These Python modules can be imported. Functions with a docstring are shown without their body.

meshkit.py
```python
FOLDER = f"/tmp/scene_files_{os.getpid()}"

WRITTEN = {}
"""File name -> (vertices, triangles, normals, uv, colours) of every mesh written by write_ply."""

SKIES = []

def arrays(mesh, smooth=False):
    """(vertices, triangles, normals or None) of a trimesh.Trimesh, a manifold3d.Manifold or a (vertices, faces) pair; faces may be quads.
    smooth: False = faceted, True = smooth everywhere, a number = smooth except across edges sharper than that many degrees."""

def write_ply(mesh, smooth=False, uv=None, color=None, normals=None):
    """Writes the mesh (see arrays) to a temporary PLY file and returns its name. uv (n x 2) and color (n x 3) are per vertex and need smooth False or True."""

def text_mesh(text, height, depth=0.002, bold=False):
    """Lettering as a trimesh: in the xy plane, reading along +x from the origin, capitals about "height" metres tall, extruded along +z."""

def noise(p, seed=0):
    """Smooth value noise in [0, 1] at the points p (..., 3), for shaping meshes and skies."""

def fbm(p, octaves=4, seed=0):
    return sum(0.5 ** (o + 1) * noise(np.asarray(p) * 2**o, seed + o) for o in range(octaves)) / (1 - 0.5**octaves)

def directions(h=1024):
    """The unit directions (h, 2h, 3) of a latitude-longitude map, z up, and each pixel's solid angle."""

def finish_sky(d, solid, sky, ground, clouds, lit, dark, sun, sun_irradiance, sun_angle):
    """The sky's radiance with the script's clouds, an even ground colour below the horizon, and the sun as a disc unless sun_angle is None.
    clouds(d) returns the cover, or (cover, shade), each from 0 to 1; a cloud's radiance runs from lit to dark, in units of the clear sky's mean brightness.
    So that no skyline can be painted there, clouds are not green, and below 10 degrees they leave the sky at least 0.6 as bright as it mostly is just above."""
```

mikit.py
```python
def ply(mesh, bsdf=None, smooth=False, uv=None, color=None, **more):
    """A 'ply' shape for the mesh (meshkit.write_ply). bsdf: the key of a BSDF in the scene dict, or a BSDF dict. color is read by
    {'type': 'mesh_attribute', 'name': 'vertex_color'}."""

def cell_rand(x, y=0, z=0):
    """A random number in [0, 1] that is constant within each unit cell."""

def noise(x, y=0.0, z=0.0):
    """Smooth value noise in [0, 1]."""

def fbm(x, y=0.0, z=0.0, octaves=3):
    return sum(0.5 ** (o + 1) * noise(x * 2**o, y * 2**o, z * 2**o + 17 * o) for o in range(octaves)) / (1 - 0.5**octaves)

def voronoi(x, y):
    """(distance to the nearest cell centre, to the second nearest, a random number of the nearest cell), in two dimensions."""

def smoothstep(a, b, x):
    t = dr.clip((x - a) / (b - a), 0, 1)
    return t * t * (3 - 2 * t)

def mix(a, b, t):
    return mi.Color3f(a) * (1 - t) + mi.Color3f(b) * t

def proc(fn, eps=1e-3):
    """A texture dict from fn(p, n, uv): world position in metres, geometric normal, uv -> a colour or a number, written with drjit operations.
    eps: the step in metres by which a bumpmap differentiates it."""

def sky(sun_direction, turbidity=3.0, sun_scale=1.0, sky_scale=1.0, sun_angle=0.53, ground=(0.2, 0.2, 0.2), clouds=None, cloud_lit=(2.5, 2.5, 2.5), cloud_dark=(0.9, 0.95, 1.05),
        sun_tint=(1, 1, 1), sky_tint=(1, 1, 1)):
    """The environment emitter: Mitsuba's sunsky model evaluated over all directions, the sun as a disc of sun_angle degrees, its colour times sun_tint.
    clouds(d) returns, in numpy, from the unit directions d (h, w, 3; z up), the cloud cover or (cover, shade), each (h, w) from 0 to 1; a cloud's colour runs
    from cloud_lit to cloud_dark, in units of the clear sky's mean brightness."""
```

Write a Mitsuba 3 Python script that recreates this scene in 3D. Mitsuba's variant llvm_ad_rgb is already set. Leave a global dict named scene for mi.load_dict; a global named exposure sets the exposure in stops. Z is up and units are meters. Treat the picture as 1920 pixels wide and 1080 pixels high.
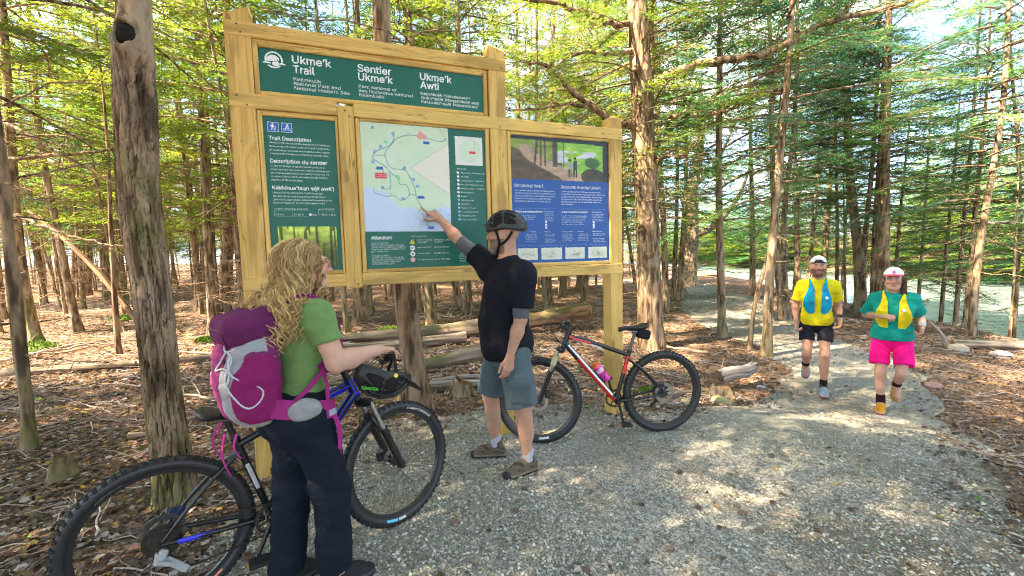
import math, random
import numpy as np, trimesh, drjit as dr, mitsuba as mi
import mikit, meshkit
from mikit import noise, fbm, voronoi, cell_rand, smoothstep, mix
from shapely import Polygon, LineString, Point, box as sbox, union_all
from shapely import affinity

# ------------------------------------------------------------------ camera, sky, exposure
scene, labels = {}, {}
T4 = mi.ScalarTransform4f
CAM_H, PITCH, ROLL, FPX = 1.6223, 0.07639, -0.0263, 809.24
_f = np.array([0, math.cos(PITCH), -math.sin(PITCH)])
_u0 = np.array([0, math.sin(PITCH), math.cos(PITCH)]); _r0 = np.array([1.0, 0, 0])
_up = _u0 * math.cos(ROLL) - _r0 * math.sin(ROLL)
scene['camera'] = {'type': 'perspective', 'fov': math.degrees(2 * math.atan(960 / FPX)), 'fov_axis': 'x', 'near_clip': 0.05, 'far_clip': 2000.0,
    'to_world': T4().look_at(origin=[0, 0, CAM_H], target=[0.0, float(_f[1]), CAM_H + float(_f[2])], up=_up.tolist())}
SUN = (-0.80, -0.36, 1.0)
scene['sky'] = mikit.sky(SUN, turbidity=3, sun_tint=(1.0, 0.96, 0.9), sky_tint=(1.06, 1.0, 0.96), ground=(0.12, 0.11, 0.08),
    clouds=lambda d: np.clip((meshkit.fbm(d * [3, 3, 7], 4, 5) - 0.47) * 5, 0, 1), cloud_lit=(1.5, 1.5, 1.56), cloud_dark=(1.0, 1.0, 1.1))
exposure = 4.6

# ------------------------------------------------------------------ materials
def rgb(c): return {'type': 'rgb', 'value': list(map(float, c))}
VC = {'type': 'mesh_attribute', 'name': 'vertex_color'}
def principled(**k): return {'type': 'twosided', 'bsdf': {'type': 'principled', **k}}
scene['m_matte'] = principled(base_color=VC, roughness=0.8, specular=0.3)
scene['m_skin'] = {'type': 'bumpmap', 'scale': 0.0016, 'tex': mikit.proc(lambda p, n, uv: fbm(p.x * 160, p.y * 160, p.z * 160, 2), 0.002), 'bsdf': principled(base_color=VC, roughness=0.55, specular=0.35)}
scene['m_cloth'] = principled(base_color=VC, roughness=0.9, specular=0.15, sheen=0.3)
scene['m_gloss'] = principled(base_color=VC, roughness=0.28, specular=0.5, clearcoat=0.6, clearcoat_gloss=0.9)
scene['m_satin'] = principled(base_color=VC, roughness=0.45, specular=0.5)
scene['m_metal'] = principled(base_color=VC, roughness=0.3, metallic=0.95)
scene['m_leaf'] = {'type': 'principledthin', 'base_color': VC, 'roughness': 0.55, 'diff_trans': 1.1, 'spec_trans': 0.0, 'eta': 1.4}
scene['m_lens'] = {'type': 'thindielectric'}
scene['m_water'] = {'type': 'bumpmap', 'scale': 0.05, 'tex': mikit.proc(lambda p, n, uv: fbm(p.x * 2.2, p.y * 5.0, 0.0, 3), 0.02),
    'bsdf': principled(base_color=rgb((0.13, 0.165, 0.16)), roughness=0.1, specular=0.8)}

def wood_tex(p, n, uv):
    # uv: metres along the board, and 10 x the board's number + metres across it
    k = dr.floor(uv.y / 10); t = uv.y - k * 10; s = uv.x
    d = p.y * 4 + p.x * 1.5
    b1, b2, w = voronoi(s * 2.6 + k * 17.3, t * 7 + k * 5.1)
    bend = (1 - smoothstep(0.0, 0.5, b1)) * 0.5 * dr.select(w > 0.5, 1.0, 0.0)
    g = fbm(s * 1.6 + k * 31.0, t * 26 + k * 7, d * 0.3, 3)
    ring = dr.sin(g * 16 + bend * 14 + t * 60)
    fine = fbm(s * 5, t * 260, d, 2)
    knot = (1 - smoothstep(0.06, 0.17, b1)) * dr.select(w > 0.66, 1.0, 0.0) * (0.5 + 0.5 * cell_rand(w * 99, 2, 1))
    crack = fbm(s * 0.7 + k * 5, t * 34 + k, d * 0.2, 2)
    blot = smoothstep(0.5, 0.75, fbm(s * 2.2 + k * 3.7, t * 9, k, 3))
    c = mix((0.78, 0.51, 0.165), (0.60, 0.365, 0.10), 0.5 + 0.35 * ring)
    c = mix(c, (0.72, 0.51, 0.16), cell_rand(k * 91, 3, 1) * 0.9)
    c = c * (0.8 + 0.4 * fine) * (1 - 0.55 * (1 - smoothstep(0.0, 0.012, dr.abs(crack - 0.62))))
    c = mix(c, (0.33, 0.20, 0.065), blot * 0.6)
    return mix(c, (0.20, 0.11, 0.04), knot * 0.75)
scene['m_wood'] = principled(base_color=mikit.proc(wood_tex), roughness=0.7, specular=0.25)

def bark_tex(p, n, uv):
    # uv.x: tone of the tree (0 grey-brown .. 1 red-brown), uv.y: moss
    r = fbm(p.x * 22, p.y * 22, p.z * 3.5, 3)
    r2 = fbm(p.x * 60, p.y * 60, p.z * 16, 2)
    big = fbm(p.x * 2.5, p.y * 2.5, p.z * 1.4 + 9, 3)
    c = mix((0.20, 0.145, 0.09), (0.38, 0.285, 0.19), smoothstep(0.35, 0.68, r * 0.7 + r2 * 0.3))
    c = mix(c, mix((0.17, 0.095, 0.05), (0.31, 0.20, 0.125), smoothstep(0.35, 0.7, r)), uv.x * 0.75)
    c = mix(c, (0.36, 0.33, 0.27), smoothstep(0.60, 0.76, big) * 0.5 * (1 - uv.x))
    c = c * (0.45 + 0.55 * smoothstep(0.30, 0.52, r))
    return mix(c, (0.13, 0.15, 0.035), dr.clip(uv.y * smoothstep(0.25, 0.6, fbm(p.x * 7, p.y * 7, p.z * 5, 2)), 0, 1))
scene['m_bark'] = {'type': 'bumpmap', 'scale': 0.02, 'tex': mikit.proc(lambda p, n, uv: fbm(p.x * 22, p.y * 22, p.z * 3.5, 3), 0.004),
    'bsdf': principled(base_color=mikit.proc(bark_tex), roughness=0.9, specular=0.2)}

def floor_tex(p, n, uv):
    a, b, w = voronoi(p.x * 16, p.y * 16)
    a2, b2, w2 = voronoi(p.x * 34 + 3, p.y * 29)
    big = fbm(p.x * 0.5, p.y * 0.5, 1.0, 3)
    f = fbm(p.x * 6, p.y * 6, 0.0, 3)
    c = mix((0.13, 0.08, 0.046), (0.32, 0.21, 0.14), w)
    c = mix(c, mix((0.08, 0.045, 0.025), (0.36, 0.24, 0.16), w2), 0.5)
    c = mix(c, (0.085, 0.045, 0.028), smoothstep(0.5, 0.72, f) * 0.6)
    c = mix(c, (0.36, 0.23, 0.165), smoothstep(0.5, 0.75, big) * 0.35)
    return c * (0.5 + 0.5 * smoothstep(0.0, 0.12, b - a))
scene['m_floor'] = {'type': 'bumpmap', 'scale': 0.03, 'tex': mikit.proc(lambda p, n, uv: voronoi(p.x * 16, p.y * 16)[0] * 0.6 + fbm(p.x * 9, p.y * 9, 0.0, 2), 0.006),
    'bsdf': principled(base_color=mikit.proc(floor_tex), roughness=0.95, specular=0.15)}
def gravel_tex(p, n, uv):
    a, b, w = voronoi(p.x * 46, p.y * 46)
    a2, b2, w2 = voronoi(p.x * 95 + 7, p.y * 95)
    f = fbm(p.x * 1.1, p.y * 1.1, 4.0, 3)
    c = mix((0.15, 0.146, 0.125), (0.66, 0.64, 0.56), w)
    c = mix(c, mix((0.12, 0.117, 0.10), (0.58, 0.565, 0.49), w2), 0.4)
    c = mix(c, (0.28, 0.235, 0.175), smoothstep(0.42, 0.7, f) * 0.75)
    c = mix(c, (0.25, 0.255, 0.18), smoothstep(0.5, 0.7, fbm(p.x * 0.8 + 9, p.y * 0.8, 2.0, 3)) * 0.4)
    return c * (0.4 + 0.6 * smoothstep(0.0, 0.2, b - a))
scene['m_gravel'] = {'type': 'bumpmap', 'scale': 0.012, 'tex': mikit.proc(lambda p, n, uv: dr.sqrt(smoothstep(0.0, 0.5, voronoi(p.x * 46, p.y * 46)[1] - voronoi(p.x * 46, p.y * 46)[0])), 0.003),
    'bsdf': principled(base_color=mikit.proc(gravel_tex), roughness=0.9, specular=0.2)}
scene['m_fabric'] = {'type': 'bumpmap', 'scale': 0.006, 'tex': mikit.proc(lambda p, n, uv: fbm(p.x * 38, p.y * 38, p.z * 55, 3), 0.004), 'bsdf': principled(base_color=VC, roughness=0.85, specular=0.2, sheen=0.2)}

# ------------------------------------------------------------------ mesh helpers
A = lambda *x: np.array(x, float)
def nrm(v): v = np.asarray(v, float); return v / (np.linalg.norm(v) + 1e-12)
def lerp(a, b, t): return np.asarray(a, float) * (1 - t) + np.asarray(b, float) * t
def sstep(a, b, x): t = np.clip((np.asarray(x, float) - a) / (b - a), 0, 1); return t * t * (3 - 2 * t)
def VF(m):
    if hasattr(m, 'vertices'): return np.asarray(m.vertices, float), np.asarray(m.faces, int)
    v, f = np.asarray(m[0], float), np.asarray(m[1], int)
    if len(f) and f.shape[1] == 4: f = np.vstack([f[:, [0, 1, 2]], f[:, [0, 2, 3]]])
    return v, f
def cat(ms):
    vs, fs, at = [], [], 0
    for m in ms:
        v, f = VF(m)
        if len(f): vs.append(v); fs.append(f + at); at += len(v)
    return np.vstack(vs), np.vstack(fs)
def put(key, m, mat, col=None, smooth=35, uv=None, **kw):
    """One entry of the scene. col: one colour, a colour per vertex, or a function of the vertices."""
    v, f = VF(m)
    if smooth not in (True, False):
        s = trimesh.graph.smooth_shade(trimesh.Trimesh(v, f, process=False), angle=math.radians(smooth), facet_minarea=None)
        v, f = np.array(s.vertices), np.array(s.faces); smooth = True
    if callable(uv): uv = uv(v)
    elif uv is not None and np.ndim(uv) == 1: uv = np.tile(uv, (len(v), 1))
    if callable(col): col = col(v)
    elif col is not None and np.ndim(col) == 1: col = np.tile(col, (len(v), 1))
    scene[key] = mikit.ply((v, f), mat, smooth, uv=uv, color=col, **kw)
    return key
def tag(key, label=None, cat_=None, group=None, kind=None):
    labels[key] = {k: x for k, x in (('label', label), ('category', cat_), ('group', group), ('kind', kind)) if x}
_num = {}
def numbered(name):
    n = _num.get(name, 0); _num[name] = n + 1
    return name if n == 0 else f'{name}_{n:03d}'

def box(sx, sy, sz, bev=0.0):
    if bev <= 0:
        return VF(trimesh.creation.box((sx, sy, sz)))
    x, y, z = sx / 2, sy / 2, sz / 2; b = min(bev, x * .9, y * .9, z * .9)
    pts = [[i * (x - (0 if a == 0 else b)), j * (y - (0 if a == 1 else b)), k * (z - (0 if a == 2 else b))] for a in range(3) for i in (-1, 1) for j in (-1, 1) for k in (-1, 1)]
    return VF(trimesh.convex.convex_hull(np.array(pts)))
def xf(m, M=None, t=None):
    v, f = VF(m)
    if M is not None: v = v @ np.asarray(M, float).T
    if t is not None: v = v + np.asarray(t, float)
    return v, f
def rotz(a): c, s = math.cos(a), math.sin(a); return np.array([[c, -s, 0], [s, c, 0], [0, 0, 1.0]])
def axis_rot(ax, a):
    ax = nrm(ax); K = np.array([[0, -ax[2], ax[1]], [ax[2], 0, -ax[0]], [-ax[1], ax[0], 0]])
    return np.eye(3) + math.sin(a) * K + (1 - math.cos(a)) * K @ K
def frames(p):
    t = np.gradient(p, axis=0); t /= np.linalg.norm(t, axis=1, keepdims=True) + 1e-12
    a = np.zeros_like(p); u = np.array([0, 0, 1.0]) if abs(t[0, 2]) < .9 else np.array([1.0, 0, 0])
    for i in range(len(p)):
        u = u - t[i] * np.dot(u, t[i]); u /= np.linalg.norm(u) + 1e-12; a[i] = u
    return t, a, np.cross(t, a)
def tube(pts, r, sides=8, caps=True, squash=None):
    p = np.asarray(pts, float); n = len(p); r = np.broadcast_to(r, (n,))
    t, a, b = frames(p); ang = np.arange(sides) * 2 * np.pi / sides
    s1 = 1.0 if squash is None else squash
    v = (p[:, None] + r[:, None, None] * (np.cos(ang)[None, :, None] * a[:, None] + s1 * np.sin(ang)[None, :, None] * b[:, None])).reshape(-1, 3)
    i, j = np.meshgrid(np.arange(n - 1), np.arange(sides), indexing='ij')
    q = np.stack([i * sides + j, i * sides + (j + 1) % sides, (i + 1) * sides + (j + 1) % sides, (i + 1) * sides + j], -1).reshape(-1, 4)
    f = np.vstack([q[:, [0, 1, 2]], q[:, [0, 2, 3]]])
    if caps:
        k = len(v); v = np.vstack([v, p[:1], p[-1:]])
        j = np.arange(sides); e = (n - 1) * sides
        f = np.vstack([f, np.stack([(j + 1) % sides, j, j * 0 + k], 1), np.stack([e + j, e + (j + 1) % sides, j * 0 + k + 1], 1)])
    return v, f
def spline(pts, n):
    p = np.asarray(pts, float)
    if len(p) == 2: return p[0] + (p[1] - p[0]) * np.linspace(0, 1, n)[:, None]
    from scipy.interpolate import CubicSpline
    d = np.r_[0, np.cumsum(np.linalg.norm(np.diff(p, axis=0), axis=1) ** .6)]
    return CubicSpline(d, p, bc_type='natural')(np.linspace(0, d[-1], n))
def lathe(prof, n=24):
    """prof: (r, z) rows, about z."""
    p = np.asarray(prof, float); a = np.arange(n) * 2 * np.pi / n
    v = np.stack([p[:, None, 0] * np.cos(a), p[:, None, 0] * np.sin(a), np.broadcast_to(p[:, None, 1], (len(p), n))], -1).reshape(-1, 3)
    i, j = np.meshgrid(np.arange(len(p) - 1), np.arange(n), indexing='ij')
    q = np.stack([i * n + j, i * n + (j + 1) % n, (i + 1) * n + (j + 1) % n, (i + 1) * n + j], -1).reshape(-1, 4)
    return VF((v, q))
def align(d, up=(0, 0, 1)):
    """Rotation whose z axis is d."""
    z = nrm(d); x = np.cross(up, z)
    if np.linalg.norm(x) < 1e-6: x = np.cross((1, 0, 0), z)
    x = nrm(x); return np.stack([x, np.cross(z, x), z], 1)
def rod(a, b, r, sides=10, r2=None): return tube([a, b], [r, r if r2 is None else r2], sides)
def extrude(poly, h, z0=0.0):
    geoms = [g for g in getattr(poly, 'geoms', [poly]) if g.geom_type == 'Polygon' and g.area > 1e-9]
    m = cat([trimesh.creation.extrude_polygon(g, h, engine='earcut') for g in geoms])
    return m[0] + [0, 0, z0], m[1]
def ribbon(pts, w): return LineString(pts).buffer(w / 2, quad_segs=2, cap_style='flat')

# ------------------------------------------------------------------ signed distance bodies (surface nets)
def rc(P, a, b, ra, rb):
    a, b = np.asarray(a, float), np.asarray(b, float); d = b - a; L = d @ d + 1e-12
    t = np.clip(((P - a) @ d) / L, 0, 1)
    return np.linalg.norm(P - a - t[:, None] * d, axis=1) - (ra + (rb - ra) * t)
def ell(P, c, r, R=None):
    q = P - np.asarray(c, float)
    if R is not None: q = q @ R
    r = np.asarray(r, float); k0 = np.linalg.norm(q / r, axis=1); k1 = np.linalg.norm(q / (r * r), axis=1)
    return k0 * (k0 - 1) / (k1 + 1e-9)
def rbox(P, c, half, rad, R=None):
    q = P - np.asarray(c, float)
    if R is not None: q = q @ R
    q = np.abs(q) - (np.asarray(half, float) - rad)
    return np.linalg.norm(np.maximum(q, 0), axis=1) + np.minimum(q.max(1), 0) - rad
def smin(a, b, k): h = np.maximum(k - np.abs(a - b), 0) / k; return np.minimum(a, b) - h * h * k * .25
def smax(a, b, k): return -smin(-a, -b, k)
def sdf_mesh(fn, lo, hi, h, coarse=6):
    lo, hi = np.asarray(lo, float), np.asarray(hi, float)
    n = (np.ceil((hi - lo) / (h * coarse)).astype(int) + 1) * coarse
    cn = n // coarse
    g = np.stack(np.meshgrid(*[(np.arange(k) + .5) * coarse for k in cn], indexing='ij'), -1).reshape(-1, 3)
    dc = fn(lo + g * h).reshape(cn)
    near = np.abs(dc) < h * coarse * 1.25
    D = np.repeat(np.repeat(np.repeat(np.where(dc > 0, 1., -1.), coarse, 0), coarse, 1), coarse, 2)
    idx = np.argwhere(near)
    off = np.stack(np.meshgrid(*[np.arange(coarse)] * 3, indexing='ij'), -1).reshape(-1, 3)
    q = (idx[:, None] * coarse + off).reshape(-1, 3)
    vals = np.concatenate([fn(lo + c * h) for c in np.array_split(q, max(1, len(q) // 5184 + 1))])
    D[q[:, 0], q[:, 1], q[:, 2]] = vals
    s = D < 0
    c8 = [s[a:s.shape[0] - 1 + a, b:s.shape[1] - 1 + b, c:s.shape[2] - 1 + c] for a in (0, 1) for b in (0, 1) for c in (0, 1)]
    cnt = sum(x.astype(np.int8) for x in c8)
    cells = np.argwhere((cnt > 0) & (cnt < 8))
    cid = np.full(cnt.shape, -1, int); cid[tuple(cells.T)] = np.arange(len(cells))
    acc, num = np.zeros((len(cells), 3)), np.zeros(len(cells))
    cor = np.array([[a, b, c] for a in (0, 1) for b in (0, 1) for c in (0, 1)])
    for i in range(8):
        for j in range(i + 1, 8):
            if np.abs(cor[i] - cor[j]).sum() != 1: continue
            da, db = D[tuple((cells + cor[i]).T)], D[tuple((cells + cor[j]).T)]
            m = (da < 0) != (db < 0); t = np.where(m, da / np.where(m, da - db, 1), 0)
            acc += np.where(m[:, None], cor[i] + t[:, None] * (cor[j] - cor[i]), 0); num += m
    V = lo + (cells + acc / np.maximum(num, 1)[:, None]) * h
    F = []
    for ax in range(3):
        o1, o2 = np.eye(3, dtype=int)[(ax + 1) % 3], np.eye(3, dtype=int)[(ax + 2) % 3]; e = np.eye(3, dtype=int)[ax]
        s0 = s[tuple(slice(0, k - 1) if a == ax else slice(1, k - 1) for a, k in enumerate(s.shape))]
        s1 = s[tuple(slice(1, k) if a == ax else slice(1, k - 1) for a, k in enumerate(s.shape))]
        pos = np.argwhere(s0 != s1)
        if not len(pos): continue
        inside = s0[tuple(pos.T)]
        pos = pos + (o1 + o2)
        q = np.stack([cid[tuple((pos - o1 - o2).T)], cid[tuple((pos - o2).T)], cid[tuple(pos.T)], cid[tuple((pos - o1).T)]], 1)
        q = np.where(inside[:, None], q, q[:, ::-1]); F.append(q)
    F = np.vstack(F); F = F[(F >= 0).all(1)]
    return VF((V, F))
# ------------------------------------------------------------------ terrain, path, water
def drop(x, y):
    q = 0.45 * x + 0.9 * y
    return 0.27 * sstep(4.3, 6.2, q) * sstep(-0.5, 2.0, x)
SHORE = np.array([[9.4, -40], [9.2, 2], [10.1, 6.5], [10.5, 8.1], [10.8, 8.9], [11.2, 10.6], [11.4, 12], [12.2, 14.9], [12.9, 17], [13.5, 20.5], [15.1, 26], [16.5, 32], [19, 45], [21, 70], [21, 140]])
def shore_x(y): return np.interp(y, SHORE[:, 1], SHORE[:, 0])
def terrain(x, y, fine=True):
    x, y = np.asarray(x, float), np.asarray(y, float)
    z = -drop(x, y)
    d = x - shore_x(y)
    z = z - 1.0 * sstep(-0.9, 1.4, d) - 1.0 * sstep(1, 6, d)
    far = np.hypot(x, y)
    z = z + (meshkit.fbm(np.stack([x * .35, y * .35, x * 0], -1), 3, 3) - .5) * .5 * sstep(7, 22, far) * (1 - sstep(-3, 0, d))
    # left forest falls gently away far off
    return z
PATH_L = np.array([[-1.1, -6], [-1.1, 0], [-1.45, 1.4], [-1.68, 2.2], [-1.82, 2.92], [-1.55, 3.8], [-1.2, 4.2], [-.48, 4.36], [.53, 4.42], [1.16, 4.36], [2.12, 4.6], [3.2, 5.37], [3.9, 6.0], [4.3, 6.7], [4.5, 7.4], [4.7, 8.5], [4.65, 9.36], [4.75, 10.65], [5.3, 13.2], [6.7, 16.9], [8.28, 20.2], [8.9, 23], [8.4, 26], [6.5, 29.5], [3.5, 33]])
PATH_R = np.array([[3.6, -6], [3.4, 0], [3.05, 1.6], [3.05, 2.48], [3.55, 3.15], [4.68, 4.47], [5.46, 5.5], [6.15, 6.8], [6.5, 8.24], [6.85, 9.66], [7.25, 11.2], [7.93, 13.3], [8.72, 15.4], [9.7, 18.4], [10.4, 22], [10.2, 26], [8.6, 30.5], [5, 35]])
_rng = np.random.default_rng(4)
def rough(line, amp, step=.06, seed=0):
    p = spline(line, 400); d = np.r_[0, np.cumsum(np.linalg.norm(np.diff(p, axis=0), axis=1))]
    s = np.arange(0, d[-1], step); q = np.stack([np.interp(s, d, p[:, 0]), np.interp(s, d, p[:, 1])], 1)
    t = np.gradient(q, axis=0); t /= np.linalg.norm(t, axis=1, keepdims=True)
    n = meshkit.fbm(np.stack([s * 1.3, s * 0, s * 0], 1), 3, seed) - .5
    return q + np.stack([-t[:, 1], t[:, 0]], 1) * (n * amp)[:, None]
_pl, _pr = rough(PATH_L, .34, seed=1), rough(PATH_R, .45, seed=2)
PATH = Polygon(np.vstack([_pl, _pr[::-1]])).buffer(0)
import shapely
shapely.prepare(PATH)
def on_path(x, y): return shapely.contains_xy(PATH, x, y)

def grid(xs, ys, zf):
    X, Y = np.meshgrid(xs, ys, indexing='ij'); v = np.stack([X, Y, zf(X, Y)], -1).reshape(-1, 3)
    ny = len(ys); i, j = np.meshgrid(np.arange(len(xs) - 1), np.arange(ny - 1), indexing='ij')
    q = np.stack([i * ny + j, (i + 1) * ny + j, (i + 1) * ny + j + 1, i * ny + j + 1], -1).reshape(-1, 4)
    return VF((v, q))
_gx = np.r_[np.linspace(-400, -32, 16), np.arange(-30, 24, .3), np.linspace(25, 400, 16)]
_gy = np.r_[np.linspace(-120, -14, 8), np.arange(-12, 50, .3), np.linspace(52, 500, 16)]
_bump = lambda X, Y: (meshkit.fbm(np.stack([X * 1.3, Y * 1.3, X * 0], -1), 4, 8) - .5) * .09 * (1 - on_path(X.ravel(), Y.ravel()).reshape(X.shape)) * (1 - sstep(25, 40, np.hypot(X, Y)))
put('ground', grid(_gx, _gy, lambda X, Y: terrain(X, Y) + _bump(X, Y) - .012), 'm_floor', smooth=True)
tag('ground', 'brown forest floor strewn with dead leaves and sticks', kind='structure')
# the path: fine triangles inside the outline, draped on the terrain
def drape(poly, step, lift):
    x0, y0, x1, y1 = poly.bounds
    gx, gy = np.meshgrid(np.arange(x0, x1, step), np.arange(y0, y1, step), indexing='ij')
    gx = gx + (np.arange(gx.shape[1]) % 2) * step / 2
    m = shapely.contains_xy(poly.buffer(-step * .4), gx, gy)
    ring = np.array(poly.simplify(.01).exterior.coords)[:-1]
    P = np.vstack([np.stack([gx[m], gy[m]], 1), ring])
    from scipy.spatial import Delaunay
    tri = Delaunay(P).simplices; c = P[tri].mean(1); tri = tri[shapely.contains_xy(poly, c[:, 0], c[:, 1])]
    e1, e2 = P[tri[:, 1]] - P[tri[:, 0]], P[tri[:, 2]] - P[tri[:, 0]]
    flip = e1[:, 0] * e2[:, 1] - e1[:, 1] * e2[:, 0] < 0; tri[flip] = tri[flip][:, ::-1]
    z = terrain(P[:, 0], P[:, 1]) + lift(P)
    return np.column_stack([P, z]), tri
put('gravel_path', drape(PATH, .14, lambda P: .006 + (meshkit.fbm(np.column_stack([P * 1.2, P[:, :1] * 0]), 3, 2) - .5) * .022), 'm_gravel', smooth=True)
tag('gravel_path', 'grey crushed gravel path curving away between the trees', kind='structure')
WATER_Z = -1.15
_w = np.array([[4.0, -60, WATER_Z], [300, -60, WATER_Z], [300, 400, WATER_Z], [4.0, 400, WATER_Z]])
put('water', (_w, [[0, 1, 2, 3]]), 'm_water', smooth=False)
tag('water', 'bright calm lake water beyond the trees on the right', kind='structure')

def gz(x, y): return float(terrain(x, y))
# pebbles lying on the near path
def scatter_mesh(bases, pos, scale, yaw, pick, tilt=None, squash=None):
    """Copies of base meshes (variants) at pos with a scale, a yaw and a tilt each."""
    vs, fs, at = [], [], 0
    for k, (bv, bf) in enumerate(bases):
        m = np.where(pick == k)[0]
        if not len(m): continue
        c, s = np.cos(yaw[m]), np.sin(yaw[m])
        v = bv[None] * (scale[m][:, None, None] if scale.ndim == 1 else scale[m][:, None, :])
        if tilt is not None:
            ct, st = np.cos(tilt[m])[:, None], np.sin(tilt[m])[:, None]
            v = np.stack([v[..., 0], v[..., 1] * ct - v[..., 2] * st, v[..., 1] * st + v[..., 2] * ct], -1)
        v = np.stack([v[..., 0] * c[:, None] - v[..., 1] * s[:, None], v[..., 0] * s[:, None] + v[..., 1] * c[:, None], v[..., 2]], -1) + pos[m][:, None]
        vs.append(v.reshape(-1, 3)); fs.append((bf[None] + (np.arange(len(m)) * len(bv))[:, None, None]).reshape(-1, 3) + at); at += len(m) * len(bv)
    return np.vstack(vs), np.vstack(fs)
def per_copy(bases, pick, cols):
    return np.vstack([np.repeat(cols[pick == k], len(b[0]), 0) for k, b in enumerate(bases) if (pick == k).any()])
def pebble(seed):
    r = np.random.default_rng(seed); p = r.normal(size=(11, 3)); p /= np.linalg.norm(p, axis=1, keepdims=True)
    p *= r.uniform(.75, 1.1, (11, 1)) * [1, .8, .55]
    return VF(trimesh.convex.convex_hull(p))
_peb = [pebble(s) for s in range(10)]
r = np.random.default_rng(7)
N = 120000
_y = 0.35 + 8.5 * r.random(N) ** 1.35; _x = _y * r.uniform(-1.25, 1.25, N) + r.normal(0, .2, N)
_m = on_path(_x, _y) | (shapely.contains_xy(PATH.buffer(.35), _x, _y) & (r.random(N) < .3))
_x, _y = _x[_m], _y[_m]; N = len(_x)
_s = .0058 + .0075 * r.random(N) ** 1.4 + np.where(r.random(N) < .04, .011 * r.random(N), 0)
_pk = r.integers(0, 10, N)
_t = r.random(N)
_c = (np.array([.15, .146, .125]) + np.outer(_t ** 1.3, [.56, .545, .48])) * (1 + r.normal(0, .05, (N, 3)))
_warm = r.random(N) < .12; _c[_warm] = _c[_warm] * [1.1, .9, .7]
put('gravel', scatter_mesh(_peb, np.column_stack([_x, _y, terrain(_x, _y) + .006 + _s * .1]), _s, r.uniform(0, 6.3, N), _pk), 'm_matte', per_copy(_peb, _pk, np.clip(_c, .03, .8)), smooth=False)
tag('gravel', 'loose grey crushed stones lying on the path', kind='stuff')
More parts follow.
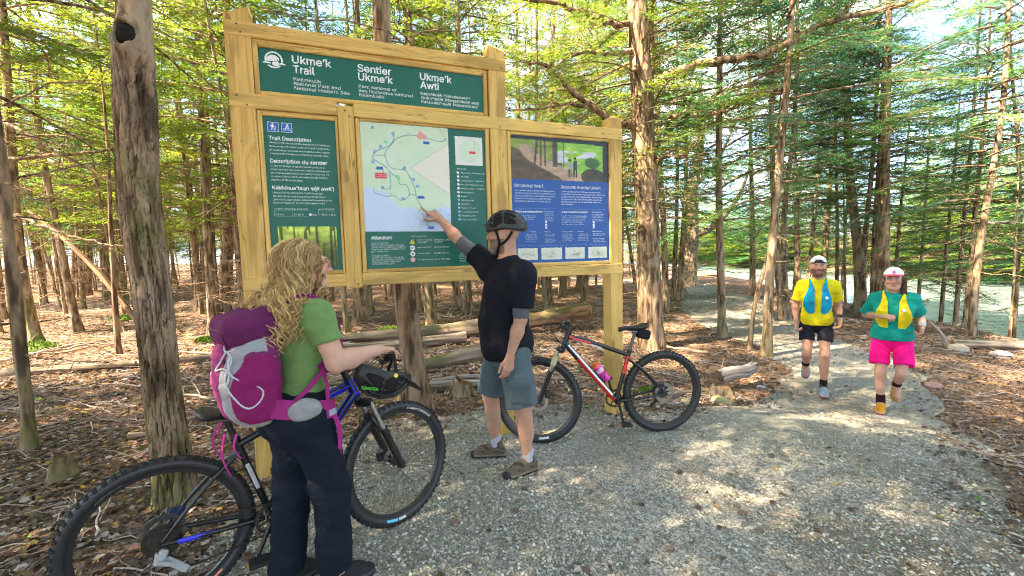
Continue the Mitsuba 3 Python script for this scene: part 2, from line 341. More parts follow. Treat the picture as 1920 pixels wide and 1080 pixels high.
# ------------------------------------------------------------------ trailhead sign
SGN_O, SGN_YAW = A(-1.926, 3.0818, 0), 0.37079
SU, SN = A(math.cos(SGN_YAW), math.sin(SGN_YAW), 0), A(math.sin(SGN_YAW), -math.cos(SGN_YAW), 0)
def S(u, v, w=0.0): return SGN_O + SU * u + SN * w + A(0, 0, v)
def to_sign(m):
    """mesh in (u, v, w) -> world"""
    v, f = VF(m); return SGN_O + v[:, :1] * SU + v[:, 2:3] * SN + v[:, 1:2] * A(0, 0, 1), f
_board = [0]
def board(name, u0, u1, v0, v1, w0, w1, bev=.004, top=None):
    b = box(u1 - u0, v1 - v0, w1 - w0, bev); v = b[0] + [(u0 + u1) / 2, (v0 + v1) / 2, (w0 + w1) / 2]
    if top is not None:
        m = v[:, 1] > (v0 + v1) / 2; v[m, 1] += np.interp(v[m, 0], [u0, u1], top)
    _board[0] += 1; k = _board[0] * 10.0
    long = 0 if u1 - u0 > v1 - v0 else 1
    s = trimesh.graph.smooth_shade(trimesh.Trimesh(v, b[1], process=False), angle=.35, facet_minarea=None)
    vv = np.array(s.vertices)
    return put(numbered('trailhead_sign__' + name), to_sign((vv, np.array(s.faces))), 'm_wood', smooth=True, uv=np.column_stack([vv[:, long], k + vv[:, 1 - long]]))
tag('trailhead_sign', 'big yellow timber trailhead sign with green and blue information panels', 'sign')
# posts, rails, mullion
board('post', 0, .16, -.3, 3.36, -.14, 0, .006, top=(-.04, .04))
board('post', 1.905, 2.055, -.3, 3.375, -.14, 0, .006, top=(.02, -.02))
board('post', 3.105, 3.243, -.3, 2.905, -.14, 0, .006)
board('rail', 0.002, 2.06, 3.185, 3.283, -.036, .005)
board('rail', 0.002, .696, 2.70, 2.80, -.036, .005)
board('rail', .812, 3.245, 2.70, 2.80, -.036, .005)
board('rail', 0.002, .696, 1.415, 1.509, -.036, .005)
board('rail', .812, 3.245, 1.415, 1.509, -.036, .005)
board('mullion', .697, .811, 1.40, 2.775, -.036, .009)
for u0, u1, v0, v1 in ((.195, 1.856, 2.831, 3.133), (.195, .676, 1.544, 2.662), (.851, 1.862, 1.541, 2.681), (2.092, 3.103, 1.545, 2.672)):
    lo_u = {.195: .162, .851: .813, 2.092: 2.057}[u0]; hi_u = {1.856: 1.903, .676: .695, 1.862: 1.903, 3.103: 3.103 + .002}[u1]
    t = .032
    hi_u = min(hi_u, u1 + t); lo_u2 = max(lo_u, u0 - t)
    lo_v, hi_v = (2.802, 3.183) if v0 > 2.8 else (1.511, 2.698)
    lo_v2, hi_v2 = max(lo_v, v0 - t), min(hi_v, v1 + t)
    board('moulding', lo_u2, u0, lo_v2, hi_v2, -.03, -.004, .006)
    board('moulding', u1, max(hi_u, u1 + .004), lo_v2, hi_v2, -.03, -.004, .006)
    board('moulding', u0 + .001, u1 - .001, v1, hi_v2, -.03, -.005, .006)
    board('moulding', u0 + .001, u1 - .001, lo_v2, v0, -.03, -.005, .006)
    if lo_u < lo_u2 - .01: board('filler_strip', lo_u, lo_u2 - .001, lo_v, hi_v, -.034, -.012, .003)
    if hi_v - hi_v2 > .004: board('filler_strip', lo_u2, hi_u, hi_v2 + .001, hi_v, -.034, -.012, .003)
    if lo_v2 - lo_v > .004: board('filler_strip', lo_u2, hi_u, lo_v, lo_v2 - .001, -.034, -.012, .003)
board('backing_board', .165, 1.90, 2.81, 3.18, -.06, -.037, 0); board('backing_board', .165, 3.10, 1.515, 2.695, -.06, -.037, 0)
# carriage bolts
for u, v in ((.08, 3.26), (.10, 3.21), (.05, 2.78), (.11, 2.72), (2.02, 3.21), (1.99, 2.72), (3.21, 2.72), (3.2, 1.49), (.75, 2.74), (.78, 2.70), (.75, 1.46), (.78, 1.43)):
    put(numbered('trailhead_sign__bolt'), to_sign(xf(lathe([(0, .004), (.004, .0035), (.006, .001), (.006, 0)], 10), None, [u, v, .005 if not .7 < u < .8 else .009])), 'm_metal', (.12, .11, .1))
PW = -.022
GREEN, BLUE, WHITE = (.006, .125, .088), (.010, .085, .34), (.80, .83, .84)
def plate(key, u0, u1, v0, v1, col, w=PW, th=.006, mat='m_satin', smooth=35):
    return put(key, to_sign(xf(box(u1 - u0, v1 - v0, th), None, [(u0 + u1) / 2, (v0 + v1) / 2, w - th / 2])), mat, col, smooth)
hp = 'trailhead_sign__header_panel'
def prints(key, items):
    """Flat print of one panel: (shapely polygon, colour, layer)"""
    ms, cs = [], []
    for poly, col, lay in items:
        if poly.is_empty: continue
        m = extrude(poly, .0006, PW + .0003 + .0006 * lay)
        ms.append(m); cs.append(np.tile(col, (len(m[0]), 1)))
    put(key, to_sign(cat(ms)), 'm_satin', np.vstack(cs), smooth=False); tag(key, kind='stuff')
_txt = {}
def text_at(txt, u, v, w, cap, bold=False):
    k = (txt, bold)
    if k not in _txt: _txt[k] = VF(meshkit.text_mesh(txt, 1.0, 0.02, bold))
    m = _txt[k]; x0, x1 = m[0][:, 0].min(), m[0][:, 0].max()
    return m[0] * [w / (x1 - x0), cap, 0.03] + [u - x0 * w / (x1 - x0), v, PW + .0008], m[1]
def letters(key, rows, col=WHITE, bold=False):
    if not key.startswith(hp): tag(key, kind='stuff')
    put(key, to_sign(cat([text_at(*r, bold) for r in rows])), 'm_satin', col, smooth=False)
# header
hp = 'trailhead_sign__header_panel'
plate(hp, .195, 1.856, 2.831, 3.133, GREEN); tag(hp, 'green header panel with three trail names in white')
for t in ([("Ukme’k", .409, 3.054, .264, .053), ('Trail', .414, 2.985, .142, .053)], [('Sentier', .858, 3.051, .25, .053), ("Ukme’k", .859, 2.987, .257, .053)], [("Ukme’k", 1.33, 3.046, .258, .053), ('Awti', 1.33, 2.98, .151, .053)]):
    letters(numbered(hp + '__title_lettering'), t, bold=True)
for t in ([('Kejimkujik', .412, 2.931, .185), ('National Park and', .413, 2.899, .317), ('National Historic Site', .413, 2.867, .38)], [('Parc national et', .86, 2.931, .281), ('lieu historique national', .86, 2.899, .409), ('Kejimkujik', .86, 2.867, .185)], [("Kejimkujik Kanataewe’l", 1.33, 2.928, .413), ("Anko’tasik Maqamikew aqq", 1.331, 2.896, .487), ("Keknuite’tasik Maqamikew", 1.332, 2.864, .474)]):
    letters(numbered(hp + '__small_lettering'), [(*x, .0225) for x in t])
ring = Point(.292, 3.059).buffer(.058).difference(Point(.292, 3.059).buffer(.047))
ring = ring.difference(sbox(.2, 2.99, .4, 3.032).difference(Point(.292, 3.0).buffer(.022)))
low = Point(.292, 3.059).buffer(.058).intersection(sbox(.2, 2.99, .4, 3.022)).difference(Point(.292, 3.062).buffer(.05))
body = affinity.rotate(affinity.scale(Point(.29, 3.068).buffer(.035), 1.05, .68), -8).union(affinity.scale(Point(.262, 3.062).buffer(.018), 1.1, .9)).union(affinity.scale(Point(.303, 3.034).buffer(.021), 1.1, .8))
cut = ribbon([(.285, 3.045), (.31, 3.052), (.322, 3.064)], .004).union(ribbon([(.262, 3.046), (.288, 3.048)], .004))
wave = Polygon([(.218, 3.036), (.243, 3.048), (.25, 3.042), (.272, 3.039), (.272, 3.032), (.23, 3.031)]).union(Polygon([(.368, 3.034), (.345, 3.046), (.336, 3.04), (.32, 3.036), (.322, 3.03), (.36, 3.029)]))
prints(hp + '__emblem', [(union_all([ring, low, wave]), WHITE, 0), (body.difference(cut), WHITE, 1)])
# left panel
lp = 'trailhead_sign__trail_description_panel'
plate(lp, .195, .676, 1.544, 2.662, GREEN); tag(lp, 'tall narrow green panel of trail descriptions with a forest photo at its foot')
letters(lp + '__title_lettering', [('Trail Description', .226, 2.497, .278, .026), ('Description du sentier', .226, 2.335, .38, .026), ("Kekkinua’taqn wjit awti’j", .227, 2.144, .416, .026)], bold=True)
letters(lp + '__small_lettering', [("Ukme’k winds along the forested banks of the Mersey", .228, 2.473, .408, .0108), ("River, an ancient canoe route known to the Mi’kmaq", .227, 2.447, .4, .0108), ("as Oqomkitaq. Continue on the Mersey River trail to", .227, 2.42, .4, .0108), ("connect with the Slapfoot and Merrymakedge trails.", .228, 2.395, .392, .0108),
    ("Le sentier Ukme’k longe les rives boisées de la", .226, 2.307, .358, .0108), ("rivière Mersey, une ancienne route de canotage que", .227, 2.282, .393, .0108), ("les Mi’kmaq appelaient Oqomkitaq. Continuez sur", .226, 2.257, .39, .0108), ("le sentier Mersey River pour rejoindre les sentiers", .226, 2.232, .376, .0108), ("Slapfoot et Merrymakedge.", .226, 2.207, .206, .0108),
    ("Ukme’k Awti pemiaqtek nipukt sapaqtuk", .229, 2.116, .337, .0108), ("Mersey River, amskwes elmiknik Mi’kmaq", .229, 2.09, .352, .0108), ("telui’tmi’tip Oqomkitaq. Siawiaq Oqomkitaq awti’j", .227, 2.065, .398, .0108), ("kiwto’qi “Slapfoot” aq “Merrymakedge” awti’j.", .229, 2.042, .349, .0108)])
letters(lp + '__table_lettering', [('LENGTH · LONGUEUR · DURATION', .234, 1.999, .22, .009), ('ELEVATION', .534, 2.0, .1, .009), ('6.3 km', .238, 1.957, .05, .013), ('1.5-2.0 h', .345, 1.957, .075, .013), ('easy', .475, 1.957, .04, .012), ('35 m', .545, 1.957, .04, .013), ('175 m', .6, 1.957, .045, .013)])
def forest_print(u, v):
    """a printed photograph of a forest interior, as colours over the unit square"""
    st = meshkit.noise(np.stack([u * 30, v * 0.6, u * 0 + 3], -1), 5); y = meshkit.fbm(np.stack([u * 9, v * 12, u * 0], -1), 3, 2)
    c = np.stack([.16 + .5 * y, .25 + .55 * y, .03 + .08 * y], -1) * (.25 + 1.1 * sstep(.35, .95, v))[..., None]
    return np.where((st > .58)[..., None], c * .18 + .01, c)
def photo(key, u0, u1, v0, v1, fn, n=(70, 50)):
    g = grid(np.linspace(0, 1, n[0]), np.linspace(0, 1, n[1]), lambda X, Y: X * 0)
    col = np.clip(fn(g[0][:, 0], g[0][:, 1]), .003, .9)
    put(key, to_sign((np.column_stack([u0 + g[0][:, 0] * (u1 - u0), v0 + g[0][:, 1] * (v1 - v0), np.full(len(g[0]), PW + .0006)]), g[1])), 'm_satin', col, smooth=False)
photo(lp + '__photograph', .245, .644, 1.565, 1.875, forest_print)
def icon_walk(cx, cy, s): return union_all([Point(cx - .05 * s, cy + .36 * s).buffer(.09 * s), ribbon([(cx - .05 * s, cy + .25 * s), (cx - .08 * s, cy - .02 * s)], .17 * s), ribbon([(cx - .08 * s, cy), (cx + .1 * s, cy - .2 * s), (cx + .14 * s, cy - .42 * s)], .09 * s), ribbon([(cx - .1 * s, cy), (cx - .14 * s, cy - .22 * s), (cx - .28 * s, cy - .42 * s)], .09 * s), ribbon([(cx - .05 * s, cy + .2 * s), (cx + .1 * s, cy + .05 * s), (cx + .24 * s, cy + .06 * s)], .07 * s), ribbon([(cx + .24 * s, cy + .16 * s), (cx + .26 * s, cy - .42 * s)], .04 * s), sbox(cx - .28 * s, cy, cx - .15 * s, cy + .25 * s)])
def icon_bike(cx, cy, s):
    w = lambda x: Point(cx + x * s, cy - .22 * s).buffer(.16 * s).difference(Point(cx + x * s, cy - .22 * s).buffer(.11 * s))
    return union_all([w(-.24), w(.24), ribbon([(cx - .24 * s, cy - .22 * s), (cx - .08 * s, cy - .02 * s), (cx + .2 * s, cy), (cx + .24 * s, cy - .22 * s)], .05 * s), ribbon([(cx - .1 * s, cy + .05 * s), (cx + .06 * s, cy - .05 * s), (cx, cy - .22 * s)], .08 * s), ribbon([(cx - .1 * s, cy + .06 * s), (cx + .03 * s, cy + .26 * s), (cx + .22 * s, cy + .1 * s)], .1 * s), Point(cx + .1 * s, cy + .36 * s).buffer(.08 * s)])
def sq(x0, x1, y0, y1): return sbox(x0, y0, x1, y1)
prints(lp + '__pictograms', [(sq(.223, .296, 2.554, 2.622), WHITE, 0), (sq(.226, .293, 2.557, 2.619), (.02, .13, .52), 1), (icon_walk(.26, 2.588, .058), WHITE, 2), (sq(.312, .382, 2.555, 2.622), WHITE, 0), (sq(.315, .379, 2.558, 2.619), (.02, .13, .52), 1), (icon_bike(.347, 2.589, .058), WHITE, 2)])
prints(lp + '__table_rules', [(sq(.228, .232, 1.952, 1.99), (.3, .5, .45), 0), (sq(.526, .529, 1.952, 2.005), (.3, .5, .45), 0), (sq(.232, .46, 1.991, 1.9925), (.3, .5, .45), 0), (sq(.53, .64, 1.991, 1.9925), (.3, .5, .45), 0), (sq(.46, .475, 1.955, 1.972), WHITE, 0), (sq(.24, .45, 1.948, 1.9495), (.3, .5, .45), 0)])
# map panel
mp = 'trailhead_sign__map_panel'
plate(mp, .851, 1.862, 1.541, 2.681, GREEN); tag(mp, 'large green panel with a pale trail map and its legend')
def map_print(U, V):
    u, v = .851 + U * (1.542 - .851), 1.835 + V * (2.681 - 1.835)
    n = meshkit.fbm(np.stack([u * 9, v * 9, u * 0], -1), 3, 4)
    c = np.array([.60, .74, .55]) + (n[:, None] - .5) * [.14, .06, .14]
    lake = sstep(-.012, .012, (2.11 + .07 * np.sin(u * 9) + (n - .5) * .12) - v - np.maximum(u - 1.24, 0) * .55)
    c = c * (1 - lake[:, None]) + np.array([.55, .66, .84]) * lake[:, None]
    east = sstep(0, .012, np.minimum((u - 1.221) - np.abs(v - 2.345) * np.where(v > 2.345, 1.49, 1.55), 1))
    c = c * (1 - east[:, None]) + np.array([.74, .73, .62]) * east[:, None]
    return c
photo(mp + '__map', .853, 1.542, 1.835, 2.679, map_print, (90, 110))
_ln = {'road': [(1.034, 2.417), (1.03, 2.453), (1.074, 2.505), (1.113, 2.556), (1.176, 2.591), (1.251, 2.603), (1.314, 2.595), (1.39, 2.582), (1.494, 2.57), (1.521, 2.598)], 'road2': [(1.034, 2.417), (1.05, 2.362), (1.091, 2.331), (1.177, 2.325), (1.2, 2.301), (1.229, 2.24), (1.252, 2.177), (1.262, 2.114), (1.291, 2.051), (1.34, 1.988)],
    't1': [(.938, 2.399), (.946, 2.442), (1.001, 2.476), (1.038, 2.496), (1.075, 2.517), (1.102, 2.568), (1.097, 2.598)], 't2': [(.938, 2.399), (.996, 2.366), (1.036, 2.337), (1.059, 2.295), (1.062, 2.233), (1.059, 2.178), (.998, 2.17)], 'shore': [(.93, 2.18), (.943, 2.137), (.996, 2.12), (1.032, 2.109), (1.081, 2.122), (1.117, 2.092), (1.16, 2.087), (1.206, 2.136), (1.196, 2.188), (1.172, 2.213), (1.134, 2.211), (1.124, 2.254), (1.1, 2.272), (1.065, 2.308)],
    'bound': [(1.54, 2.554), (1.221, 2.34), (1.533, 2.144)], 'link': [(.945, 2.43), (1.029, 2.429)], 'link2': [(1.206, 2.136), (1.262, 2.124)], 'top': [(1.472, 2.677), (1.54, 2.554)]}
_it = [(ribbon(spline(p, 40) if len(p) > 3 else p, .0055 if k not in ('bound', 'top') else .003), (.17, .33, .40) if k in ('road', 'road2', 'link', 'link2') else (.10, .28, .45) if k in ('t1', 't2') else (.12, .36, .30) if k == 'shore' else (.4, .45, .36), 1) for k, p in _ln.items()]
for u, v in ((1.0, 2.498), (1.10, 2.605), (.955, 2.46), (.938, 2.375), (1.175, 2.34), (1.275, 2.2), (1.245, 2.255), (1.0, 2.18), (1.155, 2.1), (.945, 2.64)): _it += [(sq(u - .011, u + .011, v - .01, v + .01), (.04, .2, .5), 2), (sq(u - .005, u + .005, v - .004, v + .004), (.7, .8, .9), 3)]
for u, v in ((1.36, 2.55), (.985, 2.33), (1.3, 2.11), (1.37, 1.865)): _it.append((sq(u - .026, u + .026, v - .011, v + .011), (.03, .12, .42), 2))
_it += [(Polygon([(1.28, 2.60), (1.31, 2.645), (1.34, 2.62), (1.37, 2.60), (1.36, 2.575), (1.30, 2.575)]), (.72, .35, .32), 2), (Polygon([(1.10, 2.27), (1.115, 2.25), (1.14, 2.25), (1.13, 2.28), (1.11, 2.285)]), (.25, .6, .35), 2), (Polygon([(1.02, 2.53), (1.05, 2.52), (1.06, 2.54), (1.03, 2.55)]), (.3, .62, .4), 2)]
_it += [(sq(.948, 1.036, 2.251, 2.293), (.62, .03, .04), 3), (Polygon([(1.005, 2.293), (1.013, 2.293), (1.01, 2.325)]), (.62, .03, .04), 3)]
r = np.random.default_rng(3)
for k in range(26):
    u, v = 1.27 + .2 * r.random(), 1.86 + .16 * r.random(); _it.append((ribbon([(u, v), (u + r.normal(0, .03), v + r.normal(0, .025)), (u + r.normal(0, .04), v - .03)], .0025), (.25, .45, .42), 2))
for k in range(14):
    u, v = r.uniform(.87, 1.5), r.uniform(1.86, 2.66); _it.append((sq(u, u + r.uniform(.02, .05), v, v + .004), (.35, .48, .45), 2))
prints(mp + '__map_lines', _it)
letters(mp + '__marker_lettering', [('YOU ARE HERE', .953, 2.276, .078, .009), ('VOUS ÊTES ICI', .953, 2.26, .078, .008)])
scene[mp + '__marker_lettering']['to_world'] = T4().translate((SN * .0016).tolist())
photo(mp + '__locator_map', 1.598, 1.836, 2.388, 2.623, lambda U, V: np.array([.72, .74, .66]) - np.array([.12, .02, .1]) * (np.hypot((U - .55) / .42, (V - .5) / .42) < 1 + .25 * (meshkit.noise(np.stack([U * 5, V * 5, U * 0], -1)) - .5))[:, None], (40, 40))
prints(mp + '__locator_marks', [(sq(1.721, 1.773, 2.484, 2.506), (.7, .06, .08), 1), (sq(1.764, 1.766, 2.506, 2.6), (.2, .3, .3), 1)])
_it = []; r = np.random.default_rng(11)
_leg = ['Visitor centre · Centre d’accueil', 'Parking · Stationnement', 'Campground · Camping', 'Picnic area · Aire de pique-nique', 'Washrooms · Toilettes', 'Boat launch', 'Beach', 'Hiking trail', 'Cycling trail', 'Shared trail · Sentier partagé', 'Portage route', 'Viewpoint', 'You are here']
_rows = [('MAP LEGEND', 1.606, 2.35, .08, .010)]
_lw = [.215, .075, .2, .2, .215, .11, .05, .11, .08, .13, .15, .12, .14]
for k, t in enumerate(_leg):
    v = 2.315 - k * .0325; c = WHITE if k < 7 else (.3, .5, .75)
    _it.append((sq(1.606, 1.624, v, v + .018), c, 0)); _rows.append((t, 1.635, v + .003, _lw[k], .010))
prints(mp + '__legend_symbols', _it)
letters(mp + '__legend_lettering', _rows)
letters(mp + '__title_lettering', [('Attention!', .893, 1.773, .16, .026)], bold=True)
letters(mp + '__warning_lettering', [('PARK REGULATIONS', 1.205, 1.79, .13, .009)] + [(t, .893, 1.739 - i * .0165, w, .010) for i, (t, w) in enumerate((('Abide by the rules', .13), ('Stay on the marked trail and', .25), ('do not feed or approach wildlife', .26), ('Report fires and emergencies to', .255), ('park staff at once.', .13)))] +
    [(t, .893, 1.64 - i * .0165, w, .010) for i, (t, w) in enumerate((('Respectez les règles', .13), ('Restez sur le sentier balisé et', .24), ('ne nourrissez pas la faune', .25), ('Signalez tout incendie', .22), ('au personnel du parc', .17)))] +
    [(t, u, v, w, .010) for t, u, v, w in (('Watch for cyclists', 1.255, 1.76, .12), ('and walkers', 1.255, 1.742, .08), ('Attention aux', 1.39, 1.76, .14), ('cyclistes', 1.39, 1.742, .07), ('Keep dogs on leash', 1.255, 1.70, .11), ('Chiens en laisse', 1.39, 1.70, .13), ('No motor vehicles', 1.255, 1.65, .1), ('Véhicules interdits', 1.39, 1.65, .12), ('No open fires here', 1.255, 1.6, .12), ('Feux interdits', 1.39, 1.6, .13), ('For emergencies', 1.605, 1.66, .1), ('call park dispatch', 1.605, 1.64, .2), ('En cas d’urgence', 1.605, 1.62, .19), ('Kespu’tmek telpi', 1.605, 1.60, .2), ('wasoqitesk', 1.605, 1.58, .15))])
prints(mp + '__warning_symbols', [(Polygon([(1.19, 1.735), (1.235, 1.735), (1.2125, 1.774)]), (.85, .6, .02), 0), (sq(1.2105, 1.2145, 1.744, 1.762), (.02, .02, .02), 1)] + [(Point(1.2125, v).buffer(.02), WHITE, 0) for v in (1.70, 1.652, 1.604)] + [(affinity.scale(Point(1.212, v).buffer(.010), 1, .7), (.03, .08, .07), 1) for v in (1.70, 1.652)] + [(Point(1.2125, 1.604).buffer(.019).difference(Point(1.2125, 1.604).buffer(.014)).union(ribbon([(1.2, 1.616), (1.225, 1.592)], .005)), (.6, .03, .04), 1)])
# blue panel
bp = 'trailhead_sign__introduction_panel'
plate(bp, 2.092, 3.103, 1.545, 2.672, BLUE); tag(bp, 'square blue panel with a printed photograph of two walkers on its upper part')
def walk_print(U, V):
    n = meshkit.fbm(np.stack([U * 14, V * 14, U * 0], -1), 3, 6); m = meshkit.fbm(np.stack([U * 5, V * 5, U * 0], -1), 3, 9)
    c = np.stack([.10 + .35 * n, .33 + .4 * n, .03 + .06 * n], -1)
    lakeb = (V > .42) & (V < .72) & (U > .38) & (U < .86); c = np.where((lakeb & (m > .4))[:, None], np.array([.6, .62, .68]) * (.7 + .5 * n[:, None]), c)
    left = U < .42 - .0 * V; c = np.where((left & (V > .45))[:, None], np.stack([.10 + .25 * n, .15 + .3 * n, .03 + .05 * n], -1), c)
    pathd = U - (.14 + .55 * sstep(.85, .0, V) * (1 - V)); pm = (np.abs(pathd) < .02 + .16 * (1 - V)) & (V < .8)
    slope = (V < .75 - .9 * U) ; c = np.where((slope | ((V < .42) & (U < .5)))[:, None], np.array([.10, .07, .04]) * (.4 + 1.4 * n[:, None]), c)
    c = np.where(pm[:, None], np.array([.45, .32, .22]) * (.6 + .7 * n[:, None]), c)
    for x, w in ((.235, .012), (.29, .01), (.33, .008), (.43, .024), (.52, .006)): c = np.where(((np.abs(U - x - .05 * (V - .5) * (x < .26)) < w) & (V > .32))[:, None], np.array([.09, .07, .04]) * (.5 + n[:, None]), c)
    b = np.hypot((U - .83) / .13, (V - .12) / .2) < 1; c = np.where(b[:, None], np.array([.07, .06, .035]) * (.5 + n[:, None]), c)
    t = np.hypot((U - .82) / .09, (V - .45) / .14) < .6 + n * .8; c = np.where(t[:, None], np.array([.05, .14, .03]) * (.5 + n[:, None]), c)
    for x, h, col in ((.585, .40, (.35, .33, .33)), (.64, .45, (.05, .05, .07))):
        body = (np.abs(U - x) < .022 * (1 - .2 * (V > h))) & (V > .26) & (V < h + .05); leg = (np.abs(np.abs(U - x) - .012) < .008) & (V > .09) & (V <= .28); head = np.hypot((U - x) / .014, (V - h - .1) / .035) < 1
        c = np.where(body[:, None], np.array(col), c); c = np.where((leg | head)[:, None], np.array([.04, .035, .03]), c)
    c = np.where(((U > .935))[:, None], np.array([.03, .035, .035]), c)
    return np.where((V > .93 - .03 * U)[:, None], np.array([.02, .03, .035]), c)
photo(bp + '__photograph', 2.094, 3.101, 2.294, 2.670, walk_print, (120, 64))
letters(bp + '__title_lettering', [('Introducing Ukme’k', 2.121, 2.223, .285, .028), ('Découvrez le sentier Ukme’k', 2.586, 2.223, .425, .028)])
letters(bp + '__subtitle_lettering', [('What to expect along the trail', 2.125, 2.0, .27, .016), ('À quoi s’attendre sur le sentier', 2.588, 2.0, .28, .016)], bold=True)
_E = ['This river trail is named in the Mi’kmaw language for the', 'meandering stretches that it follows. It passes pine and hemlock', 'forest and the rapids where eels were fished for generations.', 'Walk or ride it in an easy loop and watch for turtles,', 'herons and the quiet waters of the lake beyond.']
_F = ['Ce sentier riverain porte un nom mi’kmaw qui évoque ses méandres', 'et ses détours. Il traverse des forêts de pins et de pruches et longe', 'les rapides où l’on pêchait l’anguille depuis des générations.', 'Parcourez-le à pied ou à vélo et guettez les tortues,', 'les hérons et les eaux calmes du lac, plus loin', 'dans la baie.']
letters(bp + '__body_lettering', [(t, 2.122, 2.188 - i * .0235, w, .0105) for i, (t, w) in enumerate(zip(_E, (.4, .41, .405, .36, .35)))] + [(t, 2.586, 2.19 - i * .0235, w, .0105) for i, (t, w) in enumerate(zip(_F, (.42, .475, .45, .44, .42, .12)))])
_rows = [('Trail etiquette', 2.412, 2.004, .09, .011), ('Règles du sentier', 2.916, 2.004, .11, .011), ('Wildlife', 2.269, 1.822, .06, .011), ('History', 2.412, 1.822, .06, .011), ('Paysage culturel', 2.589, 1.822, .11, .011), ('Histoire', 2.757, 1.822, .065, .011), ('Remerciements', 2.92, 1.822, .10, .011)]
_fill = ['rocks and roots may be slippery', 'yield to those on foot', 'ring a bell when passing', 'carry out what you carry in', 'river otters and wood turtles', 'cédez le passage', 'la faune du parc', 'les pierres sont glissantes', 'ancient portage route']
r = np.random.default_rng(5)
for u0, w, v0, n_ in ((2.125, .21, 1.965, 3), (2.412, .105, 1.985, 5), (2.588, .27, 1.968, 6), (2.916, .13, 1.985, 5), (2.22, .13, 1.80, 5), (2.412, .115, 1.80, 2), (2.412, .11, 1.755, 3), (2.589, .125, 1.80, 5), (2.757, .12, 1.80, 5), (2.92, .15, 1.80, 2), (2.92, .15, 1.755, 3)):
    for i in range(n_): _rows.append((_fill[r.integers(len(_fill))], u0, v0 - i * .0155, w * r.uniform(.82, 1), .0085))
letters(bp + '__small_lettering', _rows, (.55, .66, .82))
prints(bp + '__rules', [(sq(2.125, 2.535, 2.035, 2.0365), (.3, .45, .7), 0), (sq(2.588, 3.07, 2.035, 2.0365), (.3, .45, .7), 0), (sq(2.125, 3.075, 1.70, 1.7015), (.3, .45, .7), 0)] + [(sq(u, u + .018, v, v + .018), WHITE, 0) for u in (2.418, 2.922) for v in (1.905, 1.88, 1.855)])
def sketch(s):
    def fn(U, V):
        n = meshkit.fbm(np.stack([U * 12, V * 8, U * 0 + s], -1), 4, s); m = np.exp(-((U - .5) / .3) ** 2 - ((V - .42) / .22) ** 2)
        return np.array([.68, .70, .58]) - np.array([.42, .40, .38]) * (np.clip(n * 2 - .75, 0, 1) * m * 1.6)[:, None]
    return fn
for k, (u0, u1) in enumerate(((2.14, 2.336), (2.372, 2.585), (2.62, 2.828), (2.866, 3.074))): photo(numbered(bp + '__sketch'), u0, u1, 1.572, 1.679, sketch(k), (36, 22))
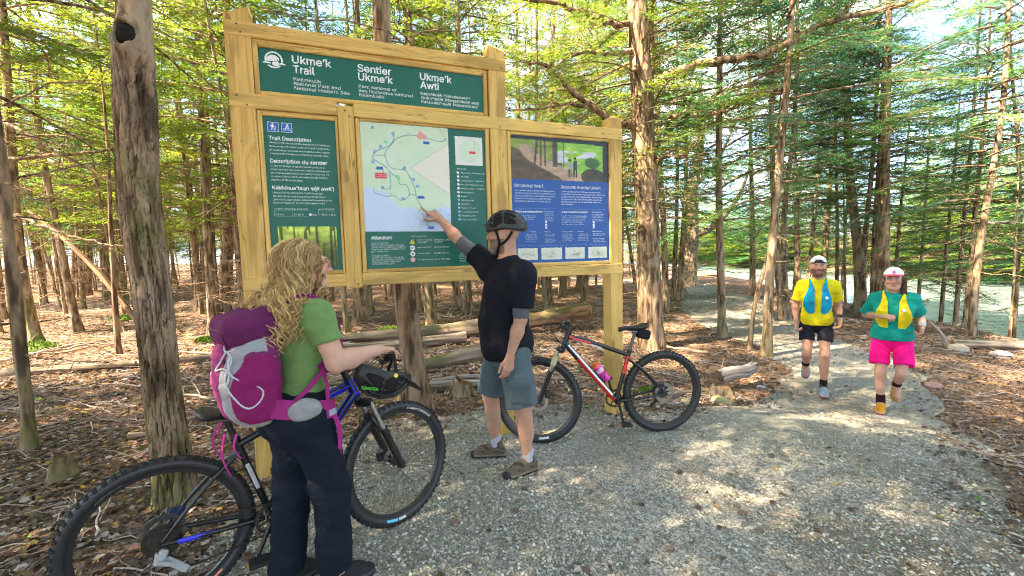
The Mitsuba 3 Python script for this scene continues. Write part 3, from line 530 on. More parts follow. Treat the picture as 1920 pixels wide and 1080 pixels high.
# ------------------------------------------------------------------ bicycles
def wheel_parts(key, M, c, disc_side, stickers=(), label=None, tread=True):
    """A 29 inch wheel about the local t axis; M: columns s (forward), t (left), z; c: hub centre."""
    place = lambda m: xf(m, M, c)
    R, rt = .339, .0265
    n, k = 96, 14
    th = np.arange(n) * 2 * np.pi / n; ph = np.arange(k) * 2 * np.pi / k
    prof_r = R + rt * np.cos(ph) * 1.02; prof_t = rt * np.sin(ph)
    v = np.stack([prof_r[None] * np.cos(th)[:, None], np.broadcast_to(prof_t, (n, k)), prof_r[None] * np.sin(th)[:, None]], -1).reshape(-1, 3)
    i, j = np.meshgrid(np.arange(n), np.arange(k), indexing='ij')
    q = np.stack([i * k + j, ((i + 1) % n) * k + j, ((i + 1) % n) * k + (j + 1) % k, i * k + (j + 1) % k], -1).reshape(-1, 4)
    tyre = VF((v, q))
    knobs = []
    for row, (ang, num, sz) in enumerate(((0, 62, (.016, .012, .008)), (.42, 62, (.015, .009, .008)), (-.42, 62, (.015, .009, .008)), (.85, 62, (.014, .009, .009)), (-.85, 62, (.014, .009, .009)))):
        for a in range(num):
            b = box(*sz); t = (a + .5 * (row % 2)) * 2 * np.pi / num
            b = xf(b, axis_rot((1, 0, 0), 0)); v = b[0]
            rr = R + (rt + .002) * math.cos(ang); lat = (rt + .002) * math.sin(ang)
            L = np.stack([v[:, 0], v[:, 1], v[:, 2]], 1) @ axis_rot((1, 0, 0), -ang).T
            P = np.stack([L[:, 0], L[:, 1] + lat, L[:, 2] + rr], 1)
            c_, s_ = math.cos(t), math.sin(t)
            knobs.append((np.stack([P[:, 0] * c_ + P[:, 2] * s_, P[:, 1], -P[:, 0] * s_ + P[:, 2] * c_], 1), b[1]))
    put(key + '__tyre', place(tyre), 'm_satin', (.028, .029, .031), True)
    put(key + '__tyre__tread', place(cat(knobs)), 'm_matte', (.03, .031, .033), False); tag(key + '__tyre__tread', kind='stuff')
    def ringm(prof, n=72):
        m = lathe(prof, n); return m[0][:, [0, 2, 1]], m[1][:, ::-1]
    put(key + '__rim', place(ringm([(.298, -.011), (.296, -.004), (.296, .004), (.298, .011), (.318, .014), (.319, .011), (.318, -.011), (.318, -.014), (.298, -.011)])), 'm_gloss', (.02, .021, .023), 30)
    sp = []
    for a in range(32):
        t0 = a * 2 * np.pi / 32; side = 1 if a % 2 else -1; t1 = t0 + (.5 if (a // 2) % 2 else -.5)
        sp.append(tube([[.026 * math.cos(t1 * 1.6), side * .027, .026 * math.sin(t1 * 1.6)], [.297 * math.cos(t0), side * .004, .297 * math.sin(t0)]], .0013, 4, False))
    put(key + '__spokes', place(cat(sp)), 'm_gloss', (.05, .05, .055), False); tag(key + '__spokes', kind='stuff')
    put(key + '__hub', place(ringm([(0, -.055), (.008, -.055), (.009, -.034), (.027, -.032), (.027, -.027), (.014, -.022), (.014, .022), (.027, .027), (.027, .032), (.009, .034), (.008, .055), (0, .055)], 20)), 'm_gloss', (.02, .02, .022), 30)
    rot = [ringm([(.060, disc_side * .036), (.088, disc_side * .036), (.088, disc_side * .038), (.060, disc_side * .038), (.060, disc_side * .036)], 48)]
    for a in range(6):
        t = a * np.pi / 3; rot.append(tube([[.02 * math.cos(t), disc_side * .037, .02 * math.sin(t)], [.064 * math.cos(t + .5), disc_side * .037, .064 * math.sin(t + .5)]], .004, 5))
    put(key + '__brake_disc', place(cat(rot)), 'm_metal', (.45, .44, .42), 30)
    for nm, a0, a1, r0, r1, side, col in stickers:
        aa = np.linspace(a0, a1, 14); vv = np.vstack([np.stack([r * np.cos(aa), np.full(14, side * (rt * math.sqrt(max(0, 1 - ((r - R) / (rt * 1.02)) ** 2)) + .0022)), r * np.sin(aa)], 1) for r in (r0, (r0 + r1) / 2, r1)])
        ff = [[a, a + 1, a + 15] for a in range(13)] + [[a, a + 15, a + 14] for a in range(13)]; ff = ff + [[a + 14 for a in t] for t in ff]
        if side < 0: ff = [t[::-1] for t in ff]
        if isinstance(col, str):
            m = VF(meshkit.text_mesh(col, 1, .02, True)); x0, x1 = m[0][:, 0].min(), m[0][:, 0].max(); g = (m[0][:, 0] - x0) / (x1 - x0)
            tt = a0 + (a1 - a0) * g; rr = r0 + (r1 - r0) * m[0][:, 1]
            tm = np.stack([rr * np.cos(tt), side * (rt * np.sqrt(np.clip(1 - ((rr - R) / (rt * 1.02)) ** 2, 0, 1)) + .002 + m[0][:, 2] * .03), rr * np.sin(tt)], 1)
            put(numbered(key + '__tyre__' + nm), place((tm, m[1])), 'm_satin', (.75, .75, .75), False)
        else: put(numbered(key + '__tyre__' + nm), place((vv, np.array(ff))), 'm_satin', col, False)

def bicycle(root, origin, yaw, steer, C, wb=1.13, stick_f=(), stick_r=(), crank=-.9):
    """Local axes: s forward, t left, z up; the rear hub over the origin."""
    M = rotz(yaw); o = A(*origin)
    W = lambda p: np.asarray(p, float) @ M.T + o
    def T(name, m, mat='m_gloss', col=C['frame'], smooth=35): return put(f'{root}__{name}', xf(m, M, o), mat, col, smooth)
    RH, FH, BB = A(0, 0, .37), A(wb, 0, .37), A(.435, 0, .318)
    ax = A(-math.cos(math.radians(69)), 0, math.sin(math.radians(69)))           # up along the steering axis
    foot = FH + A(-.047, 0, -.018); crown = foot + ax * .475; htb = foot + ax * .515; htt = foot + ax * .635
    sd = nrm(A(-.285, 0, .96)); ST = BB + sd * .455; ttr = BB + sd * .415
    ttf = htb + (htt - htb) * .72; dtf = htb + (htt - htb) * .22
    # frame: one continuous piece
    ellt = lambda a, b, r1, r2, sq=1: tube(spline([a, lerp(a, b, .5), b], 8), np.linspace(r1, r2, 8), 14, True, sq)
    put(f'{root}__frame', xf(cat([rod(htb - ax * .012, htt + ax * .012, .024, 16), ellt(dtf, BB, .027, .024), tube(spline([ttf, lerp(ttf, ttr, .45) + A(0, 0, .012), ttr], 12), np.linspace(.023, .018, 12), 14), rod(BB, ST, .0175, 14),
        rod(BB - A(0, .045, 0), BB + A(0, .045, 0), .023, 14)] + [tube(spline([BB + A(-.03, s * .028, 0), lerp(BB, RH, .5) + A(0, s * .052, -.004), RH + A(.0, s * .064, -.006)], 10), np.linspace(.014, .009, 10), 10) for s in (1, -1)] +
        [tube(spline([ttr + A(.006, s * .016, -.03), lerp(ttr, RH, .45) + A(0, s * .045, .005), RH + A(.005, s * .064, .008)], 10), np.linspace(.012, .0075, 10), 10) for s in (1, -1)] + [xf(box(.04, .008, .05, .003), None, RH + A(.005, s * .064, 0)) for s in (1, -1)]), M, o), 'm_gloss', C['frame'], 40)
    # painted flashes laid on the tubes
    def flash(name, a, b, r, col, side, f0, f1, width=.9, tilt=0.0):
        a, b = np.asarray(a, float), np.asarray(b, float); d = nrm(b - a); lat = A(0, side, 0); upv = np.cross(d, lat)
        if upv[2] < 0: upv = -upv
        ts = np.linspace(f0, f1, 12); ph = np.linspace(-width, width, 7) + tilt
        v = np.array([lerp(a, b, t) + (r + .0012) * (math.cos(p * max(.15, min(1, 5 * min(t - f0, f1 - t) + .15)) if False else p) * lat + math.sin(p) * upv) for t in ts for p in ph])
        i, j = np.meshgrid(np.arange(11), np.arange(6), indexing='ij'); q = np.stack([i * 7 + j, (i + 1) * 7 + j, (i + 1) * 7 + j + 1, i * 7 + j + 1], -1).reshape(-1, 4)
        v, f = VF((v, q)); put(numbered(f'{root}__frame__{name}'), xf((np.vstack([v, v]), np.vstack([f, f[:, ::-1] + len(v)])) if False else (v, f), M, o), 'm_gloss', col, True)
    C['flash'](flash, dict(htb=htb, htt=htt, ttf=ttf, ttr=ttr, dtf=dtf, BB=BB, ST=ST, RH=RH))
    # seat post, saddle
    top = ST + sd * C.get('post', .16)
    T('seat_post', cat([rod(ST - sd * .02, top, .0145, 12), xf(box(.05, .03, .03, .006), None, top)]), 'm_gloss', C.get('postcol', (.03, .03, .032)))
    T('seat_clamp', rod(ST - sd * .012, ST + sd * .008, .0215, 14), 'm_gloss', (.02, .02, .02))
    def saddle():
        n = 22; pts = []
        for i, t in enumerate(np.linspace(0, 1, n)):
            x = -.135 + .27 * t; w = C.get('saddle_w', .07) * (1 - sstep(.12, .62, t)) + .019 + .004 * (1 - t); w *= math.sqrt(max(.04, min(1, t * 9))) * math.sqrt(max(.08, min(1, (1 - t) * 10)))
            zt = .018 * (1 - sstep(0, .35, t)) - .010 * sstep(.75, 1, t); hgt = .032
            for a in np.arange(14) * 2 * np.pi / 14: pts.append([x, w * math.cos(a), zt + hgt * (.5 if math.sin(a) > 0 else .95) * math.sin(a) * (1 if math.sin(a) > 0 else (1 - .2 * t))])
        v = np.array(pts); i, j = np.meshgrid(np.arange(n - 1), np.arange(14), indexing='ij'); q = np.stack([i * 14 + j, (i + 1) * 14 + j, (i + 1) * 14 + (j + 1) % 14, i * 14 + (j + 1) % 14], -1).reshape(-1, 4)
        q = q[:, ::-1]
        return VF((v, q))
    sc = top + A(.015, 0, .045); sm = saddle(); sm = (sm[0] @ axis_rot((0, 1, 0), C.get('saddle_tilt', 0.0)).T + sc, sm[1])
    T('saddle', sm, 'm_satin', C['saddle'], 50)
    T('saddle__rail', tube(spline([sc + A(-.09, .03, -.012), top + A(-.02, .022, .012), top + A(.03, .022, .012), sc + A(.11, .006, -.012)], 14), .0035, 6), 'm_metal', (.3, .3, .3))
    T('saddle__rail_001', tube(spline([sc + A(-.09, -.03, -.012), top + A(-.02, -.022, .012), top + A(.03, -.022, .012), sc + A(.11, -.006, -.012)], 14), .0035, 6), 'm_metal', (.3, .3, .3))
    if C.get('saddle_trim'): T('saddle__trim', tube([sc + A(-.13, s, .0) for s in (-.05, .05)], .004, 6), 'm_gloss', C['saddle_trim'])
    # fork, stem and bars turn with the steering
    Rs = axis_rot(ax, steer); pv = htb
    turn = lambda m: (lambda vf: ((vf[0] - pv) @ Rs.T + pv, vf[1]))(VF(m))
    tp = lambda p: (np.asarray(p, float) - pv) @ Rs.T + pv
    s_ = A(math.sin(math.radians(69)), 0, math.cos(math.radians(69)))
    legs_l, legs_u = [], []
    for s in (1, -1):
        a0, a1 = FH + A(-.012, s * .062, 0), crown + s_ * .035 + A(0, s * .062, -.01)
        legs_l.append(cat([tube([a0, lerp(a0, a1, .12), lerp(a0, a1, .56), lerp(a0, a1, .60)], [.017, .021, .023, .025], 14), xf(box(.03, .014, .045, .005), None, FH + A(0, s * .058, 0))])); legs_u.append(rod(lerp(a0, a1, .58), a1, .0165, 14))
    arch = tube(spline([lerp(FH + A(-.012, .062, 0), crown + A(0, .062, 0), .57), crown + s_ * .05 + A(0, .03, -.10), crown + s_ * .05 + A(0, -.03, -.10), lerp(FH + A(-.012, -.062, 0), crown + A(0, -.062, 0), .57)], 14), .011, 8)
    T('fork', turn(cat([cat(legs_l), arch])), 'm_gloss', C['fork'], 40)
    for k in (0, 1): T('fork__stanchion' + ('', '_001')[k], turn(legs_u[k]), 'm_metal', C['stanchion'])
    T('fork__crown', turn(cat([tube(spline([crown + s_ * .035 + A(0, .075, -.004), crown + s_ * .005, crown + s_ * .035 + A(0, -.075, -.004)], 12), [.02, .024, .026, .027, .028, .029, .029, .028, .027, .026, .024, .02], 12), rod(crown, htb - ax * .012, .02, 12)])), 'm_gloss', C['fork'])
    for k, (f0, f1, col) in enumerate(C.get('fork_decal', ())):
        for s in (1, -1):
            a0, a1 = FH + A(-.012, s * .062, 0), crown + s_ * .035 + A(0, s * .062, -.01)
            T(numbered('fork__decal') if False else f'fork__decal_{2 * k + (s < 0) + 1:03d}', turn(rod(lerp(a0, a1, f0), lerp(a0, a1, f1), .0242, 14)), 'm_gloss', col)
    stem_top = htt + ax * .045; clamp = stem_top + s_ * C.get('reach', .065) + A(0, 0, .01)
    T('stem', turn(cat([rod(htt + ax * .012, stem_top + ax * .02, .0185, 14), rod(stem_top, clamp, .016, 12, .017), rod(clamp - A(0, .024, 0), clamp + A(0, .024, 0), .022, 12)])), 'm_gloss', (.018, .018, .02))
    bw, rise, back = C['bar_w'], C.get('rise', .02), C.get('back', .05)
    bp_ = [clamp + A(-back, bw, rise), clamp + A(-back * .45, bw * .5, rise), clamp + A(0, bw * .16, .004), clamp + A(0, -bw * .16, .004), clamp + A(-back * .45, -bw * .5, rise), clamp + A(-back, -bw, rise)]
    barp = np.vstack([spline(bp_[:3], 10), spline(bp_[3:], 10)])
    T('handlebar', turn(tube(barp, .0135, 12)), 'm_gloss', (.02, .02, .022))
    grips = []
    for s, nm in ((1, 'grip'), (-1, 'grip_001')):
        e = clamp + A(-back, s * bw, rise); i_ = lerp(e, clamp + A(-back * .45, s * bw * .5, rise), .36)
        pts = [lerp(e, i_, t) for t in np.linspace(-.03, 1, 15)]
        T(nm, turn(tube(pts, [.017 + .0012 * (k % 2) for k in range(15)], 12)), 'm_matte', (.022, .022, .024)); grips.append((tp(e), tp(i_)))
        q = lerp(e, i_, 1.45); T('brake_lever' + ('' if s > 0 else '_001'), turn(cat([xf(box(.035, .05, .028, .008), None, q + A(.02, 0, -.012)), tube(spline([q + A(.04, s * .0, -.018), q + A(.06, s * .04, -.03), lerp(e, i_, .45) + A(.055, 0, -.03), e + A(.05, 0, -.02)], 12), .0055, 7)])), 'm_gloss', (.02, .02, .022))
        T('shifter' + ('' if s > 0 else '_001'), turn(cat([xf(box(.05, .04, .03, .008), None, lerp(e, i_, 1.9) + A(.012, 0, -.028)), xf(lathe([(0, .012), (.016, .01), (.018, 0), (.016, -.01), (0, -.012)], 14), None, lerp(e, i_, 1.9) + A(.03, 0, -.01))])), 'm_satin', (.03, .03, .032))
    cab = []
    for s, b_ in ((1, .12), (-1, .16), (.8, .20), (-.8, .09)):
        q = lerp(clamp + A(-back, s * bw, rise), clamp, .45)
        cab.append(tube(spline([q, q + A(.10, -s * .05, .02), clamp + A(b_, s * .03, -.05), htb + A(.03, s * .03, .03), lerp(dtf, BB, .2) + A(0, s * .02, .0)], 18), .0028, 6))
    for k, c_ in enumerate(cab): T('cable' + (f'_{k:03d}' if k else ''), c_, 'm_satin', (.015, .015, .016), True)
    # wheels
    wheel_parts(root + '__rear_wheel', M, W(RH), 1, stick_r)
    Mf = M @ Rs
    wheel_parts(root + '__front_wheel', Mf, W(tp(FH)), 1, stick_f)
    T('front_wheel__brake_caliper', turn(xf(box(.05, .03, .07, .01), None, FH + A(-.085, .05, .06))), 'm_gloss', (.02, .02, .025))
    T('rear_wheel__brake_caliper', xf(box(.08, .03, .045, .01), None, RH + A(.05, .052, .075)), 'm_gloss', C.get('caliper', (.02, .02, .025)))
    # drive train, on the right (-t) side
    rg = lambda prof, n=40: (lambda m: (m[0][:, [0, 2, 1]], m[1][:, ::-1]))(lathe(prof, n))
    teeth = np.array([[ (.075 + .004 * (k % 2)), 0] for k in range(64)])
    T('chainring', xf(cat([rg([(.062, -.002), (.077, -.002), (.077, .002), (.062, .002), (.062, -.002)], 64)] + [tube([[.015 * math.cos(a), 0, .015 * math.sin(a)], [.066 * math.cos(a), 0, .066 * math.sin(a)]], .006, 6) for a in np.arange(4) * np.pi / 2 + .4]), None, BB + A(0, -.055, 0)), 'm_metal', (.12, .12, .12))
    cas = [rg([(.012, -.001), (rr, -.001), (rr, .001), (.012, .001), (.012, -.001)], 36) for rr in np.linspace(.075, .03, 9)]
    T('rear_wheel__cassette', xf(cat([xf(c_, None, A(0, -.036 - .0038 * k, 0)) for k, c_ in enumerate(cas)]), None, RH), 'm_metal', (.13, .125, .12))
    up = [BB + A(0, -.053, .077), RH + A(0, -.052, .052)]; dn = [BB + A(0, -.053, -.077), RH + A(.075, -.055, -.155)]
    T('chain', cat([tube(up, .0045, 6), tube(dn, .0045, 6), tube(spline([RH + A(0, -.052, .052), RH + A(-.05, -.052, 0), RH + A(-.01, -.055, -.05), RH + A(.035, -.055, -.075)], 12), .0045, 6)]), 'm_metal', (.12, .11, .10))
    dc = C.get('mech', (.03, .03, .03))
    T('derailleur', cat([xf(box(.035, .03, .05, .008), axis_rot((0, 1, 0), .5), RH + A(.0, -.08, -.045)), tube([RH + A(-.012, -.08, -.03), RH + A(-.022, -.082, -.07), RH + A(.02, -.076, -.095)], .013, 8), xf(box(.035, .016, .115, .006), axis_rot((0, 1, 0), -.75), RH + A(.045, -.06, -.12))]), 'm_satin', dc)
    for k, q in enumerate((A(.025, -.056, -.095), A(.075, -.056, -.142))): T('derailleur__jockey_wheel' + ('', '_001')[k], xf(rg([(0, -.004), (.018, -.004), (.018, .004), (0, .004)], 18), None, RH + q), 'm_satin', (.02, .02, .02))
    for k, s in enumerate((1, -1)):
        a = crank + (np.pi if s > 0 else 0); e = BB + A(.172 * math.cos(a), s * .075, .172 * math.sin(a))
        T('crank' + ('', '_001')[k], cat([rod(BB + A(0, s * .066, 0), e, .013, 10, .010), xf(rg([(0, -.01), (.018, -.01), (.018, .01), (0, .01)], 16), None, BB + A(0, s * .07, 0))]), 'm_gloss', C.get('crank', (.02, .02, .022)))
        T('pedal' + ('', '_001')[k], cat([xf(box(.095, .085, .018, .006), None, e + A(0, s * .06, 0)), rod(e, e + A(0, s * .1, 0), .007, 8)]), 'm_matte', (.025, .025, .027))
        for d in (1, -1): T(f'pedal{("", "_001")[k]}__reflector' + ('' if d > 0 else '_001'), xf(box(.004, .04, .013), None, e + A(d * .049, s * .06, 0)), 'm_gloss', (.9, .32, .02))
    return dict(W=W, top=W(top), sc=W(sc), BB=W(BB), dtf=W(dtf), grips=[(W(a), W(b)) for a, b in grips], M=M, RH=W(RH), clamp=W(tp(clamp)), ttf=W(ttf), ttr=W(ttr), htb=W(htb))

def _far_flash(fl, P):
    fl('red_stripe', P['ttf'], P['ttr'], .0225, (.72, .02, .02), 1, .02, .36, .75, .45); fl('white_stripe', P['ttf'], P['ttr'], .0205, (.75, .74, .72), 1, .08, .55, .28, -.25)
    fl('red_stripe', P['dtf'], P['BB'], .0262, (.62, .015, .02), 1, .25, .97, .55, -.55); fl('white_stripe', P['dtf'], P['BB'], .0262, (.78, .77, .75), 1, .04, .9, .35, .35)
    fl('red_stripe', P['BB'], P['ST'], .0175, (.75, .03, .03), 1, .55, .9, 1.2)
FAR = bicycle('red_bicycle', (1.322, 3.785, 0), 3.282, -.33, dict(frame=(.012, .012, .014), flash=_far_flash, saddle=(.02, .02, .022), fork=(.014, .015, .015), stanchion=(.45, .42, .30), bar_w=.36, rise=.015, back=.055, post=.17, postcol=(.10, .10, .10), saddle_w=.052,
    fork_decal=((.72, .88, (.58, .60, .30)),)), stick_f=(('sticker', 4.45, 4.72, .315, .33, 1, (.7, .7, .7)),), crank=1.35)
tag('red_bicycle', 'black mountain bike with red and white stripes leaning by the right sign post', 'bicycle')
def _near_flash(fl, P):
    for s in (-1, 1):
        if s > 0:
            fl('blue_paint', P['dtf'], P['BB'], .0268, (.012, .03, .80), s, -.02, .45, 3.1416); fl('blue_paint', P['ttf'], lerp(P['ttf'], P['ttr'], .5) + A(0, 0, .012), .0235, (.012, .03, .78), s, -.02, .9, 3.1416)
            fl('blue_paint', P['htb'], P['htt'], .0244, (.012, .03, .80), s, -.05, 1.02, 3.1416)
        fl('blue_paint', P['BB'] + A(-.03, s * .028, 0), P['RH'] + A(0, s * .068, -.005), .0125, (.03, .04, .78), s, .46, .86, .95)
        fl('silver_decal', P['BB'], P['ST'], .0176, (.55, .55, .56), s, .36, .68, .55)
    fl('orange_line', P['dtf'], P['BB'], .0269, (.85, .2, .08), -1, .40, .46, 1.2)
NEAR = bicycle('blue_bicycle', (-1.64, 1.90, 0), .623, .24, dict(frame=(.012, .012, .015), flash=_near_flash, saddle=(.025, .025, .03), fork=(.014, .014, .016), stanchion=(.52, .53, .55), bar_w=.355, reach=.125, rise=.03, back=.02, post=.10, saddle_w=.075,
    mech=(.42, .43, .42), caliper=(.02, .03, .10)), stick_f=(('lettering', 1.32, .72, .322, .334, -1, 'PANTERRA'), ('blue_label', -1.95, -1.72, .322, .336, -1, (.10, .52, .70)), ('grey_label', -1.70, -1.55, .322, .336, -1, (.5, .55, .5))), stick_r=(('orange_label', -1.15, -.85, .318, .326, -1, (.8, .2, .1)), ('grey_stripe', 1.95, 2.3, .313, .318, -1, (.45, .5, .45))), crank=-2.0)
tag('blue_bicycle', 'black and blue mountain bike held by the woman with the purple backpack', 'bicycle')

# water bottle, saddle bag and the helmet hanging from the grip are things of their own
d = nrm(FAR['BB'] - FAR['dtf']); side = FAR['M'] @ A(0, 1, 0); upv = np.cross(side, d); upv = upv if upv[2] > 0 else -upv
Rb = np.stack([side, np.cross(-d, side), -d], 1); bc = lerp(FAR['dtf'], FAR['BB'], .60) + upv * .068
bt = xf(lathe([(0, -.085), (.030, -.085), (.034, -.078), (.035, -.03), (.031, -.015), (.031, -.005), (.035, .01), (.035, .06), (.030, .075)], 24), Rb, bc)
put('water_bottle__body', bt, 'm_gloss', (.80, .03, .42), 40); put('water_bottle__cap', xf(lathe([(.0305, .074), (.030, .09), (.018, .098), (.011, .10), (.011, .115), (0, .117)], 20), Rb, bc), 'm_satin', (.9, .16, .03), 40)
put('water_bottle__print', xf(lathe([(.0356, .015), (.0356, .05)], 24), Rb, bc), 'm_satin', (.75, .55, .68), True)
tag('water_bottle', 'pink water bottle with an orange cap in the frame of the striped bike', 'bottle')
cg = [tube(spline([bc + Rb @ A(s * .037, -.03, -.06), bc + Rb @ A(s * .04, .0, -.02), bc + Rb @ A(s * .02, .036, .0), bc + Rb @ A(-s * .0, .038, .002)], 12), .003, 6) for s in (1, -1)] + [tube([bc + Rb @ A(0, -.04, -.09), bc + Rb @ A(0, -.04, .06)], .005, 6), tube([bc + Rb @ A(0, -.04, -.09), bc + Rb @ A(0, .03, -.09)], .004, 6)]
put('red_bicycle__bottle_cage', cat(cg), 'm_gloss', (.02, .02, .02))
sb = FAR['top']; fwd = FAR['M'] @ A(1, 0, 0)
bag = sdf_mesh(lambda P: rbox(P, sb - fwd * .075 + A(0, 0, -.018), (.062, .04, .042), .022, FAR['M'] @ axis_rot((0, 1, 0), -.25)), sb - .3, sb + .3, .005)
put('saddle_bag', bag, 'm_cloth', (.02, .02, .022), True); tag('saddle_bag', 'small black pouch strapped under the saddle of the striped bike', 'bag')
# ------------------------------------------------------------------ people
class Body:
    """Blended primitives; far ones are skipped for each bunch of points."""
    def __init__(s): s.p = []
    def add(s, fn, c, r, k=.03): s.p.append((fn, np.asarray(c, float), r, k)); return s
    def rc(s, a, b, ra, rb, k=.03, cut=None):
        a, b = np.asarray(a, float), np.asarray(b, float); d = nrm(b - a)
        f = (lambda P: rc(P, a, b, ra, rb)) if cut is None else (lambda P: smax(rc(P, a, b, ra, rb), (P - a) @ d - cut, .012))
        return s.add(f, (a + b) / 2, np.linalg.norm(b - a) / 2 + max(ra, rb), k)
    def ell(s, c, r, R=None, k=.05): return s.add(lambda P: ell(P, c, r, R), c, max(r), k)
    def __call__(s, P):
        pc = (P.max(0) + P.min(0)) / 2; ph = np.linalg.norm(P.max(0) - P.min(0)) / 2
        d = np.full(len(P), .5)
        for f, c, r, k in s.p:
            if np.linalg.norm(c - pc) < r + ph + .14: d = smin(d, f(P), k)
        return d
    def bounds(s, m=.04): return np.min([c - r for _, c, r, _ in s.p], 0) - m, np.max([c + r for _, c, r, _ in s.p], 0) + m
def frame(F, up=(0, 0, 1)):
    """columns: right, forward, up"""
    u = nrm(up); F = nrm(np.asarray(F, float) - u * np.dot(F, u)); return np.stack([np.cross(F, u), F, u], 1)

def add_head(B, c, R, s=1.0, female=False):
    W = lambda *p: c + R @ (A(*p) * s)
    B.ell(W(0, -.018, .034), A(.077, .097, .088) * s, R, .03)
    B.ell(W(0, .022, -.035), A(.062 if not female else .058, .074, .082) * s, R, .03)
    B.rc(W(-.018, .066, -.092), W(.018, .066, -.092), .026 * s, .026 * s, .03)              # chin
    for x in (-1, 1):
        B.rc(W(x * .052, -.005, -.05), W(x * .025, .055, -.088), .024 * s, .022 * s, .03)     # jaw
        B.ell(W(x * .042, .062, -.022), A(.026, .028, .026) * s, R, .025)                      # cheek
        B.rc(W(x * .012, .090, .030), W(x * .045, .076, .030), .012 * s, .010 * s, .018)       # brow
    B.rc(W(0, .091, .022), W(0, .110, -.022), .009 * s, .0135 * s, .014)                       # nose
    for x in (-1, 1): B.ell(W(x * .012, .098, -.026), A(.010, .012, .008) * s, R, .01)
    B.rc(W(-.020, .083, -.056), W(.020, .083, -.056), .0085 * s, .0085 * s, .012); B.rc(W(-.016, .082, -.067), W(.016, .082, -.067), .009 * s, .009 * s, .012)
    E_ = [W(-.031, .098, .010), W(.031, .098, .010)]
    for x in (-1, 1):
        ce, Re = W(x * .076, -.008, -.004), R @ rotz(-x * .35)
        B.add(lambda P, ce=ce, Re=Re: smax(ell(P, ce, A(.010, .022, .034) * s, Re), -ell(P, ce + Re @ A(x * .009, .004, .004) * s, A(.007, .011, .018) * s, Re), .006), ce, .04 * s, .008)
    return W, E_
def hand_prims(H, w, fwd, palm, thumb_side, s=1.0, curls=None, thumb=None, spread=0.0):
    """Palm and five fingers as chains. fwd: wrist to knuckles; palm: the way the palm faces; thumb_side: +1 or -1 along fwd x palm."""
    fwd = nrm(fwd); palm = nrm(palm - fwd * np.dot(palm, fwd)); side = np.cross(fwd, palm) * thumb_side
    curls = curls or [(.3, .35, .25)] * 4
    K = [w + (fwd * a + side * b) * s for a, b in ((.086, .031), (.091, .0105), (.086, -.010), (.077, -.029))]
    for i, k in enumerate(K):
        H.rc(w + side * (.014, .005, -.005, -.014)[i] * s, k, .0165 * s, .0118 * s, .014)
    L = ((.042, .027, .021), (.046, .030, .022), (.043, .028, .021), (.034, .021, .018))
    for i in range(4):
        p = K[i]; a = 0; d0 = nrm(fwd + side * (1.5 - i) * spread)
        for j in range(3):
            a += curls[i][j]; d = d0 * math.cos(a) + palm * math.sin(a); q = p + d * L[i][j] * s
            H.rc(p, q, (.0098, .0088, .0080)[j] * s, (.0088, .0080, .0070)[j] * s, .004); p = q
    t = thumb or ((.55, .75, .30), (.80, .50, .25), (.9, .25, .25))
    p = w + (fwd * .022 + side * .022) * s
    for j, l in enumerate((.045, .033, .027)):
        d = nrm(fwd * t[j][0] + side * t[j][1] + palm * t[j][2]); q = p + d * l * s
        H.rc(p, q, (.0150, .0108, .0095)[j] * s, (.0112, .0095, .0080)[j] * s, .010 if j == 0 else .004); p = q

def shoe(key, ank, toe_dir, up, s, cols, high=.0, laces=True):
    """cols: upper, sole, midsole, lace. ank: ankle joint, .085 above the sole"""
    R = frame(toe_dir, up); c = np.asarray(ank, float)
    W = lambda *p: c + R @ (A(*p) * s)
    def f(P):
        q = (P - c) @ R / s
        d = rc(q, A(0, -.035, -.05), A(0, .09, -.055), .040, .044)
        d = smin(d, ell(q, A(0, .135, -.066), A(.047, .062, .036)), .03)
        d = smin(d, rc(q, A(0, -.022, -.03), A(0, -.008, .012 + high), .040, .041), .03)
        d = smin(d, rc(q, A(0, .03, -.012), A(0, .11, -.045), .032, .033), .03)
        sole = np.maximum(np.maximum(np.abs(q[:, 0]) - (.040 + .010 * sstep(-.02, .11, q[:, 1])) , -(q[:, 2] + .085)), q[:, 2] + .058)
        sole = np.maximum(sole, np.hypot(q[:, 0] * .9, np.where(q[:, 1] > .13, (q[:, 1] - .13) * .72, np.where(q[:, 1] < -.04, q[:, 1] + .04, 0))) - .049)
        d = np.maximum(d, -(q[:, 2] + .080)); d = smin(d, sole, .006)
        d = smax(d, q[:, 2] - .030 - high - .3 * np.abs(q[:, 1] + .01), .01)
        return d * s
    m = sdf_mesh(f, c - .24 * s, c + .24 * s, .005)
    def col(v):
        q = (v - c) @ R / s; n = meshkit.fbm(v * 40, 3)[:, None]
        k = np.tile(cols[0], (len(v), 1)) * (.75 + .5 * n)
        if len(cols) > 4: pm = (meshkit.noise(q * [30, 42, 60], 3) > .56) & (q[:, 2] > -.05); k[pm] = cols[4]
        k[q[:, 2] < -.056] = cols[2]; k[q[:, 2] < -.069] = cols[1]
        if len(cols) > 4: k[(q[:, 1] > .165) & (q[:, 2] < -.04)] = cols[1]
        return k
    put(key, m, 'm_matte', col, True)
    if laces:
        ls = []
        for i in range(5):
            y = .03 + i * .017; z = .019 - i * .0125
            ls.append(tube([W(-.026, y, z - .006), W(0, y + .006, z + .012), W(.026, y, z - .006)], .0032 * s, 5)); 
        for x in (-1, 1): ls.append(tube(spline([W(0, .03, .03), W(x * .02, .04, .042), W(x * .035, .03, .028), W(x * .012, .03, .028)], 10), .0022 * s, 5))
        put(key + '__laces', cat(ls), 'm_matte', cols[3], True); tag(key + '__laces', kind='stuff')
    return R

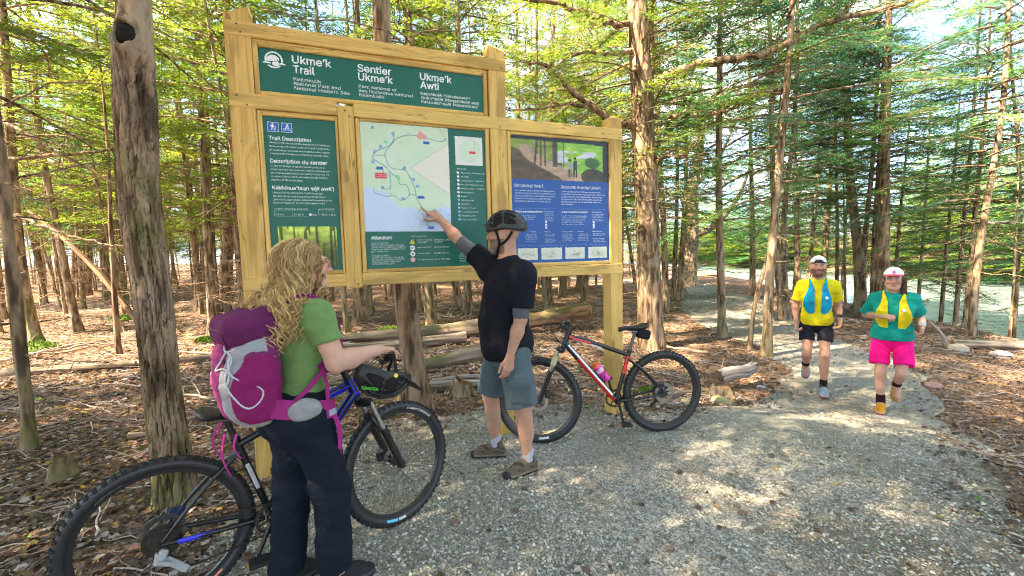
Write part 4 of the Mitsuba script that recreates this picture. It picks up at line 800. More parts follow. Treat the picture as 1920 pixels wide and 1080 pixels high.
SKIN = (.52, .30, .205)
def skin_col(base, hc=None, R=None, s=1.0, lips=(.45, .16, .13), brow=(.10, .06, .04), beard=None, hair=None):
    def f(v):
        n = meshkit.fbm(v * 22, 3, 2)[:, None]; k = np.array(base) * (.86 + .28 * n) * (1 + (meshkit.noise(v * 9, 5)[:, None] - .5) * [.10, -.05, -.05])
        if hc is None: return np.clip(k, 0, 1)
        q = (v - hc) @ R / s; near = np.linalg.norm(q, axis=1) < .17
        fr = near & (q[:, 1] > .03)
        def blend(m, c, a=1.0): k[m] = k[m] * (1 - a) + np.array(c) * a
        blend(fr & (np.hypot(np.abs(q[:, 0]) - .045, (q[:, 2] + .022) * 1.2) < .026), np.array(base) * [1.08, .82, .78], .7)
        blend(near & (q[:, 1] > .09) & (np.abs(q[:, 0]) < .016) & (q[:, 2] < 0) & (q[:, 2] > -.04), np.array(base) * [1.1, .82, .8], .6)
        if beard is not None:
            e, dens = beard
            side = (q[:, 2] < -.030 - .0 * q[:, 1]) & (q[:, 1] > -.02) & ~((np.abs(q[:, 0]) < .024) & (q[:, 2] > -.072) & (q[:, 2] < -.050) & (q[:, 1] > .06)) & (q[:, 2] < -.034 + .5 * np.maximum(0, np.abs(q[:, 0]) - .03)) & (q[:, 2] > -.135)
            blend(near & side, e, dens)
        blend(fr & (np.abs(q[:, 0]) < .023 - .15 * np.abs(q[:, 2] + .061)) & (np.abs(q[:, 2] + .0615) < .012) & (q[:, 1] > .075), lips, .8)
        blend(fr & (np.abs(q[:, 2] - .0335 + .22 * np.maximum(0, np.abs(q[:, 0]) - .03)) < .0048) & (np.abs(q[:, 0]) > .011) & (np.abs(q[:, 0]) < .052) & (q[:, 1] > .06), brow, .85)
        ex = np.abs(q[:, 0]) - .031; eye = fr & (np.hypot(ex, (q[:, 2] - .012) * 2.1) < .0145)
        blend(eye, (.55, .5, .46)); blend(eye & (np.hypot(ex, q[:, 2] - .012) < .006), (.03, .02, .015)); blend(fr & (np.abs(np.hypot(ex, (q[:, 2] - .012) * 2.0) - .016) < .0022) & (q[:, 2] > .008), (.06, .035, .025), .8)
        if hair is not None: blend(near & hair[0](q), hair[1], hair[2])
        return np.clip(k, .003, 1)
    return f

def person(root, J, D, base=SKIN, h=.006, headcol=None, hands=None, sleeve=None):
    """The continuous body: torso, limbs, head and hands. J: joints in world coordinates and F (facing of pelvis, chest, head). D: sizes."""
    B = Body(); Rp, Rc_, Rh = frame(J['Fp']), frame(J['Fc'], J['neck'] - J['pelvis']), frame(J['Fh'], J.get('up_h', (0, 0, 1)))
    torso = []
    def T(kind, *a): torso.append((kind, a))
    w = D
    mid = lerp(J['pelvis'], J['chest'], .5)
    T('ell', J['pelvis'], A(w['hip'][0], w['hip'][1], .135), Rp); T('ell', mid + Rc_ @ A(0, w.get('belly', 0), 0), A(w['waist'][0], w['waist'][1], .19), Rc_); T('ell', J['chest'], A(w['chest'][0], w['chest'][1], .20), Rc_)
    for s in 'lr':
        T('rc', J['neck'] + Rc_ @ A(0, -.01, -.02), J['sh_' + s], .058, w.get('delt', .062)); T('rc', lerp(J['neck'], J['chest'], .5), J['sh_' + s] + Rc_ @ A(0, .0, -.05), .09, .06)
        if w.get('glute'): x = 1 if s == 'r' else -1; T('ell', J['pelvis'] + Rp @ A(x * .078, -.045, -.05), A(.092, .088, .11), Rp)
        if w.get('bust'): x = 1 if s == 'r' else -1; T('ell', J['chest'] + Rc_ @ A(x * .075, .075, .0), A(.078, w['bust'], .08), Rc_)
    for kind, a in torso: (B.rc(*a, k=.05) if kind == 'rc' else B.ell(a[0], a[1], a[2], .07))
    B.rc(J['neck'] + Rc_ @ A(0, -.01, -.03), J['head'] + Rh @ A(0, -.025, -.055), w.get('neck', .058) * 1.08, w.get('neck', .058), .035)
    W, _ = add_head(B, J['head'], Rh, w.get('head', 1.0), w.get('female', False))
    ar, lr = w.get('arm', 1.0), w.get('leg', 1.0)
    for s in 'lr':
        sh, el, wr = J['sh_' + s], J['el_' + s], J['wr_' + s]
        B.rc(sh, el, .054 * ar, .042 * ar, .03); B.rc(el, lerp(el, wr, .35), .041 * ar, .044 * ar, .02); B.rc(lerp(el, wr, .3), wr, .044 * ar, .0265 * ar, .02)
        hi, kn, an = J['hip_' + s], J['kn_' + s], J['an_' + s]
        B.rc(hi, kn, .092 * lr, .058 * lr, .04); B.rc(kn, an, .056 * lr, .036 * lr, .03)
        bk = -frame(J['toe_' + s])[:, 1]
        cm = lerp(kn, an, .32) + bk * .022; B.rc(lerp(kn, an, .16) + bk * .012, lerp(kn, an, .52) + bk * .016, .048 * lr, .044 * lr, .04)
        B.rc(an, an + nrm(J['toe_' + s]) * .10 - A(0, 0, .045), .034, .03, .03)
        if hands and hands.get(s): hand_prims(B, *hands[s][0], **hands[s][1])
    lo, hi = B.bounds()
    m = sdf_mesh(B, lo, hi, h)
    put(root + '__body', m, 'm_skin', headcol or skin_col(base), True)
    return B, torso, Rp, Rc_, Rh, W

def garment(key, add, infl, col, mat='m_fabric', cuts=(), wr=.006, wf=(13, 13, 22), h=.006, seed=0, region=None, neck=None):
    """A cloth over blended primitives: ADD(body) adds them, each larger by INFL. cuts: (point, normal) keep the side the normal points away from."""
    B = Body(); add(B)
    def f(P):
        d = B(P)
        if wr: d = d - infl + wr * 2 * (meshkit.fbm(P * wf, 3, seed) - .5)
        else: d = d - infl
        for p, n in cuts: d = smax(d, (P - p) @ n, .008)
        if neck is not None: d = smax(d, -rc(P, *neck), .008)
        if region is not None: d = smax(d, region(P), .008)
        return d
    lo, hi = B.bounds(.06)
    m = sdf_mesh(f, lo, hi, h)
    put(key, m, mat, col, True)
def cloth_col(c, j=.16, f=30): return lambda v: np.clip(np.array(c) * (1 - j / 2 + j * meshkit.fbm(v * f, 3, 4)[:, None]), .002, 1)
def add_torso(B, torso, lo_k=.07):
    for kind, a in torso: (B.rc(*a, k=.05) if kind == 'rc' else B.ell(a[0], a[1], a[2], lo_k))
def band(key, pts, w, th, normal, mat, col):
    """A strap: a flat strip through pts, w wide and th thick, its face along NORMAL."""
    p = spline(pts, 18 if len(pts) > 2 else 6); t = np.gradient(p, axis=0); t /= np.linalg.norm(t, axis=1, keepdims=True)
    n = np.broadcast_to(np.asarray(normal, float), p.shape); s = np.cross(t, n); s /= np.linalg.norm(s, axis=1, keepdims=True) + 1e-9; n = np.cross(s, t)
    v = np.stack([p + s * w / 2 + n * th / 2, p - s * w / 2 + n * th / 2, p - s * w / 2 - n * th / 2, p + s * w / 2 - n * th / 2], 1).reshape(-1, 3)
    k = len(p); i, j = np.meshgrid(np.arange(k - 1), np.arange(4), indexing='ij'); q = np.stack([i * 4 + j, i * 4 + (j + 1) % 4, (i + 1) * 4 + (j + 1) % 4, (i + 1) * 4 + j], -1).reshape(-1, 4)
    v, f = VF((v, q)); e = (k - 1) * 4; f = np.vstack([f, [[0, 2, 1], [0, 3, 2], [e, e + 1, e + 2], [e, e + 2, e + 3]]])
    put(key, (v, f), mat, col, 30)

def bike_helmet(root, c, R, s, col, vents=True, visor=.05, letters_=None, mat='m_satin'):
    """c: centre of the head opening; R: columns right, forward, up."""
    W = lambda *p: c + R @ (A(*p) * s)
    def f(P):
        q = (P - c) @ R / s
        d = ell(q, A(0, -.008, .0), A(.102, .138, .118)); d = smin(d, rbox(q, A(0, -.095, -.012), (.07, .045, .045), .03), .04)
        d = smax(d, -(q[:, 2] + .018 - .10 * np.maximum(0, -q[:, 1]) * 0 + .25 * np.clip(-q[:, 1] - .02, 0, .09)), .012)
        d = np.maximum(d, -ell(q, A(0, -.008, -.02), A(.083, .112, .105)))
        if vents:
            for x in (0, .036, .068, .088, .098):
                for y0, y1 in ((.068, .112), (.0, .042), (-.088, -.036)):
                    for sx in ((1, -1) if x else (1,)):
                        o = lambda y, xx: A(sx * xx * .94, y, .110 * math.sqrt(max(.02, 1 - (xx / .104) ** 2 - ((y + .008) / .142) ** 2)))
                        d = smax(d, -rc(q, o(y0, x), o(y1, x), .0125, .0155), .005)
        return d * s
    m = sdf_mesh(f, c - .19 * s, c + .19 * s, .0048)
    put(root + '__shell', m, mat, lambda v: np.array(col) * (.8 + .4 * meshkit.noise(v * 60, 2)[:, None]), True)
    liner = sdf_mesh(lambda P: (lambda q: np.maximum(np.maximum(np.abs(ell(q, A(0, -.008, -.005), A(.092, .123, .108))) - .005, -(q[:, 2] + .02)), -1))((P - c) @ R / s) * s, c - .19 * s, c + .19 * s, .007)
    put(root + '__liner', liner, 'm_matte', (.012, .012, .013), True)
    if visor:
        def g(P):
            q = (P - c) @ R / s; y = q[:, 1] - .10
            top = .028 + .012 * y / .05 - .55 * q[:, 0] ** 2 / .1 * .5 + visor * .25 * np.sin(np.clip(y / visor, -1, 1.3)) * .4
            d = np.maximum(np.abs(q[:, 2] - top) - .004, np.hypot(q[:, 0] / .088, np.maximum(q[:, 1] - .045, -.02) / (.075 + visor)) * .08 - .08)
            return np.maximum(d, .055 - q[:, 1]) * s * .8
        put(root + '__visor', sdf_mesh(g, c - .30 * s, c + .30 * s, .0048), mat, col, True)
    return W

# ---- the man in front of the sign
Fp = A(math.cos(2.72), math.sin(2.72), 0); Fc = A(math.cos(2.66), math.sin(2.66), 0); Fh = A(math.cos(2.90), math.sin(2.90), .06)
J = dict(pelvis=A(-.045, 3.22, .93), chest=A(-.045, 3.23, 1.33), neck=A(-.03, 3.235, 1.575), head=A(-.055, 3.235, 1.775), Fp=Fp, Fc=Fc, Fh=Fh,
    sh_r=A(-.175, 3.40, 1.54), el_r=A(-.40, 3.47, 1.735), wr_r=A(-.565, 3.525, 1.925), sh_l=A(.075, 3.07, 1.485), el_l=A(.055, 3.03, 1.165), wr_l=A(-.028, 3.0, .905),
    hip_r=A(-.10, 3.31, .90), kn_r=A(-.195, 3.37, .50), an_r=A(-.165, 3.39, .092), hip_l=A(.0, 3.13, .90), kn_l=A(.055, 3.09, .50), an_l=A(.085, 3.125, .092), toe_r=A(-1, .03, 0), toe_l=A(-.86, -.5, 0))
tipv = A(-.690, 3.560, 2.035) - J['wr_r']
MAN = 'person'; Rh = frame(Fh)
B, torso, Rp, Rc_, Rh, W = person(MAN, J, dict(hip=(.175, .135), waist=(.185, .168), chest=(.19, .145), belly=.03, arm=1.06, leg=1.03, head=1.08, neck=.066, delt=.066), h=.005,
    headcol=skin_col((.50, .275, .185), J['head'], Rh, 1.08, beard=((.10, .085, .075), .75), hair=(lambda q: (q[:, 2] > .045) & (q[:, 1] < .06), (.15, .1, .08), .5)),
    hands=dict(r=((J['wr_r'], tipv, A(-.3, .75, -.55), 1), dict(s=1.05, curls=[(.02, .06, .04), (.75, 1.0, .6), (.85, 1.1, .7), (.8, 1.0, .7)], thumb=((.6, .65, .35), (.85, .35, .45), (.9, .0, .5)))),
        l=((J['wr_l'], A(-.14, -.06, -1), A(-.45, .85, 0), -1), dict(s=1.05, curls=[(.35, .5, .3), (.4, .55, .35), (.42, .6, .35), (.45, .6, .4)], thumb=((.75, .5, .35), (.95, .2, .25), (1, .05, .25))))))
tag(MAN, 'man in a black tee shirt and bike helmet pointing at the map on the sign', 'person')
def shirt(B):
    add_torso(B, torso); B.ell(J['pelvis'] + A(0, 0, .02), A(.195, .165, .15), Rp, .08)
    B.rc(J['sh_r'], lerp(J['sh_r'], J['el_r'], .75), .075, .066, .04, cut=.155); B.rc(J['sh_l'], J['el_l'], .078, .070, .04, cut=.225)
zc = A(0, 0, 1)
garment(MAN + '__tee_shirt', shirt, .021, cloth_col((.008, .009, .016), .5), cuts=[(J['pelvis'] + A(0, 0, -.062), nrm(A(.10, .0, -1)))], wr=.0075, wf=(8, 8, 11), seed=3, neck=(J['neck'] + A(-.012, 0, .075), J['head'], .084, .10))
for nm, s_, a, b, t0, t1 in (('undersleeve', 'r', .058, .052, .30, 1.04), ('undersleeve_001', 'l', .060, .053, .55, .97)):
    d = J['el_' + s_] - J['sh_' + s_]; L = np.linalg.norm(d); p0 = J['sh_' + s_] + d * t0
    garment(f'{MAN}__{nm}', lambda B: B.rc(p0, J['sh_' + s_] + d * t1, a, b, .02, cut=L * (t1 - t0)), .003, cloth_col((.10, .115, .125), .3, 60), wr=.004, wf=(25, 25, 40))
def shorts(B):
    B.ell(J['pelvis'], A(.172, .132, .16), Rp, .07)
    for s in 'lr': B.rc(J['hip_' + s], J['kn_' + s], .112, .108, .03, cut=.375 if s == 'l' else .36)
garment(MAN + '__shorts', shorts, .008, cloth_col((.088, .125, .142), .3), cuts=[(J['pelvis'] + A(0, 0, .05), zc)], wr=.012, wf=(8, 8, 12), seed=9)
pk = J['hip_l'] + (J['kn_l'] - J['hip_l']) * .62 + A(.01, -.112, 0)
put(MAN + '__shorts__cargo_pocket', sdf_mesh(lambda P: rbox(P, pk, (.075, .022, .085), .012, rotz(-.25)) + .004 * (meshkit.fbm(P * 20, 2) - .5), pk - .15, pk + .15, .005), 'm_fabric', cloth_col((.08, .115, .13), .3), True)
put(MAN + '__shorts__pocket_flap', sdf_mesh(lambda P: rbox(P, pk + A(0, -.004, .058), (.079, .024, .024), .006, rotz(-.25)), pk - .15, pk + .15, .005), 'm_fabric', cloth_col((.09, .127, .144), .3), True)
for k, s_ in enumerate('rl'):
    nm = ('shoe', 'shoe_001')[k]; an = J['an_' + s_]
    shoe(f'{MAN}__{nm}', an, J['toe_' + s_], (0, 0, 1), 1.06, [(.13, .10, .075), (.03, .03, .032), (.24, .19, .12), (.3, .27, .22), (.055, .045, .035)], .012)
    put(f'{MAN}__sock' + ('', '_001')[k], tube([an + A(0, 0, .0), an + A(.0, 0, .075), an + A(0, 0, .085)], [.046, .0455, .042], 18), 'm_cloth', (.42, .44, .50), 40)
Hc = J['head'] + Rh @ A(0, -.012, .052)
bike_helmet(MAN + '__helmet', Hc, Rh @ axis_rot((1, 0, 0), -.10), 1.10, (.030, .034, .034), True, .022)
hw = lambda *p: J['head'] + Rh @ (A(*p) * 1.08)
for k, x in enumerate((-1, 1)):
    for i, pts in enumerate(([hw(x * .090, .035, .045), hw(x * .0835, .012, -.03), hw(x * .074, .012, -.075), hw(x * .045, .035, -.125), hw(0, .045, -.135)], [hw(x * .085, -.085, .015), hw(x * .0815, -.04, -.045), hw(x * .077, .005, -.07)])):
        band(f'{MAN}__helmet__strap' + (f'_{k * 2 + i:03d}' if k * 2 + i else ''), pts, .018, .003, Rh @ A(x, .1, 0), 'm_cloth', (.012, .012, .013))
put(MAN + '__beard', sdf_mesh(lambda P: np.maximum(rc(P, hw(-.02, .066, -.105), hw(.02, .066, -.105), .033, .033) + .010 * (meshkit.fbm(P * 90, 2) - .5), -1), hw(0, .066, -.105) - .09, hw(0, .066, -.105) + .09, .0045), 'm_matte', lambda v: np.array([.16, .14, .12]) * (.4 + 1.4 * meshkit.noise(v * 160, 4)[:, None]), True)

# ---- the woman with the backpack
az = .88; F = A(math.cos(az), math.sin(az), 0); R = A(F[1], -F[0], 0); o = A(-1.062, 2.075, 0)
L_ = lambda r, f, z: o + R * r + F * f + A(0, 0, z * .985)
gr, gl = NEAR['grips'][1], NEAR['grips'][0]
mid_r, mid_l = lerp(gr[0], gr[1], .5), lerp(gl[0], gl[1], .5)
wr_r = mid_r - nrm(mid_r - A(-.82, 2.0, 1.14)) * .075 + A(0, 0, .045); wr_l = mid_l + A(-.06, -.06, .05)
J = dict(pelvis=L_(0, 0, .93), chest=L_(0, .03, 1.26), neck=L_(0, .03, 1.465), head=L_(.005, .075, 1.62), Fp=F, Fc=F, Fh=A(math.cos(.50), math.sin(.50), .04),
    sh_r=L_(.150, .045, 1.39), el_r=A(-.835, 1.995, 1.14), wr_r=wr_r, sh_l=L_(-.150, .045, 1.39), el_l=L_(-.24, .12, 1.16), wr_l=wr_l,
    hip_r=L_(.09, 0, .90), kn_r=L_(.12, .075, .50), an_r=L_(.135, .07, .088), hip_l=L_(-.09, 0, .90), kn_l=L_(-.07, -.02, .50), an_l=L_(-.055, -.085, .088), toe_r=F * .9 + R * .35, toe_l=F - R * .0)
WOM = 'person_001'; Rh = frame(J['Fh'])
bar_dir_r = nrm(gr[0] - gr[1])
B, torso, Rp, Rc_, Rh, W = person(WOM, J, dict(hip=(.150, .112), waist=(.122, .096), chest=(.134, .100), bust=.062, glute=True, arm=1.08, leg=1.0, head=.97, neck=.050, female=True, delt=.056), base=(.56, .32, .22), h=.005,
    headcol=skin_col((.58, .34, .245), J['head'], Rh, .97),
    hands=dict(r=((J['wr_r'], mid_r + A(.02, .03, .042) - J['wr_r'], A(0.0, .0, -1), 1), dict(s=.94, curls=[(.55, 1.0, .7), (.6, 1.05, .75), (.6, 1.05, .75), (.65, 1.0, .75)], thumb=((.5, .7, .5), (.7, .3, .7), (.6, -.1, .7)))),
        l=((J['wr_l'], mid_l + A(.03, .04, .035) - J['wr_l'], A(0, 0, -1), -1), dict(s=.94, curls=[(.45, .8, .6), (.5, .9, .6), (.55, .95, .6), (.6, .9, .6)], thumb=((.5, .7, .4), (.8, .3, .5), (.7, 0, .6))))))
tag(WOM, 'woman with long curly blonde hair and a purple backpack holding a blue bike', 'person')
def tee(B):
    add_torso(B, torso)
    for s in 'lr': B.rc(J['sh_' + s], J['el_' + s], .058, .055, .03, cut=.135)
garment(WOM + '__tee_shirt', tee, .009, cloth_col((.150, .265, .090), .15), cuts=[(J['pelvis'] + A(0, 0, .075), A(0, 0, -1))], wr=.007, wf=(10, 10, 20), seed=5, neck=(J['neck'] + F * .015 + A(0, 0, .055), J['head'], .068, .09))
def trousers(B):
    B.ell(J['pelvis'], A(.155, .118, .16), Rp, .07)
    for s in 'lr':
        x = 1 if s == 'r' else -1
        B.ell(J['pelvis'] + Rp @ A(x * .085, -.056, -.05), A(.112, .108, .13), Rp, .06)
        B.rc(J['hip_' + s], J['kn_' + s], .100, .084, .05); B.rc(J['kn_' + s], J['an_' + s] + A(0, 0, .03), .083, .078, .04, cut=.41)
garment(WOM + '__trousers', trousers, .004, cloth_col((.008, .013, .024), .5), cuts=[(J['pelvis'] + A(0, 0, .105), A(0, 0, 1)), (A(0, 0, .035), A(0, 0, -1))], wr=.017, wf=(7, 7, 10), seed=12)
for k, s_ in enumerate('lr'): shoe(f'{WOM}__' + ('shoe', 'shoe_001')[k], J['an_' + s_], J['toe_' + s_], (0, 0, 1), .94, [(.02, .021, .024), (.02, .02, .02), (.06, .06, .065), (.4, .4, .42)], 0)
# spectacles
hw = lambda *p: J['head'] + Rh @ (A(*p) * .97)
gm = []
for x in (-1, 1):
    gm += [tube([hw(x * .033 + .024 * math.cos(a), .108 - .1 * abs(.024 * math.cos(a)), .008 + .020 * math.sin(a)) for a in np.linspace(0, 2 * np.pi, 21)], .0022, 6, False), tube([hw(x * .057, .104, .014), hw(x * .078, .04, .012), hw(x * .080, -.01, .006)], .002, 6)]
    put(WOM + '__glasses__lens' + ('' if x < 0 else '_001'), VF(([hw(x * .033 + .023 * math.cos(a), .1075, .008 + .019 * math.sin(a)) for a in np.arange(16) * np.pi / 8], [[0, i, i + 1] for i in range(1, 15)])), 'm_lens', smooth=False)
gm.append(tube([hw(-.01, .108, .012), hw(0, .111, .015), hw(.01, .108, .012)], .0022, 6))
put(WOM + '__glasses', cat(gm), 'm_metal', (.55, .36, .16), True)
# curly hair: a cap close to the scalp and several hundred spiral locks
r = np.random.default_rng(21)
hc = lambda P: (lambda q: smin(smax(ell(q, A(0, -.022, .036), A(.088, .104, .094)), q[:, 1] - .075 + .5 * np.clip(-q[:, 2], 0, 1), .02), smax(rc(q, A(0, -.055, 0), A(0, -.075, -.19), .085, .085), q[:, 1] - .01, .03), .05))((P - J['head']) @ Rh) - .004 + .016 * (meshkit.fbm(P * 45, 2) - .5)
put(WOM + '__hair', sdf_mesh(hc, J['head'] + A(-.32, -.32, -.36), J['head'] + A(.32, .32, .2), .006), 'm_matte', lambda v: np.array([.30, .19, .085]) * (.35 + 1.0 * meshkit.fbm(v * [50, 50, 16], 3)[:, None]), True)
lk, lc = [], []
for i in range(175):
    th = r.uniform(0, 2 * np.pi); el = r.uniform(.03, 1.15)
    d = A(math.cos(th) * math.sin(el * 1.35), math.sin(th) * math.sin(el * 1.35), math.cos(el * 1.35))
    if d[1] > .62 and d[2] < .75: continue
    p0 = A(0, -.022, .036) + d * A(.086, .102, .092)
    ln = r.uniform(.25, .42) + .05 * d[2]; n = 60
    out = nrm(A(d[0], d[1] - .35, 0)); sw = r.uniform(.75, 1.2)
    x1, y1 = out[0] * .112 * sw, -.02 + out[1] * .118 * sw
    if d[1] > .15: y1 = min(y1, .055)
    ctrl = [p0, A(lerp(p0[0], x1, .8), lerp(p0[1], y1, .8), p0[2] - .05), A(x1, y1, -.07), A(x1 * 1.40, y1 * 1.35 - .05, -.07 - (ln - .12) * .5), A(x1 * 1.45, y1 * 1.35 - .07, .0 - (ln - .02))]
    q = spline(ctrl, n); _, a, b = frames(q); s = np.linspace(0, 1, n); L = np.r_[0, np.cumsum(np.linalg.norm(np.diff(q, axis=0), axis=1))]
    fq, am0, ph0, hand_, tone = r.uniform(75, 120), r.uniform(.7, 1.3), r.uniform(0, 6.3), r.choice([-1, 1]), r.random()
    for _ in range(8):
        am = (.0015 + .012 * sstep(.05, .6, s)) * am0 * r.uniform(.75, 1.2); ph = ph0 + r.normal(0, .35) + L * fq * r.uniform(.96, 1.04) * hand_
        off = (a * r.normal(0, .0055) + b * r.normal(0, .0055)) * (1 + 1.2 * s[:, None] ** 2)
        cut = int(n * r.uniform(.78, 1)); p = (q + off + a * (am * np.cos(ph))[:, None] + b * (am * np.sin(ph))[:, None])[:cut]; sc_ = s[:cut]
        lk.append(tube(p, r.uniform(.0016, .0030) * np.minimum(1, np.minimum(sc_ * 8 + .5, (sc_[-1] - sc_) * 6 + .2)), 4, False))
        c = lerp(A(.78, .58, .27), A(.30, .185, .08), np.clip(tone + r.normal(0, .22), 0, 1)) * (.85 + .4 * sc_[:, None] * A(1, .95, .8)); lc.append(np.repeat(np.clip(c, 0, .9), 4, 0))
for i in range(130):
    th = r.uniform(0, 2 * np.pi); z = r.uniform(-.28, .10); p = A(.105 * math.cos(th), -.02 + .11 * math.sin(th), z) * (1.0 if z < 0 else .95)
    if p[1] > .05: continue
    d = nrm(A(math.cos(th), math.sin(th) - .3, r.normal(-.2, .5))); q = spline([p, p + d * .03, p + d * .06 + A(0, 0, -.02), p + d * .075 + r.normal(0, .012, 3) + A(0, 0, -.05)], 14); lk.append(tube(q, np.linspace(.0014, .0008, 14), 3, False)); lc.append(np.tile(A(.72, .54, .26) * r.uniform(.5, 1.1), (14 * 3, 1)))
lm = cat(lk); put(WOM + '__hair__curls', (J['head'] + lm[0] @ Rh.T, lm[1]), 'm_matte', np.vstack(lc), True); tag(WOM + '__hair__curls', kind='stuff')
# backpack
PK = frame(F)
pw = lambda x, y, z: o + PK @ A(x, y, z)
def pack(P):
    q = (P - o) @ PK
    wz = np.interp(q[:, 2], [.86, .95, 1.1, 1.25, 1.35], [.097, .125, .143, .134, .112]); dz = np.interp(q[:, 2], [.86, .95, 1.1, 1.25, 1.35], [.075, .11, .13, .115, .09])
    y = q[:, 1] + .104 + dz * .92
    d = (np.hypot(np.abs(q[:, 0] / wz) ** 1.35, np.abs(y / dz) ** 1.35) ** (1 / 1.35) - 1) * .11
    d = smax(d, np.abs(q[:, 2] - 1.105) - .225, .09)
    return d * .75 + .016 * (meshkit.fbm(P * [9, 9, 13], 3, 7) - .5)
def pack_col(v):
    q = (v - o) @ PK; n = meshkit.fbm(v * [14, 14, 20], 3, 3)[:, None]
    k = lerp(A(.23, .034, .135), A(.145, .02, .092), n) * (.8 + .4 * n)
    back = q[:, 1] < -.176
    zc_ = (q[:, 2] - .9) / .42; arc = .062 + .07 * zc_ ** 1.6
    k[back & (np.abs(q[:, 0] - arc) < .026) & (q[:, 2] > .9)] = (.31, .32, .34); 
    k[(q[:, 2] < .915)] = (.40, .38, .36)
    mesh_p = (q[:, 0] > arc + .026) & (q[:, 2] < 1.22) & (q[:, 2] > .915); k[mesh_p] = k[mesh_p] * [1.25, .6, 1.0]
    k[(q[:, 0] < -.03) & (q[:, 2] < 1.2) & (q[:, 2] > .915)] *= [1.15, 1.3, 1.2]
    return np.clip(k, .004, .9)
BP = 'backpack'
put(BP + '__main_pocket', sdf_mesh(pack, pw(0, -.25, 1.12) - .42, pw(0, -.25, 1.12) + .42, .0042), 'm_fabric', pack_col, True)
lidc = pw(0, -.208, 1.34); Rl = PK @ axis_rot((1, 0, 0), .25)
put(BP + '__lid', sdf_mesh(lambda P: rbox(P, lidc, (.130, .118, .074), .060, Rl) + .03 * (meshkit.fbm(P * [8, 8, 10], 3, 9) - .5), lidc - .28, lidc + .28, .006), 'm_fabric', cloth_col((.125, .018, .085), .4, 14), True)
def bk(x, z, e=.004):
    ys = np.linspace(-.48, -.1, 160); 
    while True:
        ins = pack(np.array([pw(x, y, z) for y in ys])) < 0
        if ins.any(): return pw(x, ys[np.argmax(ins)] - e, z)
        x *= .94
for k, pts in enumerate(([(.03, 1.25), (.06, 1.22), (.05, 1.14), (.065, 1.05), (.095, 1.0), (.10, 1.06), (.07, 1.15), (.055, 1.23)], [(.03, 1.25), (.0, 1.2), (-.01, 1.17), (.03, 1.18), (.06, 1.16), (.05, 1.1)], [(.0, 1.27), (.03, 1.25), (.06, 1.26)])):
    put(BP + '__cord' + (f'_{k:03d}' if k else ''), tube(spline([bk(p[0] + .05, p[1], .006) for p in pts], 40), .0040, 7), 'm_satin', (.48, .50, .53), True)
put(BP + '__star_emblem', cat([tube([bk(-.11 + .016 * math.cos(a), 1.14 + .016 * math.sin(a), .004), bk(-.11 - .016 * math.cos(a), 1.14 - .016 * math.sin(a), .004)], .0028, 5) for a in np.arange(4) * np.pi / 4]), 'm_satin', (.6, .58, .66), False)
PINK = (.33, .03, .18)
# shoulder straps over the tee shirt
for k, x in enumerate((1, -1)):
    band(BP + '__shoulder_strap' + ('', '_001')[k], [pw(x * .085, -.115, 1.40), pw(x * .105, -.04, 1.465), pw(x * .12, .07, 1.44), pw(x * .12, .155, 1.33), pw(x * .13, .15, 1.2), pw(x * .15, .05, 1.10)], .055, .012, PK @ A(x * .3, .5, .7), 'm_fabric', (.20, .02, .12))
    band(BP + '__strap_webbing' + ('', '_001')[k], [pw(x * .155, .06, 1.105), pw(x * .165, -.03, 1.03), pw(x * .15, -.11, .97)], .022, .003, PK @ A(x, 0, 0), 'm_cloth', PINK)
    band(BP + '__strap_tail' + ('', '_001')[k], [pw(x * .16, .055, 1.10), pw(x * .172, .06, 1.0), pw(x * .178, .05, .87)], .018, .003, PK @ A(x, 0, .2), 'm_cloth', PINK)
    # hip belt with its wing pocket
    band(BP + '__hip_belt' + ('', '_001')[k], [pw(x * .11, -.16, .965), pw(x * .175, -.10, .955), pw(x * .19, .0, .93), pw(x * .165, .09, .905)], .085, .016, PK @ A(x, .1, .15), 'm_fabric', PINK)
    hpk = pw(x * .188, -.055, .945); Rhp = PK @ rotz(-x * .18)
    put(BP + '__belt_pocket' + ('', '_001')[k], sdf_mesh(lambda P: ell(P, hpk, (.030, .072, .054), Rhp) + .008 * (meshkit.fbm(P * 26, 2) - .5), hpk - .14, hpk + .14, .005), 'm_fabric', cloth_col((.29, .30, .295), .5, 25), True)
    put(BP + '__buckle' + ('', '_001')[k], xf(box(.012, .045, .032, .004), PK @ rotz(x * .2), pw(x * .180, .075, .895)), 'm_satin', (.35, .33, .40), 30)
    band(BP + '__belt_tail' + ('', '_001')[k], [pw(x * .182, .082, .885), pw(x * .19, .10, .80), pw(x * .186, .10, .73), pw(x * .18, .095, .655)], .024, .003, PK @ A(x, .2, 0), 'm_cloth', (.36, .03, .20))
for k, (x, y, z0, z1) in enumerate(((-.10, -.30, .90, .80), (-.04, -.34, .90, .76), (.03, -.33, .89, .70), (.08, -.30, .89, .78), (-.14, -.24, 1.18, .86))):
    band(BP + '__hanging_strap' + (f'_{k:03d}' if k else ''), [pw(x, y, z0), pw(x * 1.05, y - .015, lerp(z0, z1, .5)), pw(x * 1.02, y + .01, z1)], .013, .003, PK @ A(.2, -1, 0), 'm_cloth', (.36, .03, .20))
for k, pts in enumerate(([(-.12, 1.30), (-.06, 1.285), (.0, 1.28), (.06, 1.285), (.11, 1.295)], [(-.11, .95), (-.05, .945), (.02, .94), (.09, .945)])):
    put(BP + '__seam' + (f'_{k:03d}' if k else ''), tube(spline([bk(*p, .001) for p in pts], 24), .0024, 5), 'm_cloth', (.05, .008, .035), True)
